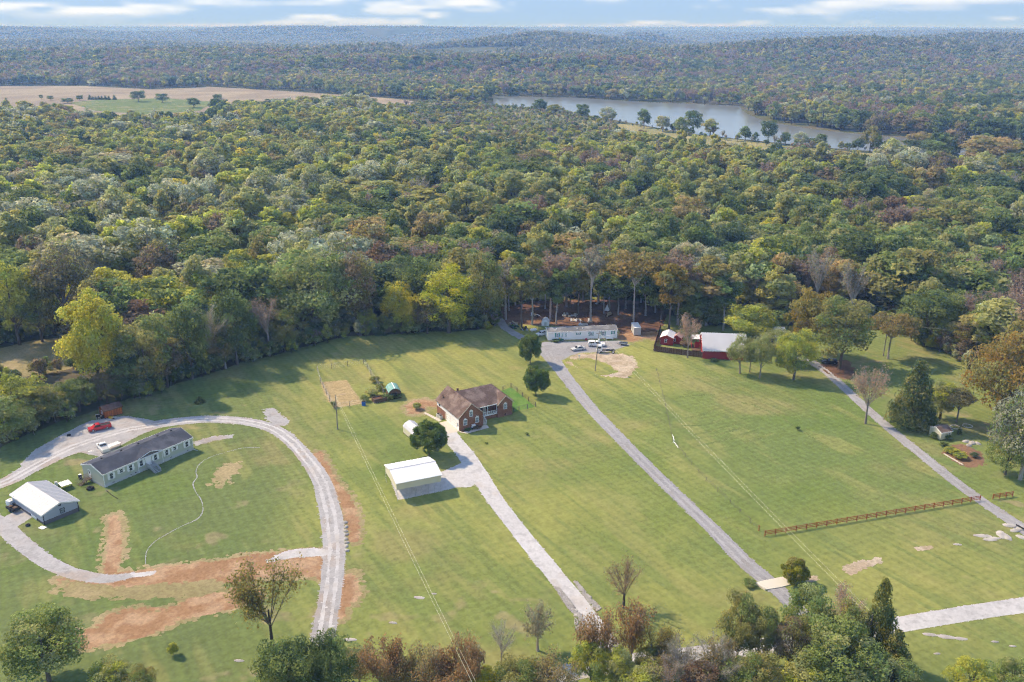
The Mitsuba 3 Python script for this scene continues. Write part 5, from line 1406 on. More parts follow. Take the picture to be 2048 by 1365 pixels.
for i_, (lb, ar, u) in enumerate((
        ('dark bank tree left of the first river gap', 'bluegreen_m0', ((34.7,1137.7),18.0,18.5)), ('olive bank tree at the left river end', 'olive_m0', ((52.7,1124.1),11.9,20.8)),
        ('dark bank tree before the river bend', 'oak_m0', ((81.7,1060.8),18.0,16.2)), ('pale bank tree before the river bend', 'silver_m0', ((106.0,1014.9),18.3,18.8)),
        ('tall dark bank tree before the middle of the river', 'oak_m1', ((139.2,962.7),21.5,14.7)), ('grey-green bank tree right of the tall dark one', 'silver_m1', ((152.7,924.5),17.8,16.2)),
        ('dark spreading bank tree on the river', 'oak_m0', ((180.1,906.4),24.6,17.8)), ('low green bank tree beside the spreading one', 'maple_m0', ((165.7,897.7),18.2,13.7)),
        ('pale loose bank tree right of the spreading one', 'pale_m0', ((191.7,880.6),17.9,14.5)), ('dark bank tree at the river point', 'bluegreen_m1', ((232.5,825.6),22.2,15.4)),
        ('ragged dark bank tree left of the river point', 'oak_m1', ((217.6,848.4),14.6,13.0)), ('low grey bank tree at the right river reach', 'silver_m0', ((255.5,804.0),13.9,13.3)),
        ('low dark bank tree in the right river reach', 'oak_m0', ((268.7,790.2),13.7,10.4)), ('dark bank tree far along the right river reach', 'bluegreen_m0', ((294.2,770.3),11.7,11.0)),
        ('small bank tree in the right river reach', 'maple_m1', ((246.3,818.3),12.4,9.9)), ('bank tree at the right end of the low row', 'oak_m1', ((310.8,763.9),10.8,10.1)),
        ('dark lone tree in the bank meadow', 'brown_m1', ((122.0,856.2),10.1,10.3)))):
    tr(lb, ar, u, clear=False)

# ------------------------------------------------------------------ woodland
A_ = unary_union([CLEARING.buffer(1.5), LEFTFIELD.buffer(2), BACKGRASS.buffer(1), YARD_DIRT.buffer(1), FIELD.buffer(4), RIVER.buffer(5), MEADOW.buffer(2)])
shapely.prepare(A_)
shapely.prepare(LOWTREES)
shapely.prepare(MEADOW)
rw_ = np.random.default_rng(4242)


def scatter(y0, y1, step, jitter=0.42, side=0.62, margin=45):
    pts = []
    y = y0
    while y < y1:
        s = step
        xm = side * y + margin
        xs = np.arange(-xm, xm, s)
        pts.append(np.stack([xs + rw_.uniform(-jitter, jitter, len(xs)) * s, y + rw_.uniform(-jitter, jitter, len(xs)) * s], 1))
        y += s * 0.92
    return np.vstack(pts)


WEIGHTS = {  # left, middle, right, far
    'maple': (12, 17, 18, 8), 'oak': (6, 12, 15, 12), 'lime': (26, 12, 4, 1), 'gold': (6, 2, 0.8, 1), 'silver': (13, 5, 2, 3), 'olive': (13, 12, 13, 9), 'brown': (2.5, 5, 8, 10), 'rust': (0.4, 0.8, 1.2, 1),
    'tan': (2, 2.5, 3.5, 4), 'pale': (10, 15, 10, 4), 'poplar': (15, 15, 6, 1), 'cedar': (0.6, 0.6, 1, 1), 'bluegreen': (3, 6, 11, 16), 'mauve': (1, 2.5, 5, 16), 'grey': (1, 1.2, 1.8, 9)}
KN = list(WEIGHTS)
WT = np.array([WEIGHTS[k] for k in KN], float)
WT /= WT.sum(0)


def pick_kinds(p):
    az = p[:, 0] / p[:, 1]
    l = np.clip((-0.10 - az) / 0.22, 0, 1)
    r = np.clip((az - 0.10) / 0.25, 0, 1)
    far = np.clip((p[:, 1] - 1050) / 700, 0, 1)[:, None]
    w = (WT[:, 0] * l[:, None] + WT[:, 2] * r[:, None] + WT[:, 1] * (1 - l - r)[:, None]) * (1 - far) + WT[:, 3] * far
    # kinds stand in groups
    q = np.c_[p / 55.0, np.zeros(len(p))]
    g = np.stack([meshkit.noise(q, 100 + k) for k in range(len(KN))], 1)
    w = w * np.exp(5.5 * (g - 0.5))
    w /= w.sum(1, keepdims=True)
    u = rw_.uniform(0, 1, (len(p), 1))
    return (np.cumsum(w, 1) < u).sum(1).clip(0, len(KN) - 1)


def in_(poly, p):
    return shapely.contains_xy(poly, p[:, 0], p[:, 1])


placed = np.array(PLACED) if len(PLACED) else np.zeros((0, 3))
N_IND = 0


def free(p):
    """keeps clear of the trees placed one by one"""
    ok = np.ones(len(p), bool)
    for x, y, r in placed:
        ok &= (p[:, 0] - x) ** 2 + (p[:, 1] - y) ** 2 > (r * 0.8) ** 2
    return ok


GROUPLABEL = {
    'maple': 'mid green rounded tree in the dense woodland', 'oak': 'dark green broad tree in the dense woodland', 'lime': 'yellow-green rounded tree in the dense woodland',
    'gold': 'golden yellow tree in the dense woodland', 'silver': 'silvery pale tree in the dense woodland', 'olive': 'olive green tree in the dense woodland',
    'brown': 'brown half-bare tree in the dense woodland', 'rust': 'rust coloured tree in the dense woodland', 'tan': 'tan autumn tree in the dense woodland',
    'pale': 'pale green upright tree in the dense woodland', 'poplar': 'slender yellowish green tree in the dense woodland', 'cedar': 'conical dark evergreen in the dense woodland',
    'bluegreen': 'bluish dark green tree in the dense woodland', 'mauve': 'leafless mauve-grey tree in the dense woodland', 'grey': 'leafless pale grey tree in the dense woodland'}
# woodland near enough to tell the trees apart
P1 = scatter(215, 640, 13.6)
NOFILL = Polygon([(-201.15,275.79),(-140.67,275.79),(-119.42,256.78),(-102.03,243.01),(-109.41,234.05),(-115.26,226.33),(-125.69,211.54),(-128.45,202.19),(-144.96,188.93)])
P1 = P1[~in_(A_, P1) & ~in_(NOFILL, P1) & free(P1)]
K1 = pick_kinds(P1)
dist = np.hypot(P1[:, 0], P1[:, 1])
seen = np.abs(P1[:, 0]) < 0.60 * P1[:, 1] + 18
order = np.argsort(np.where(seen, dist, 1e9))
n_ind = 0
stuff_n = 0


def wood_inst(grp, x, y, z, rz, s, sz, sz2=None):
    global stuff_n
    stuff_n += 1
    inst(f'woodland__{stuff_n:05d}', grp, x, y, z, rz, s, sz if sz2 is not None else s, sz if sz2 is None else sz2)


labels['woodland'] = {'label': 'dense autumn woodland covering the valley and the far hills', 'kind': 'stuff'}
for i_, kd in enumerate(COMMON):
    for v_ in range(2):
        archetype(f'{kd}_w{v_}', kd, 3300 if KINDS[kd][0] != 'bare' else 2400, 0.60, 4000 + 17 * i_ + v_, joined=True, limbs=4, nclump=60)
        archetype(f'{kd}_x{v_}', kd, 900 if KINDS[kd][0] != 'bare' else 750, 0.95, 5000 + 17 * i_ + v_, joined=True, limbs=2, nclump=30)
    archetype(f'{kd}_y0', kd, 190 if KINDS[kd][0] != 'bare' else 200, 1.75, 6000 + i_, joined=True, limbs=0, nclump=12)
for rank, i in enumerate(order):
    x, y = P1[i]
    kd = KN[K1[i]]
    s = 1.0 + 1.15 * rw_.uniform(0, 1) ** 1.5
    sz = rw_.uniform(0.74, 1.30) * (0.82 + 0.15 * s)
    rz = rw_.uniform(0, 360)
    z = 0.0
    if in_(LOWTREES, P1[i:i + 1])[0]:
        s, sz = s * 0.8, sz * 0.7
    if seen[i] and n_ind < MAX_IND:
        n_ind += 1
        az = x / y
        zone = 'left' if az < -0.30 else 'centre left' if az < -0.08 else 'centre right' if az < 0.16 else 'right'
        zone = ('front ' if dist[i] < 345 else 'second row ') + zone
        lb = GROUPLABEL[kd].replace('in the dense woodland', f'at the {zone} of the woodland')
        k = thing('tree', lb, 'tree', lb.replace(' tree at', ' trees at').replace('evergreen at', 'evergreens at'))
        a_ = f'{kd}_m{rw_.integers(2)}'
        inst(k + '__crown', f'grp_{a_}_crown', x, y, z, rz, s, s, sz)
        inst(k + '__trunk', f'grp_{a_}_trunk', x, y, z, rz, s, s, sz)
    else:
        wood_inst(f'grp_{kd}_w{rw_.integers(2)}', x, y, z, rz, s, sz)

P2 = scatter(640, 1180, 14.6)
P2 = P2[~in_(A_, P2)]
K2 = pick_kinds(P2)
P2 = P2[~(in_(LOWTREES, P2) & (rw_.uniform(0, 1, len(P2)) < 0.35))]
P2 = P2[~in_(Polygon([(-27.38,1293.05),(24.31,1242.29),(79.98,1165.80),(150.03,993.35),(128.16,876.48),(64.52,933.73),(8.70,993.35),(-38.33,1097.95)]), P2)]
K2 = pick_kinds(P2)
low = in_(LOWTREES, P2)
low2 = in_(Polygon([(225.16,656.43),(302.46,618.13),(393.23,597.52),(332.41,499.67),(189.26,546.18)]), P2)
for p, kk, lw, lw2 in zip(P2, K2, low, low2):
    s = (0.95 + 1.25 * rw_.uniform(0, 1) ** 1.4) * (0.55 if lw else 1)
    wood_inst(f'grp_{KN[kk]}_x{rw_.integers(2)}', p[0], p[1], 0.0, rw_.uniform(0, 360), s, rw_.uniform(0.8, 1.25) * (0.38 if lw else 0.75 if lw2 else 1))
P3 = scatter(1180, 2300, 16.5, side=0.60)
P3 = P3[~in_(A_, P3)]
BANKOPEN = Polygon([(-27.38,1293.05),(24.31,1242.29),(79.98,1165.80),(150.03,993.35),(128.16,876.48),(64.52,933.73),(8.70,993.35),(-38.33,1097.95)])
P3 = P3[~(in_(BANKOPEN, P3))]
K3 = pick_kinds(P3)
z3 = hgt(P3[:, 0], P3[:, 1])
low = in_(LOWTREES, P3)
for p, kk, z, lw in zip(P3, K3, z3, low):
    s = (0.95 + 1.15 * rw_.uniform(0, 1) ** 1.4) * (0.6 if lw else 1)
    wood_inst(f'grp_{KN[kk]}_y0', p[0], p[1], float(z) - 0.3, rw_.uniform(0, 360), s, rw_.uniform(0.8, 1.2) * (0.38 if lw else 1))


# farther off the woods are laid in patches of many crowns
def patch(seed, size, count, n, s):
    rng = np.random.default_rng(seed)
    ms = []
    for k in range(count):
        kd = KN[(rng.uniform() > np.cumsum(WT[:, 3])).sum().clip(0, len(KN) - 1)]
        st, H, R, z0, base, sec, bare, bark = KINDS[kd]
        h = H * rng.uniform(0.7, 1.15)
        r = R * rng.uniform(0.8, 1.3)
        d = unit(rng.normal(0, 1, (n, 3)) + [0, 0, 0.6])
        p = d * [r, r, h * 0.45] * rng.uniform(0.75, 1.05, (n, 1)) + [rng.uniform(-size, size) / 2, rng.uniform(-size, size) / 2, h * 0.55]
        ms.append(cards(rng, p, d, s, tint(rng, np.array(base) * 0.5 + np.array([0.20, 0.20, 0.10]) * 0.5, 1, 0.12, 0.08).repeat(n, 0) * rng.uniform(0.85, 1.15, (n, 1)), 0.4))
    return joinc(ms)


for k in range(6):
    v, f, c = patch(700 + k, 66, 20, 15, 4.8)
    scene[f'grp_patch_{k}'] = {'type': 'shapegroup', 'tree': mikit.ply((v, f), LEAF, False, color=c)}
    v, f, c = patch(800 + k, 165, 42, 8, 9.0)
    scene[f'grp_farpatch_{k}'] = {'type': 'shapegroup', 'tree': mikit.ply((v, f), LEAF, False, color=c)}


def fields_at(p):
    q = np.c_[p[:, 0] / 420.0, p[:, 1] / 700.0, np.zeros(len(p))]
    return meshkit.fbm(q, 3, 21)


P4 = scatter(2300, 4600, 52, side=0.60, margin=60)
P4 = P4[fields_at(P4) < 0.70]
z4 = hgt(P4[:, 0], P4[:, 1])
for p, z in zip(P4, z4):
    wood_inst(f'grp_patch_{rw_.integers(6)}', p[0], p[1], float(z) - 1.5, rw_.uniform(0, 360), 1.0, rw_.uniform(0.8, 1.15))
P5 = scatter(4600, 13000, 135, side=0.60, margin=100)
P5 = P5[fields_at(P5 / 2.2) < 0.80]
z5 = hgt(P5[:, 0], P5[:, 1])
for p, z in zip(P5, z5):
    wood_inst(f'grp_farpatch_{rw_.integers(6)}', p[0], p[1], float(z) - 3, rw_.uniform(0, 360), 1.0, rw_.uniform(0.68, 0.82))

# ------------------------------------------------------------------ vehicles
M('car_red', (0.42, 0.015, 0.03), 0.3, 0.5, clearcoat=0.6)
M('car_white', (0.74, 0.75, 0.76), 0.3, 0.5, clearcoat=0.6)
M('car_silver', (0.50, 0.52, 0.54), 0.3, 0.5, clearcoat=0.6)
M('car_black', (0.015, 0.020, 0.032), 0.22, 0.5, clearcoat=0.7)
M('car_glass', (0.012, 0.015, 0.02), 0.08, 0.6)
M('rim', (0.45, 0.45, 0.46), 0.35, 0.5)
M('lamp', (0.75, 0.75, 0.70), 0.2, 0.5)
M('lamp_red', (0.35, 0.02, 0.02), 0.3, 0.5)


def tumble(mesh, w, belt, top, k=0.2):
    v, f = mesh
    v = np.array(v)
    t = np.clip((v[:, 2] - belt) / (top - belt), 0, 1.15)
    v[:, 1] = np.where(t > 0, v[:, 1] * (1 - k * t), v[:, 1])
    return v, f


def shell(poly, w, belt, top, k=0.2, r=0.09):
    """side profile (x, z) swept across the width with the edges rounded over"""
    p = Polygon(poly)
    ms = []
    ys = [(-w / 2, r), (-w / 2 + r * 0.35, r * 0.3), (-w / 2 + r, 0.0), (w / 2 - r, 0.0), (w / 2 - r * 0.35, r * 0.3), (w / 2, r)]
    ring = np.array(p.exterior.coords)[:-1]
    n = len(ring)
    V = []
    c = np.array(p.centroid.coords[0])
    for y, d in ys:
        q = ring - unit(ring - c) * d * 0.8
        V.append(np.c_[q[:, 0], np.full(n, y), q[:, 1]])
    v = np.vstack(V)
    f = []
    for a in range(len(ys) - 1):
        for i in range(n):
            j = (i + 1) % n
            f += [[a * n + i, a * n + j, (a + 1) * n + j], [a * n + i, (a + 1) * n + j, (a + 1) * n + i]]
    cap = mapbox_earcut.triangulate_float64(np.ascontiguousarray(V[0][:, [0, 2]]), np.array([n], np.uint32)).reshape(-1, 3).astype(int)
    f = np.array(f)
    f = np.vstack([f, cap, cap[:, ::-1] + (len(ys) - 1) * n])
    return tumble((v, f), w, belt, top, k)


def wheels(key, fr, xs, w, r, rim='rim', ww=0.22):
    for x in xs:
        for s in (-1, 1):
            y = s * (w / 2 - ww / 2 + 0.02)
            wk = part(key, 'wheel', cyl((x, y - ww / 2, r), (x, y + ww / 2, r), r, 16), mat('tyre'), fr)
            part(wk, 'rim', cyl((x, y + s * (ww / 2 - 0.02), r), (x, y + s * (ww / 2 + 0.015), r), r * 0.62, 12), mat(rim), fr)


def side_glass(key, fr, poly, w, belt, top, k, name='side_window'):
    p = [(x, z) for x, z in poly]
    for s in (-1, 1):
        m = prism_y(p, s * (w / 2 - 0.03), s * (w / 2 + 0.012))
        part(key, name, tumble(m, w, belt, top, k), mat('car_glass'), fr)


def end_glass(key, fr, a, b, w, belt, top, k, name):
    (x0, z0), (x1, z1) = a, b
    d = np.array([z1 - z0, -(x1 - x0)])
    d = d / np.linalg.norm(d) * 0.02
    h0, h1 = w / 2 - 0.12, w / 2 - 0.12
    v = []
    for x, z in ((x0, z0), (x1, z1)):
        for y in (-h0, h0):
            for s in (-1, 1):
                v.append([x + s * d[0], y, z + s * d[1]])
    v = np.array(v)
    f = np.array([[0, 1, 3], [0, 3, 2], [4, 6, 7], [4, 7, 5], [0, 4, 5], [0, 5, 1], [2, 3, 7], [2, 7, 6], [0, 2, 6], [0, 6, 4], [1, 5, 7], [1, 7, 3]])
    part(key, name, tumble((v, f), w, belt, top, k), mat('car_glass'), fr)


def lights_(key, fr, L_, w, z, back_z=None):
    for s in (-1, 1):
        part(key, 'headlight', rbox(L_ - 0.12, L_ + 0.02, s * (w / 2 - 0.28) - 0.16, s * (w / 2 - 0.28) + 0.16, z - 0.08, z + 0.08, 0.03), mat('lamp'), fr)
        bz = back_z or z + 0.1
        part(key, 'tail_light', rbox(-0.02, 0.06, s * (w / 2 - 0.16) - 0.08, s * (w / 2 - 0.16) + 0.08, bz - 0.14, bz + 0.14, 0.03), mat('lamp_red'), fr)
    part(key, 'bumper', rbox(L_ - 0.05, L_ + 0.09, -w / 2 + 0.08, w / 2 - 0.08, 0.38, 0.58, 0.05), mat('dark'), fr)
    part(key, 'bumper', rbox(-0.10, 0.03, -w / 2 + 0.08, w / 2 - 0.08, 0.42, 0.62, 0.05), mat('rim'), fr)


def pickup(label, centre, heading, paint, cab=(2.7, 4.5), bedmat='dark', L_=5.7, w=1.95, name='pickup_truck', topper=False):
    key = thing(name, label, 'pickup truck')
    c, s = math.cos(heading), math.sin(heading)
    fr = Frame((centre[0] - c * L_ / 2, centre[1] - s * L_ / 2), heading)
    c0, c1 = cab
    top = 1.82
    body = [(0.02, 0.48), (0.0, 1.12), (c0 - 0.02, 1.14), (c1, 1.12), (L_ - 0.12, 1.0), (L_, 0.86), (L_, 0.45), (L_ - 0.5, 0.38), (0.5, 0.38)]
    part(key, 'body', shell(body, w, 3, 4), mat(paint), fr, smooth=35)
    cabp = [(c0, 1.10), (c0 + 0.10, 1.70), (c0 + 0.30, top), (c1 - 0.75, top), (c1 - 0.55, 1.74), (c1 + 0.10, 1.10)]
    cb_ = part(key, 'cab', shell(cabp, w - 0.06, 1.1, top, 0.18), mat(paint), fr, smooth=35)
    side_glass(key, fr, [(c0 + 0.16, 1.20), (c0 + 0.22, 1.66), (c1 - 0.62, 1.68), (c1 - 0.12, 1.20)], w - 0.06, 1.1, top, 0.18)
    end_glass(key, fr, (c1 - 0.02, 1.17), (c1 - 0.56, 1.73), w - 0.06, 1.1, top, 0.18, 'windscreen')
    end_glass(key, fr, (c0 + 0.0, 1.24), (c0 + 0.07, 1.66), w - 0.06, 1.1, top, 0.18, 'rear_window')
    if topper:
        part(key, 'topper', shell([(0.05, 1.15), (0.15, 1.80), (c0 - 0.12, 1.84), (c0 - 0.04, 1.15)], w - 0.02, 1.15, 1.84, 0.1), mat(paint), fr, smooth=35)
        side_glass(key, fr, [(0.45, 1.32), (0.48, 1.66), (c0 - 0.4, 1.66), (c0 - 0.4, 1.32)], w - 0.02, 1.15, 1.84, 0.1)
    else:
        part(key, 'bed', cat([box(0.12, c0 - 0.12, -w / 2 + 0.14, w / 2 - 0.14, 1.10, 1.165)]), mat(bedmat), fr)
        for s_ in (-1, 1):
            part(key, 'bed_rail', box(0.02, c0 - 0.04, s_ * (w / 2 - 0.10) - 0.045, s_ * (w / 2 - 0.10) + 0.045, 1.12, 1.27), mat(paint), fr)
        part(key, 'tailgate', box(0.0, 0.09, -w / 2 + 0.06, w / 2 - 0.06, 0.75, 1.26), mat(paint), fr)
    wheels(key, fr, (1.15, L_ - 1.05), w, 0.39)
    lights_(key, fr, L_, w, 0.82)
    return key


def sedan(label, centre, heading, paint, L_=4.7, w=1.8, tall=1.42, name='car', suv=False, cat_='car'):
    key = thing(name, label, cat_)
    c, s = math.cos(heading), math.sin(heading)
    fr = Frame((centre[0] - c * L_ / 2, centre[1] - s * L_ / 2), heading)
    belt = 0.92 if not suv else 1.02
    body = [(0.05, 0.42), (0.0, 0.78), (0.12, belt + 0.02), (1.0, belt + 0.04), (L_ - 1.35, belt), (L_ - 0.22, 0.78), (L_, 0.62), (L_, 0.36), (L_ - 0.5, 0.26), (0.5, 0.28)]
    part(key, 'body', shell(body, w, 3, 4), mat(paint), fr, smooth=35)
    if suv:
        x = [0.18, 0.45, 0.75, L_ - 2.35, L_ - 2.1, L_ - 1.3]
    else:
        x = [0.55, 1.35, 1.6, L_ - 2.35, L_ - 2.15, L_ - 1.25]
    cabp = [(x[0], belt), (x[1], tall - 0.06), (x[2], tall), (x[3], tall), (x[4], tall - 0.05), (x[5], belt)]
    part(key, 'cabin', shell(cabp, w - 0.05, belt, tall, 0.24, 0.07), mat(paint), fr, smooth=35)
    side_glass(key, fr, [(x[0] + 0.38, belt + 0.05), (x[1] + 0.16, tall - 0.10), (x[3] - 0.02, tall - 0.10), (x[5] - 0.38, belt + 0.05)], w - 0.05, belt, tall, 0.24)
    end_glass(key, fr, (x[5] - 0.06, belt + 0.04), (x[4] - 0.04, tall - 0.06), w - 0.05, belt, tall, 0.24, 'windscreen')
    end_glass(key, fr, (x[0] + 0.06, belt + 0.05), (x[1] - 0.02, tall - 0.07), w - 0.05, belt, tall, 0.24, 'rear_window')
    wheels(key, fr, (0.92, L_ - 0.92), w, 0.32 if not suv else 0.36)
    lights_(key, fr, L_, w, 0.66)
    return key


def heading(a, b):
    return math.atan2(b[1] - a[1], b[0] - a[0])


pickup('red pickup truck parked on the gravel by the orange shed', (-108.57,214.14), heading((-106.26,215.54), (-110.71,212.45)), 'car_red', cab=(2.55, 4.35), L_=5.6)
k = pickup('white pickup truck with an empty bed behind the green house', (-102.42,202.19), heading((-100.17,199.42), (-104.48,204.75)), 'car_white', cab=(2.6, 4.45), bedmat='steel', L_=5.7)
sedan('silver sedan parked on bare ground before the white home', (21.68,275.55), heading((24.05,276.52), (19.32,274.59)), 'car_silver')
pickup('white pickup truck with topper parked before the white home', (28.10,279.45), heading((25.29,279.70), (31.09,279.45)), 'car_white', cab=(2.4, 4.2), topper=True, L_=5.7)
sedan('white car parked at the left end of the white home', (10.15,290.43), heading((11.38,291.22), (8.58,289.38)), 'car_white', suv=True, tall=1.6, L_=4.5)
sedan('black car parked in the shade under the large olive tree', (100.16,263.30), heading((101.51,263.08), (98.57,263.74)), 'car_black', suv=True, tall=1.62)

# white cab-over truck with a bare chassis
key = thing('flatbed_truck', 'white cab-over truck with bare chassis before the white home', 'truck')
fr = between((33.87,272.92), (27.40,273.40))
part(key, 'chassis', cat([box(0.2, 6.4, -0.5, -0.36, 0.72, 0.92), box(0.2, 6.4, 0.36, 0.5, 0.72, 0.92), *[box(x, x + 0.1, -0.36, 0.36, 0.74, 0.9) for x in (0.4, 1.6, 2.8, 3.9)]]), mat('dark'), fr)
part(key, 'cab', shell([(4.55, 0.75), (4.5, 2.3), (4.65, 2.62), (5.95, 2.62), (6.25, 2.35), (6.45, 1.5), (6.45, 0.62), (6.2, 0.55)], 2.15, 1.5, 2.62, 0.08, 0.1), mat('car_white'), fr, smooth=35)
side_glass(key, fr, [(4.9, 1.65), (4.9, 2.25), (5.85, 2.25), (6.1, 1.65)], 2.15, 1.5, 2.62, 0.08)
end_glass(key, fr, (6.43, 1.55), (6.24, 2.33), 2.1, 1.5, 2.62, 0.08, 'windscreen')
part(key, 'tank', rbox(1.9, 3.1, -0.95, -0.52, 0.55, 1.15, 0.12), mat('beige'), fr)
part(key, 'mudguard', box(4.6, 6.3, -1.02, 1.02, 0.45, 0.74), mat('dark'), fr)
wheels(key, fr, (1.0, 5.5), 2.1, 0.5, 'white', 0.3)
part(key, 'bumper', rbox(6.40, 6.55, -1.0, 1.0, 0.45, 0.7, 0.05), mat('steel'), fr)

# small dark trailer
key = thing('trailer', 'small dark utility trailer right of the parked trucks', 'trailer')
fr = between((35.89,280.69), (38.30,279.94))
part(key, 'bed', box(0, 2.6, -0.75, 0.75, 0.5, 0.62), mat('dark'), fr)
for a in ((0, 2.6, -0.78, -0.72), (0, 2.6, 0.72, 0.78), (-0.03, 0.03, -0.78, 0.78)):
    part(key, 'side_rail', box(a[0], a[1], a[2], a[3], 0.62, 1.0), mat('steel'), fr)
wheels(key, fr, (1.3,), 1.75, 0.32)
part(key, 'drawbar', cat([tube([(-0.02, -0.5, 0.55), (-1.0, 0, 0.5)], 0.05, 5), tube([(-0.02, 0.5, 0.55), (-1.0, 0, 0.5)], 0.05, 5)]), mat('dark'), fr)

# dark trailer and white tank beside the grey garage
key = thing('trailer', 'black trailer loaded with scrap beside the grey garage', 'trailer')
fr = between((-110.51,173.11), (-107.85,171.40))
part(key, 'bed', box(0, 3.0, -0.8, 0.8, 0.5, 0.62), mat('dark'), fr)
for a in ((0, 3.0, -0.83, -0.77), (0, 3.0, 0.77, 0.83), (2.97, 3.03, -0.83, 0.83)):
    part(key, 'side_rail', box(a[0], a[1], a[2], a[3], 0.62, 1.05), mat('dark'), fr)
part(key, 'load', cat([rbox(0.4, 1.3, -0.5, 0.2, 0.62, 1.1, 0.08), rbox(1.5, 2.5, -0.3, 0.6, 0.62, 0.98, 0.08)]), mat('brown_wood'), fr)
wheels(key, fr, (1.4,), 1.85, 0.33)
key = thing('water_tank', 'white cube-shaped tank beside the grey garage', 'tank')
fr = between((-111.86,173.98), (-110.07,173.11))
part(key, 'tank', rbox(0, 1.5, 0, 1.3, 0.25, 1.6, 0.2), mat('white'), fr, smooth=50)
part(key, 'lid', cyl((0.75, 0.65, 1.6), (0.75, 0.65, 1.68), 0.25), mat('box_grey'), fr)
part(key, 'stand', box(0.0, 1.5, 0.0, 1.3, 0, 0.24), mat('brown_wood'), fr)


def tyre_obj(label, xy, r, w=0.35, flat_=True):
    key = thing('tyre', label, 'tyre')
    m = trimesh.creation.torus(r - w / 2, w / 2, 22, 10)
    v = np.array(m.vertices)
    v[:, 2] *= 1.1
    add(key, (v + [0, 0, w / 2], np.array(m.faces)), mat('tyre'), Frame(xy), smooth=True)


tyre_obj('large black tyre lying by the deck stairs of the green house', (-96.71,181.90), 0.85, 0.6)
tyre_obj('black tyre lying on the grass by the grey garage door', (-102.92,166.01), 0.5, 0.4)
tyre_obj('black tyre lying on the gravel left of the red pickup', (-114.95,210.33), 0.5, 0.4)


def sheet(name, label, cat_, a, b, w, z, m, legs=None, t=0.06):
    key = thing(name, label, cat_)
    fr = between(a, b)
    L_ = float(np.hypot(*np.subtract(b, a)))
    part(key, 'top', box(0, L_, 0, w, z, z + t), mat(m), fr)
    if legs:
        for x in (0.1, L_ - 0.18):
            for y in (0.1, w - 0.18):
                part(key, 'leg', box(x, x + 0.08, y, y + 0.08, 0, z), mat(legs), fr)
    return key, fr, L_


sheet('lean_to_roof', 'white sheet roof over stored things between garage and green house', 'shelter', (-102.69,180.97), (-101.05,182.61), 2.6, 1.1, 'white', 'brown_wood')
sheet('metal_sheet', 'white panel lying by the corner of the grey garage', 'sheet', (-100.29,165.00), (-98.93,164.41), 1.0, 0.05, 'white')
sheet('metal_sheet', 'pale panel lying beside the black trailer', 'sheet', (-108.07,171.40), (-107.26,171.93), 0.9, 0.06, 'beige')
sheet('metal_sheet', 'white board lying on the gravel by the white pickup', 'sheet', (-105.75,200.80), (-104.56,201.22), 0.4, 0.05, 'white')
sheet('metal_sheet', 'long white board leaning on the shaded side of the green house', 'sheet', (-101.25,201.08), (-98.79,204.18), 1.6, 0.9, 'white', 'brown_wood')
key = thing('barrel', 'white barrel near the back corner of the grey garage', 'barrel')
part(key, 'drum', cyl((0, 0, 0), (0, 0, 1.0), 0.36), mat('white'), Frame((-105.31,183.56)))
part(key, 'lid', cyl((0, 0, 1.0), (0, 0, 1.04), 0.37), mat('box_grey'), Frame((-105.31,183.56)))
key = thing('barrel', 'dark barrel beside the deck stairs of the green house', 'barrel')
part(key, 'drum', cyl((0, 0, 0), (0, 0, 1.1), 0.42), mat('dark'), Frame((-101.30,186.95)))
part(key, 'lid', cyl((0, 0, 1.1), (0, 0, 1.16), 0.36), mat('white'), Frame((-101.30,186.95)))
key = thing('barrel', 'blue barrel at the corner of the straw plot', 'barrel')
part(key, 'drum', cyl((0, 0, 0), (0, 0, 1.15), 0.55), mat('blue_plastic'), Frame((-41.57,230.14)))
part(key, 'lid', cyl((0, 0, 1.15), (0, 0, 1.2), 0.5), mat('dark'), Frame((-41.57,230.14)))
key = thing('grill', 'dark grill and clutter beside the orange shed', 'grill')
part(key, 'body', rbox(-0.6, 0.6, -0.3, 0.3, 0.5, 1.1, 0.15), mat('dark'), Frame((-111.96,220.99)))
for x in (-0.5, 0.5):
    part(key, 'leg', box(x - 0.05, x + 0.05, -0.2, 0.2, 0, 0.5), mat('steel'), Frame((-111.96,220.99)))
key = thing('cooler', 'white box on the ground beside the orange shed', 'box')
part(key, 'body', rbox(-0.45, 0.45, -0.3, 0.3, 0, 0.6, 0.06), mat('white'), Frame((-112.80,222.30)))
part(key, 'lid', box(-0.47, 0.47, -0.32, 0.32, 0.6, 0.68), mat('box_grey'), Frame((-112.80,222.30)))
key = thing('wheelbarrow', 'yellow wheelbarrow before the orange shed', 'wheelbarrow')
fr = Frame((-108.30,220.50), 0.3)
part(key, 'tray', (np.array([[-0.3, -0.25, 0.35], [0.3, -0.25, 0.35], [0.3, 0.25, 0.35], [-0.3, 0.25, 0.35], [-0.6, -0.38, 0.75], [0.6, -0.38, 0.75], [0.6, 0.38, 0.75], [-0.6, 0.38, 0.75]]), np.array([[0, 1, 5], [0, 5, 4], [1, 2, 6], [1, 6, 5], [2, 3, 7], [2, 7, 6], [3, 0, 4], [3, 4, 7], [0, 2, 1], [0, 3, 2]])), mat('yellow'), fr)
part(key, 'wheel', cyl((0.7, -0.06, 0.2), (0.7, 0.06, 0.2), 0.2), mat('tyre'), fr)
for s in (-1, 1):
    part(key, 'handle', tube([(0.7, s * 0.1, 0.2), (-1.0, s * 0.3, 0.6)], 0.03, 5), mat('dark'), fr)
key = thing('boat', 'upturned grey boat leaning before the orange shed', 'boat')
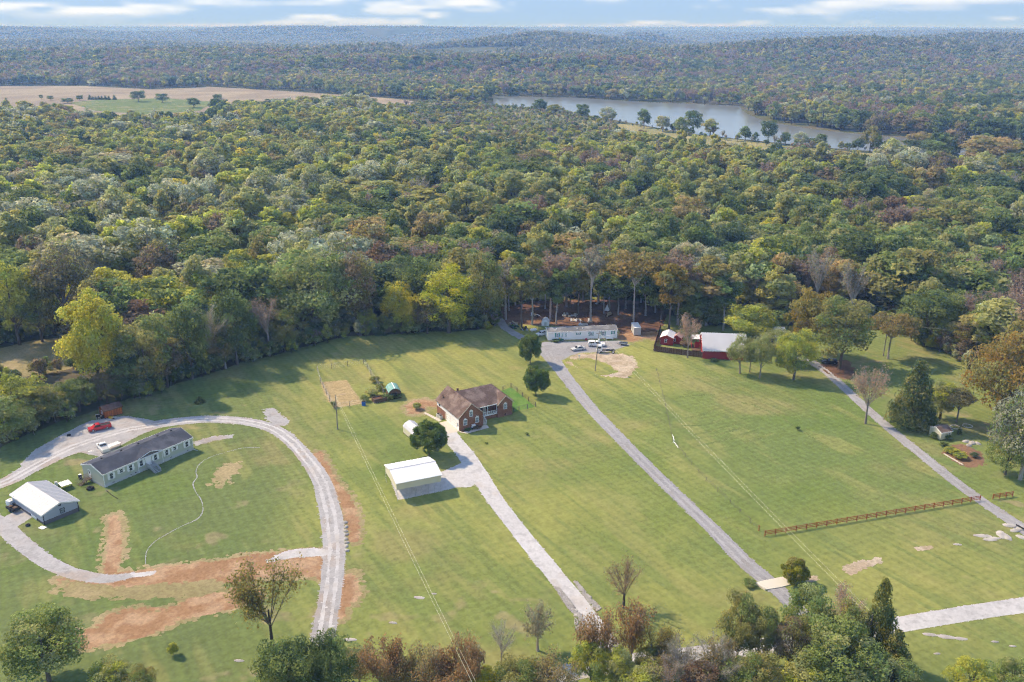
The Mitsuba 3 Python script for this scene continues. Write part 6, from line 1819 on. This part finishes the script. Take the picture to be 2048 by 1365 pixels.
bp = np.array([[x, y * (1 - (abs(x) / 1.7) ** 2.2) * 0.6, 0.1 + (0.45 if y == 0 else 0.0) * (1 - (abs(x) / 1.7) ** 2)] for x in np.linspace(-1.65, 1.65, 9) for y in (-1, -0.6, 0, 0.6, 1)])
bf = [[i * 5 + j, (i + 1) * 5 + j, (i + 1) * 5 + j + 1, i * 5 + j + 1] for i in range(8) for j in range(4)]
bf = np.array(bf)
part(key, 'hull', (bp, np.vstack([bf[:, [0, 1, 2]], bf[:, [0, 2, 3]]])), mat('tarp'), between((-108.16,220.66), (-106.82,222.63)), smooth=True)
part(key, 'keel', tube([(-1.6, 0, 0.2), (-0.8, 0, 0.50), (0, 0, 0.58), (0.8, 0, 0.50), (1.6, 0, 0.2)], 0.04, 5), mat('box_grey'), between((-108.16,220.66), (-106.82,222.63)))
single('drain_hose', 'black drain hose lying on the grass below the green house', 'hose', tube([(*(-92.73,181.20), 0.08), (*(-91.13,179.58), 0.08), (*(-89.86,178.43), 0.08), (*(-88.48,177.30), 0.10)], 0.07, 6), mat('dark'))
# garden plot
key = thing('planter_box', 'dark wooden raised bed before the garden shed', 'planter')
fr = between((-38.74,231.37), (-35.45,233.15))
Lp = float(np.hypot(*np.subtract((-35.45,233.15), (-38.74,231.37))))
for a in ((0, Lp, 0, 0.12), (0, Lp, 2.2, 2.32), (0, 0.12, 0.12, 2.2), (Lp - 0.12, Lp, 0.12, 2.2)):
    part(key, 'side_board', box(*a, 0, 1.15), mat('brown_wood'), fr)
part(key, 'soil', box(0.12, Lp - 0.12, 0.12, 2.2, 0, 0.85), 'mat_dirt', fr)
single('garden_board', 'pale board lying on the straw plot', 'board', box(0, 2.2, 0, 0.3, 0.02, 0.1), mat('pale_wood'), between((-50.12,237.34), (-48.23,238.09)))

# ------------------------------------------------------------------ junk behind the white home
key = thing('propane_tank', 'white horizontal propane tank left of the white home', 'tank')
fr = between((7.48,294.17), (9.07,294.71))
cap = trimesh.creation.capsule(1.5, 0.48, count=[14, 14])
v = np.array(cap.vertices)
v -= v.mean(0)
part(key, 'tank', (np.stack([v[:, 2], v[:, 0], v[:, 1] + 0.75], 1), np.array(cap.faces)), mat('white'), fr, smooth=True)
for x in (-0.6, 0.6):
    part(key, 'foot', box(x - 0.08, x + 0.08, -0.35, 0.35, 0, 0.4), mat('box_grey'), fr)
part(key, 'valve_cover', cyl((0, 0, 1.2), (0, 0, 1.36), 0.15), mat('box_grey'), fr)
key = thing('log_pile', 'stack of brown logs on the bare soil under the tall trees', 'log pile')
fr = between((34.78,311.23), (38.11,314.86))
rng = np.random.default_rng(5)
for i_, (y, z) in enumerate(((-.6, .26), (0, .26), (.6, .26), (-.3, .74), (.3, .74), (0, 1.2))):
    part(key, 'log', tube([(rng.uniform(-.2, .2), y, z), (2.6 + rng.uniform(-.3, .3), y + .05, z)], [0.27, 0.24], 9), mat('tan' if i_ % 2 else 'brown_wood'), fr)
key = thing('canvas_tent', 'small white pointed tent on the bare soil', 'tent')
fr = Frame((35.58,319.19))
ring = [(1.1 * math.cos(t), 1.1 * math.sin(t), 0) for t in np.linspace(0, 2 * math.pi, 9)[:-1]]
part(key, 'canvas', (np.array(ring + [(0, 0, 2.3)]), np.array([[i, (i + 1) % 8, 8] for i in range(8)])), mat('white'), fr)
part(key, 'pole', cyl((0, 0, 2.2), (0, 0, 2.6), 0.04, 6), mat('brown_wood'), fr)
rng = np.random.default_rng(9)


def junk(label, xy, size, mats, n, name='scrap_heap', cat_='scrap heap'):
    key = thing(name, label, cat_)
    for i_ in range(int(n * 1.8)):
        a = rng.uniform(0, 6.28)
        r = size * math.sqrt(rng.uniform(0, 1))
        sx, sy, sz = rng.uniform(0.18, 0.62, 3) * [1.5, 0.7, 0.5]
        m = rbox(-sx, sx, -sy, sy, -sz, sz, 0.08)
        R_ = trimesh.transformations.euler_matrix(*(rng.normal(0, 0.35, 2)), rng.uniform(0, 3.1))[:3, :3]
        v = m[0] @ R_.T
        v -= [0, 0, v[:, 2].min()]
        part(key, 'piece', (v + [r * math.cos(a), 0.7 * r * math.sin(a), max(0, 0.5 - r / size) * 0.9], m[1]), mat(mats[i_ % len(mats)]), Frame(xy))


junk('heap of grey boards and rubble under the dark leafy tall tree', (21.31,312.44), 2.6, ['box_grey', 'brown_wood', 'tarp'], 9)
junk('white and tan scrap scattered left of the pale thin tree', (23.11,306.51), 2.2, ['white', 'tan', 'brown_wood'], 8)
junk('white scrap behind the middle of the white home', (25.03,300.79), 1.5, ['white', 'beige', 'white'], 5)
junk('tan bundle of junk beside the woodland track', (0.36,301.92), 1.6, ['tan', 'beige', 'brown_wood'], 6)
junk('dark junk pile on the grass beside the woodland track', (1.59,298.56), 2.2, ['machine_green', 'dark', 'dark'], 6)
junk('dark scrap on the grass left of the propane tank', (4.56,296.35), 1.3, ['dark', 'dark', 'steel'], 4)
junk('tan scrap at the foot of the tall trees left of the tiny white shed', (8.82,312.44), 1.6, ['tan', 'white', 'brown_wood'], 5)
junk('clutter on the bare soil far behind the logs', (34.06,326.87), 2.0, ['beige', 'brown_wood', 'white'], 6)
junk('pale rubble at the feet of the pale thin tree', (28.57,304.78), 1.4, ['beige', 'tan', 'white'], 5)
junk('brown clutter left of the long clay edge by the orange shed', (-111.16,221.64), 0.9, ['brown_wood', 'dark', 'tan'], 4)
key = thing('garden_tractor', 'green garden tractor parked at the front wall of the white home', 'tractor')
fr = Frame((16.53,283.95), 0.1)
part(key, 'body', rbox(-0.9, 0.9, -0.4, 0.4, 0.4, 0.95, 0.12), mat('machine_green'), fr)
part(key, 'seat', rbox(-0.6, -0.15, -0.25, 0.25, 0.95, 1.35, 0.08), mat('yellow'), fr)
wheels(key, fr, (-0.6, 0.65), 1.05, 0.36)
tree('shrub', 'low dark shrub at the front wall of the white home left of the tractor', 'oak_m0', (14.82,283.45), 0.9, 2.6, None, None, 'shrub')
key = thing('mailbox_post', 'white board post standing in the weeds before the sedan', 'post')
part(key, 'post', box(-0.1, 0.1, -0.08, 0.08, 0, 1.7), mat('trim'), Frame((21.39,266.89)))
part(key, 'crosspiece', box(-0.35, 0.35, -0.06, 0.06, 1.2, 1.4), mat('trim'), Frame((21.39,266.89)))
single('gas_can', 'small bright red can by the wall of the white home', 'can', rbox(-0.35, 0.35, -0.25, 0.25, 0, 0.7, 0.1), mat('car_red'), Frame((25.14,285.13)))
single('pool', 'small blue paddling pool beside the red house', 'pool', cyl((0, 0, 0), (0, 0, 0.45), 1.4, 20), mat('blue_plastic'), Frame((78.96,280.69)))


# ------------------------------------------------------------------ fences
def fence_line(key, pts, step, post_h, post_r, m, rails=(), rail_m=None, rail_t=(0.03, 0.07), endposts=True, wire=None, wire_m=None):
    allp = []
    for a, b in zip(pts[:-1], pts[1:]):
        n = max(1, round(math.dist(a, b) / step))
        for i_ in range(n + (b == pts[-1] and endposts)):
            allp.append((a[0] + (b[0] - a[0]) * i_ / n, a[1] + (b[1] - a[1]) * i_ / n))
    for p in allp:
        part(key, 'post', box(-post_r, post_r, -post_r, post_r, 0, post_h), mat(m), Frame(p, math.atan2(pts[1][1] - pts[0][1], pts[1][0] - pts[0][0])))
    for a, b in zip(allp[:-1], allp[1:]):
        fr_ = between(a, b)
        L_ = math.dist(a, b)
        for z in rails:
            part(key, 'rail', box(post_r + 0.004, L_ - post_r - 0.004, -rail_t[0], rail_t[0], z - rail_t[1], z + rail_t[1]), mat(rail_m or m), fr_)
        if wire:
            part(key, 'wire', cat([box(0, L_, -0.012, 0.012, z - 0.012, z + 0.012) for z in wire]), mat(wire_m), fr_)
    return allp


key = thing('rail_fence', 'long reddish brown three-rail fence across the right lawn', 'fence')
fence_line(key, [(52.64,161.86), (104.77,176.74)], 2.45, 1.35, 0.075, 'red_rail', (0.45, 0.82, 1.18))
key = thing('rail_fence', 'short wire-braced corner at the left end of the long rail fence', 'fence')
fence_line(key, [(51.95,164.01), (52.53,162.05)], 3.0, 1.3, 0.075, 'red_rail', (0.9,), 'beige', endposts=False)
key = thing('rail_fence', 'short reddish brown rail fence right of the right drive', 'fence')
fence_line(key, [(107.96,177.30), (113.00,178.55)], 1.9, 1.35, 0.075, 'red_rail', (0.5, 0.85, 1.2))
key = thing('wire_fence', 'tall dark-post wire fence round the straw plot', 'fence')
gp = [(-41.50,230.14), (-45.26,228.81), (-49.21,227.12), (-51.60,232.97), (-53.58,237.90), (-55.43,242.82), (-56.91,246.53), (-60.11,256.99), (-55.92,258.32), (-51.42,260.74), (-46.69,262.72), (-44.91,258.66), (-42.95,253.09), (-39.23,243.40), (-36.92,237.72)]
fence_line(key, gp, 9, 1.85, 0.07, 'post', wire=(0.3, 0.7, 1.1, 1.5, 1.75), wire_m='steel')
key = thing('yard_fence', 'low dark wire fence round the bright green yard', 'fence')
fence_line(key, [(-2.63,241.10), (-0.29,243.40), (1.45,239.77), (3.01,236.42), (4.68,232.97), (6.56,229.09), (4.31,227.70), (1.93,226.16), (0.41,225.31)], 8, 1.4, 0.08, 'post', (1.3,), 'post', (0.03, 0.03), wire=(0.4, 0.8), wire_m='post')
key = thing('field_fence', 'old thin wire fence running down the right lawn', 'fence')
fence_line(key, [(44.59,256.78), (42.82,228.74), (41.14,207.36), (42.60,197.78), (45.34,185.97), (48.49,175.30), (50.91,167.23), (51.95,164.21)], 4.5, 1.15, 0.035, 'post', wire=(0.5, 1.0), wire_m='post')
key = thing('white_pipe', 'broken white pipe post lying at the bend of the old fence', 'pipe')
add(key, cat([tube([(*(41.07,206.19), 0.1), (*(41.23,205.61), 0.9), (*(41.29,208.24), 1.2)], 0.10, 6), tube([(*(41.23,205.61), 0.5), (*(41.92,203.04), 0.1)], 0.10, 6)]), mat('trim'))
key = thing('privacy_fence', 'dark brown board fence round the red sheds', 'fence')
for a, b in (((62.05,267.81), (46.29,274.35)), ((46.29,274.35), (52.30,297.45))):
    fr_ = between(a, b)
    L_ = math.dist(a, b)
    n = int(L_ / 0.21)
    for i_ in range(n):
        x = L_ * i_ / n
        part(key, 'board', box(x + 0.006, x + L_ / n - 0.006, -0.015 + 0.012 * (i_ % 2), 0.015 + 0.012 * (i_ % 2), 0.03, 1.95 + 0.03 * math.sin(i_ * 1.7)), 'mat_fence_wood', fr_)
    for z in (0.4, 1.5):
        part(key, 'rail', box(0, L_, 0.03, 0.08, z - 0.05, z + 0.05), mat('brown_wood'), fr_)
# ------------------------------------------------------------------ poles and wires


def pole(label, base, h, lean=(0, 0), cross=None, transformer=None):
    key = thing('utility_pole', label, 'utility pole')
    t = (base[0] + lean[0], base[1] + lean[1], h)
    part(key, 'shaft', tube([(base[0], base[1], -0.3), t], [0.17, 0.11], 9), mat('pole_wood'))
    if cross:
        part(key, 'crossarm', box(-0.9, 0.9, -0.06, 0.06, h - 0.7, h - 0.56), mat('pole_wood'), Frame((t[0], t[1] - 0.18), cross))
        for x in (-0.8, 0.8):
            part(key, 'insulator', cyl((x, 0, h - 0.56), (x, 0, h - 0.36), 0.06, 7), mat('steel'), Frame((t[0], t[1] - 0.18), cross))
    if transformer:
        part(key, 'transformer', cyl((t[0] - 0.1, t[1] - 0.42, h - transformer), (t[0] - 0.1, t[1] - 0.42, h - transformer + 0.9), 0.26, 12), mat('white'))
    return t


t1 = pole('bare grey utility pole left of the straw plot', (-45.99,214.30), 9.7, (0.05, 0.1))
t2 = pole('leaning utility pole with transformer before the white home', (25.61,256.78), 12.9, (0.9, -0.2), 0.2, 3.2)
t3 = pole('utility pole with white transformer behind the flat-topped tree', (119.79,270.11), 11.5, (0.2, 0), None, 1.6)


def wires(label, a, b, sag, gap):
    for i_, s in enumerate((-1, 1)):
        d = np.subtract(b, a)[:2]
        nrm_ = np.array([-d[1], d[0]]) / np.hypot(*d) * gap / 2 * s
        t = np.linspace(0, 1, 24)
        p = np.stack([a[0] + (b[0] - a[0]) * t + nrm_[0] * np.clip(t * 8, 0, 1), a[1] + (b[1] - a[1]) * t + nrm_[1] * np.clip(t * 8, 0, 1), a[2] + (b[2] - a[2]) * t - sag * 4 * t * (1 - t)], 1)
        single('power_line', label[i_], 'power line', tube(p, 0.023, 4, False), mat('wire'))


M('wire', (0.55, 0.55, 0.42), 0.5)
wires(('left one of the two wires running down from the bare grey pole', 'right one of the two wires running down from the bare grey pole'), (t1[0], t1[1], t1[2] - 0.2), (*(-2.72,99.79), 9.0), 0.5, 0.55)
wires(('left one of the two wires crossing the right lawn', 'right one of the two wires crossing the right lawn'), (t2[0], t2[1], t2[2] - 0.5), (*(58.71,122.27), 9.5), 0.8, 0.9)
wires(('upper wire leaving the pole behind the flat-topped tree', 'lower wire leaving the pole behind the flat-topped tree'), (t3[0], t3[1], t3[2] - 0.6), (*(172.46,265.74), 9.0), 0.8, 0.8)
pole('utility pole among the trees beside the tall evergreen', (58.71,122.27), 9.8)

# ------------------------------------------------------------------ stones, culvert, garden things
key = thing('concrete_culvert', 'pale concrete culvert slab where the grey drive meets the road', 'culvert')
cv = Polygon([(46.04,145.20),(49.50,146.35),(52.45,147.26),(53.57,144.88),(50.78,143.76),(47.63,142.96)])
v, f = flat(cv, 0.16)
m = trimesh.creation.extrude_polygon(cv, 0.5, engine='earcut')
add(key + '__slab', (np.array(m.vertices) - [0, 0, 0.34], np.array(m.faces)), mat('concrete2') if False else M('pale_concrete', (0.62, 0.58, 0.50), 0.9))
add(key + '__kerb', prism_y([(0, -0.3), (0, 0.4), (0.3, 0.4), (0.3, -0.3)], 0, math.dist((47.63,142.96), (46.14,145.20))), 'mat_pale_concrete', Frame((47.59,142.80), heading((47.63,142.96), (46.14,145.20)) - math.pi / 2))


def stone(seed, a, b, c):
    m = trimesh.creation.icosphere(2, 1.0)
    v = np.array(m.vertices)
    v = v * (0.72 + 0.55 * meshkit.fbm(v * 1.3 + seed * 7.3, 3, seed))[:, None]
    v = v * [a, b, c]
    v[:, 2] = np.maximum(v[:, 2], -0.1 * c)
    return v, np.array(m.faces)


for i_, xy in enumerate(((-35.62,167.23), (-35.19,165.41), (-35.07,163.81), (-34.57,162.44), (-34.42,160.70), (-33.93,159.37), (-33.85,158.06), (-33.41,156.40))):
    k = single('rock', 'pale rock in the row beside the curved gravel drive', 'rock', stone(i_, 0.55, 0.45, 0.4), 'mat_rock', Frame(xy, i_ * 1.3), 'pale rocks in a row by the curved drive')
slabs = (((105.79,166.01), 1.3, 'pale stone slab at the top of the stone heap by the right drive'), ((105.89,164.01), 1.1, 'stone slab in the middle of the stone heap by the right drive'), ((107.48,164.81), 1.2, 'stone slab at the far right of the stone heap'),
         ((102.24,162.44), 1.6, 'flat pale stone left of the stone heap'), ((102.88,161.47), 1.3, 'flat pale stone lowest at the stone heap'), ((105.79,161.47), 1.1, 'pale stone at the picture edge below the stone heap'))
for i_, (xy, s, lb) in enumerate(slabs):
    single('stone_slab', lb, 'stone slab', stone(30 + i_, s, s * 0.6, 0.35), 'mat_rock', Frame(xy, -0.3 + 0.5 * i_))
single('drain_pipe', 'black pipe lying on the stone heap by the right drive', 'pipe', cyl((*(106.95,165.61), 0.5), (*(107.79,163.62), 0.5), 0.16, 8), mat('dark'))
outc = (((98.08,162.05), 1.8, 'long flat rock on the grass left of the stone heap'), ((98.86,160.51), 1.5, 'second flat rock on the grass below the stone heap'), ((100.19,161.09), 1.2, 'third flat rock on the grass below the stone heap'), ((91.30,158.72), 0.9, 'small flat rock alone on the lower right grass'),
        ((72.93,129.92), 1.3, 'left flat white rock below the road'), ((75.53,129.31), 1.5, 'middle flat white rock below the road'), ((77.74,128.84), 1.2, 'right flat white rock below the road'), ((83.32,128.03), 0.7, 'small white rock at the right below the road'),
        ((71.91,124.91), 0.6, 'small white rock lowest on the meadow below the road'), ((85.71,126.85), 0.6, 'small white rock near the right edge below the road'),
        ((-17.28,140.62), 1.1, 'grey rock outcrop on the lower middle lawn'), ((-14.59,141.86), 0.6, 'small pale rock right of the grey outcrop'), ((-21.18,133.24), 0.8, 'pale rock flush in the lower middle lawn'), ((-45.68,123.14), 0.9, 'white rocks in a bare spot of the lower left lawn'), ((-28.04,128.57), 1.2, 'pale rock at the end of the red clay strip'))
for i_, (xy, s, lb) in enumerate(outc):
    single('rock', lb, 'rock', stone(60 + i_, s, s * 0.38, 0.16), 'mat_rock', Frame(xy, -0.12 + 0.1 * math.sin(i_)))
for i_, (xy, s, lb) in enumerate((((116.10,206.77), 1.0, 'dark rock in the bed right of the cream shed'), ((117.21,205.90), 1.1, 'rounded grey rock in the bed right of the cream shed'), ((118.47,205.61), 0.9, 'pale rock at the right of the rock bed by the cream shed'), ((115.75,204.46), 0.8, 'low rock at the front of the rock bed by the cream shed'))):
    single('rock', lb, 'rock', stone(90 + i_, s, s * 0.7, 0.5), 'mat_rock', Frame(xy, i_))
# broken stone along the drive end
rng = np.random.default_rng(33)
for lb, pl in (('broken grey stone on the left side of the drive end', Polygon([(7.88,144.40),(8.89,143.76),(10.40,140.62),(11.99,136.70),(13.04,133.81),(12.47,131.01),(11.22,130.73),(11.17,135.24),(9.41,139.40)])), ('broken grey stone on the right side of the drive end', Polygon([(11.66,145.69),(12.35,146.02),(13.90,142.49),(16.31,137.30),(15.23,136.41),(13.56,140.62)]))):
    x0, y0, x1, y1 = pl.bounds
    ms = []
    while len(ms) < 420:
        x, y = rng.uniform(x0, x1), rng.uniform(y0, y1)
        if pl.contains(Point(x, y)):
            m = trimesh.creation.icosphere(0, 1.0)
            v = np.array(m.vertices) * rng.uniform(0.6, 1.2, (12, 1)) * rng.uniform(0.10, 0.24) * [1, 1, 0.7]
            ms.append((v + [x, y, 0.06], np.array(m.faces)))
    structure('riprap', cat(ms), 'mat_rock', kind='stuff', label=lb)


# shrubs and garden plants
def shrub(label, arch, xy, h, w, name='shrub', cat_='shrub'):
    return tree(name, label, arch, xy, h, w, None, None, cat_)


for i_, (lb, ar, xy, h_, w_) in enumerate((
        ('dark shrub against the front of the garden shed', 'oak_m0', (-34.57,234.05), 1.9, 2.6), ('dark shrub at the right corner of the garden shed', 'oak_m1', (-32.57,235.14), 1.7, 2.4), ('dark shrub left of the garden shed door', 'oak_m0', (-36.19,234.41), 1.5, 2.2),
        ('climbing plant tangle on the back fence of the garden', 'olive_m0', (-40.91,247.32), 1.9, 3.0), ('climbing plant tangle nearer the garden shed', 'olive_m1', (-38.55,241.10), 1.9, 3.0), ('leafy vine arch over the raised bed', 'pale_m0', (-40.13,236.98), 2.1, 3.6),
        ('leafy plant by the blue barrel', 'maple_m0', (-41.66,232.97), 2.0, 2.4), ('spiky green plant in the middle of the pinkish path', 'pale_m1', (-26.36,227.36), 2.2, 2.4), ('green shrub beside the utility pole at the straw plot corner', 'oak_m1', (-49.65,228.74), 2.0, 1.8),
        ('small round shrub alone in the shade of the left lawn', 'cedar_m0', (-88.07,231.90), 2.0, 2.6), ('dark shrub at the left corner of the cream shed', 'oak_m0', (108.71,208.84), 1.7, 2.0), ('dark shrub at the right front of the cream shed', 'oak_m1', (112.04,207.95), 1.6, 2.0),
        ('dark round shrub below the cream shed', 'oak_m0', (109.16,204.18), 1.3, 2.2), ('yellow flowering shrub in the garden bed', 'gold_m0', (109.73,199.97), 1.6, 2.6), ('yellow-green shrub row at the left of the garden bed', 'lime_m0', (108.99,200.52), 1.6, 3.0), ('yellow-green shrub at the right of the garden bed', 'lime_m1', (110.18,197.51), 1.6, 3.4),
        ('blue-green shrub at the lower end of the garden bed', 'bluegreen_m0', (113.89,198.05), 1.3, 2.0), ('small dark upright shrub right of the cream shed', 'cedar_m1', (116.42,211.23), 2.2, 1.2), ('small sapling alone on the right lawn', 'oak_m1', (75.09,213.68), 1.4, 1.3),
        ('low green shrub beside the concrete culvert edge', 'maple_m1', (45.08,144.40), 1.2, 2.6), ('thin sapling on the lower left lawn', 'lime_m0', (-57.05,124.53), 2.6, 1.8), ('reddish shrub beside the red shed', 'rust_m0', (57.49,279.20), 2.0, 3.4), ('small dark shrub on the middle lawn right of the brick house', 'oak_m0', (3.90,210.63), 0.8, 0.9),
        ('small dark clump on the middle lawn below the brick house', 'oak_m1', (-6.49,205.61), 0.5, 0.8), ('shrub at the foot of the brick gable', 'rust_m1', (-9.52,214.92), 0.8, 2.4), ('second shrub at the foot of the brick gable', 'oak_m1', (-11.57,213.68), 0.6, 2.0), ('low shrubs along the base of the red house', 'oak_m0', (64.20,265.53), 0.7, 2.6))):
    shrub(lb, ar, xy, h_, w_)
for xy, r, lb in (((117.53,215.54), 1.3, 'stone ring round the grey-green tree behind the cream shed'), ((121.08,216.33), 1.2, 'empty stone ring right of the grey-green tree')):
    m = trimesh.creation.torus(r, 0.14, 22, 6)
    single('tree_ring', lb, 'stone ring', (np.array(m.vertices) + [0, 0, 0.05], np.array(m.faces)), mat('beige'), Frame(xy))
single('edging_board', 'pale edging board along the front of the garden bed', 'edging', box(0, math.dist((107.24,199.69), (109.15,193.79)), -0.1, 0.1, 0, 0.25), mat('beige'), between((107.24,199.69), (109.15,193.79)))

# undergrowth along the forest edge
rng = np.random.default_rng(808)
edge = CLEARING.exterior
CLEARING_IN = CLEARING.buffer(-2.5)
un_ = 0
labels['undergrowth'] = {'label': 'leafy undergrowth along the forest edge', 'kind': 'stuff'}
avoid = unary_union([YARD_DIRT.buffer(2), BACKGRASS.buffer(1), LEFTFIELD.buffer(1)])
shapely.prepare(avoid)
house_spots = [(76.12,280.69), (82.28,283.19), (-110.26,224.97), (85.49,290.96)]
for ring, n in ((edge, 1500), (LEFTFIELD.exterior, 260)):
    s = 0.0
    while s < ring.length:
        c = np.array(ring.interpolate(s).coords[0])
        s += ring.length / n * rng.uniform(0.5, 1.5)
        if c[1] < 205 or (c[0] < -95 and c[1] < 232 and rng.uniform() < 0.3) or abs(c[0]) > 0.66 * c[1] + 30:
            continue
        for k_ in range(2):
            p = c + rng.normal(0, 1, 2) * 3.0 + (c - np.array([0.0, 240.0])) / np.linalg.norm(c - np.array([0.0, 240.0])) * rng.uniform(-2, 9)
            if (ring is edge and CLEARING_IN.contains(Point(p))) or avoid.contains(Point(p)) or any(math.dist(p, h_) < 9 for h_ in house_spots):
                continue
            kd = COMMON[rng.choice(len(COMMON), p=WT[:, 1])]
            sc_ = rng.uniform(0.13, 0.38)
            un_ += 1
            inst(f'undergrowth__{un_:05d}', f'grp_{kd}_x{rng.integers(2)}', p[0], p[1], -0.2, rng.uniform(0, 360), sc_ * 1.15, sc_ * 1.15, sc_)
# scrub on the flat ground by the river
rng = np.random.default_rng(616)
scrub = Polygon([(-43.21,1242.29),(23.56,1202.87),(76.76,1117.48),(113.07,993.35),(97.78,783.45),(32.88,783.45),(-32.77,933.73),(-71.05,1048.95)])
x0, y0, x1, y1 = scrub.bounds
for k_ in range(1900):
    p = rng.uniform([x0, y0], [x1, y1])
    if not scrub.contains(Point(p)):
        continue
    kd = rng.choice(['mauve', 'olive', 'pale', 'bluegreen', 'silver', 'maple', 'grey'])
    s_ = rng.uniform(0.14, 0.34)
    wood_inst(f'grp_{kd}_x{rng.integers(2)}', p[0], p[1], -0.3, rng.uniform(0, 360), s_ * 1.3, s_ * 1.3, s_)
# low trees strung along the near river bank
rng = np.random.default_rng(515)
bank = LineString([(32.37,1165.80),(76.32,1110.90),(132.36,982.91),(181.99,880.64),(230.20,825.61),(271.95,786.81),(310.82,763.89),(358.51,739.21)])
for s in np.arange(0, bank.length, 7.0):
    c = np.array(bank.interpolate(s).coords[0]) + rng.normal(0, 1, 2) * [3, 7] + [0, -6]
    kd = COMMON[rng.choice(len(COMMON), p=WT[:, 3])]
    s_ = rng.uniform(0.20, 0.55) * (0.55 if s < 260 else 0.6 if s > 480 else 1)
    wood_inst(f'grp_{kd}_x{rng.integers(2)}', c[0], c[1], 0.0, rng.uniform(0, 360), s_ * 1.1, s_ * 1.1, s_)
# pale cliff on the far river side
rng = np.random.default_rng(12)
for i_, (x0, x1, zt) in enumerate(((-395, -352, 17), (-330, -300, 15), (-290, -262, 17), (-205, -170, 13), (-150, -120, 13))):
    n = 14
    xs = np.linspace(x0, x1, n)
    tops = zt + rng.uniform(-4, 3, n)
    yv = 1760 + rng.uniform(-4, 4, n)
    v = np.vstack([np.c_[xs, yv, np.full(n, -1.0)], np.c_[xs, yv + 2 + rng.uniform(-2, 2, n), tops * 0.5], np.c_[xs, yv + 5, tops], np.c_[xs, yv + 40, tops * 0.8]])
    f = [[a * n + b, a * n + b + 1, (a + 1) * n + b + 1, (a + 1) * n + b] for a in range(3) for b in range(n - 1)]
    f = np.array(f)
    structure('rock_bluff', (v, np.vstack([f[:, [0, 1, 2]], f[:, [0, 2, 3]]])), 'mat_rock', label='pale rock bluff showing through the far woods')

# ------------------------------------------------------------------ air
scene['haze_air'] = {'type': 'homogeneous', 'albedo': {'type': 'rgb', 'value': [0.80, 0.91, 1.0]}, 'sigma_t': {'type': 'rgb', 'value': [0.000065, 0.000105, 0.000190]}}
scene['haze'] = {'type': 'cube', 'bsdf': {'type': 'null'}, 'interior': {'type': 'ref', 'id': 'haze_air'},
                 'to_world': T().translate([0, 10000, 64.5]).scale([26000, 15000, 65.5])}
labels['haze'] = {'label': 'thin blue haze over the valley', 'kind': 'stuff'}
scene['camera']['medium'] = {'type': 'ref', 'id': 'haze_air'}
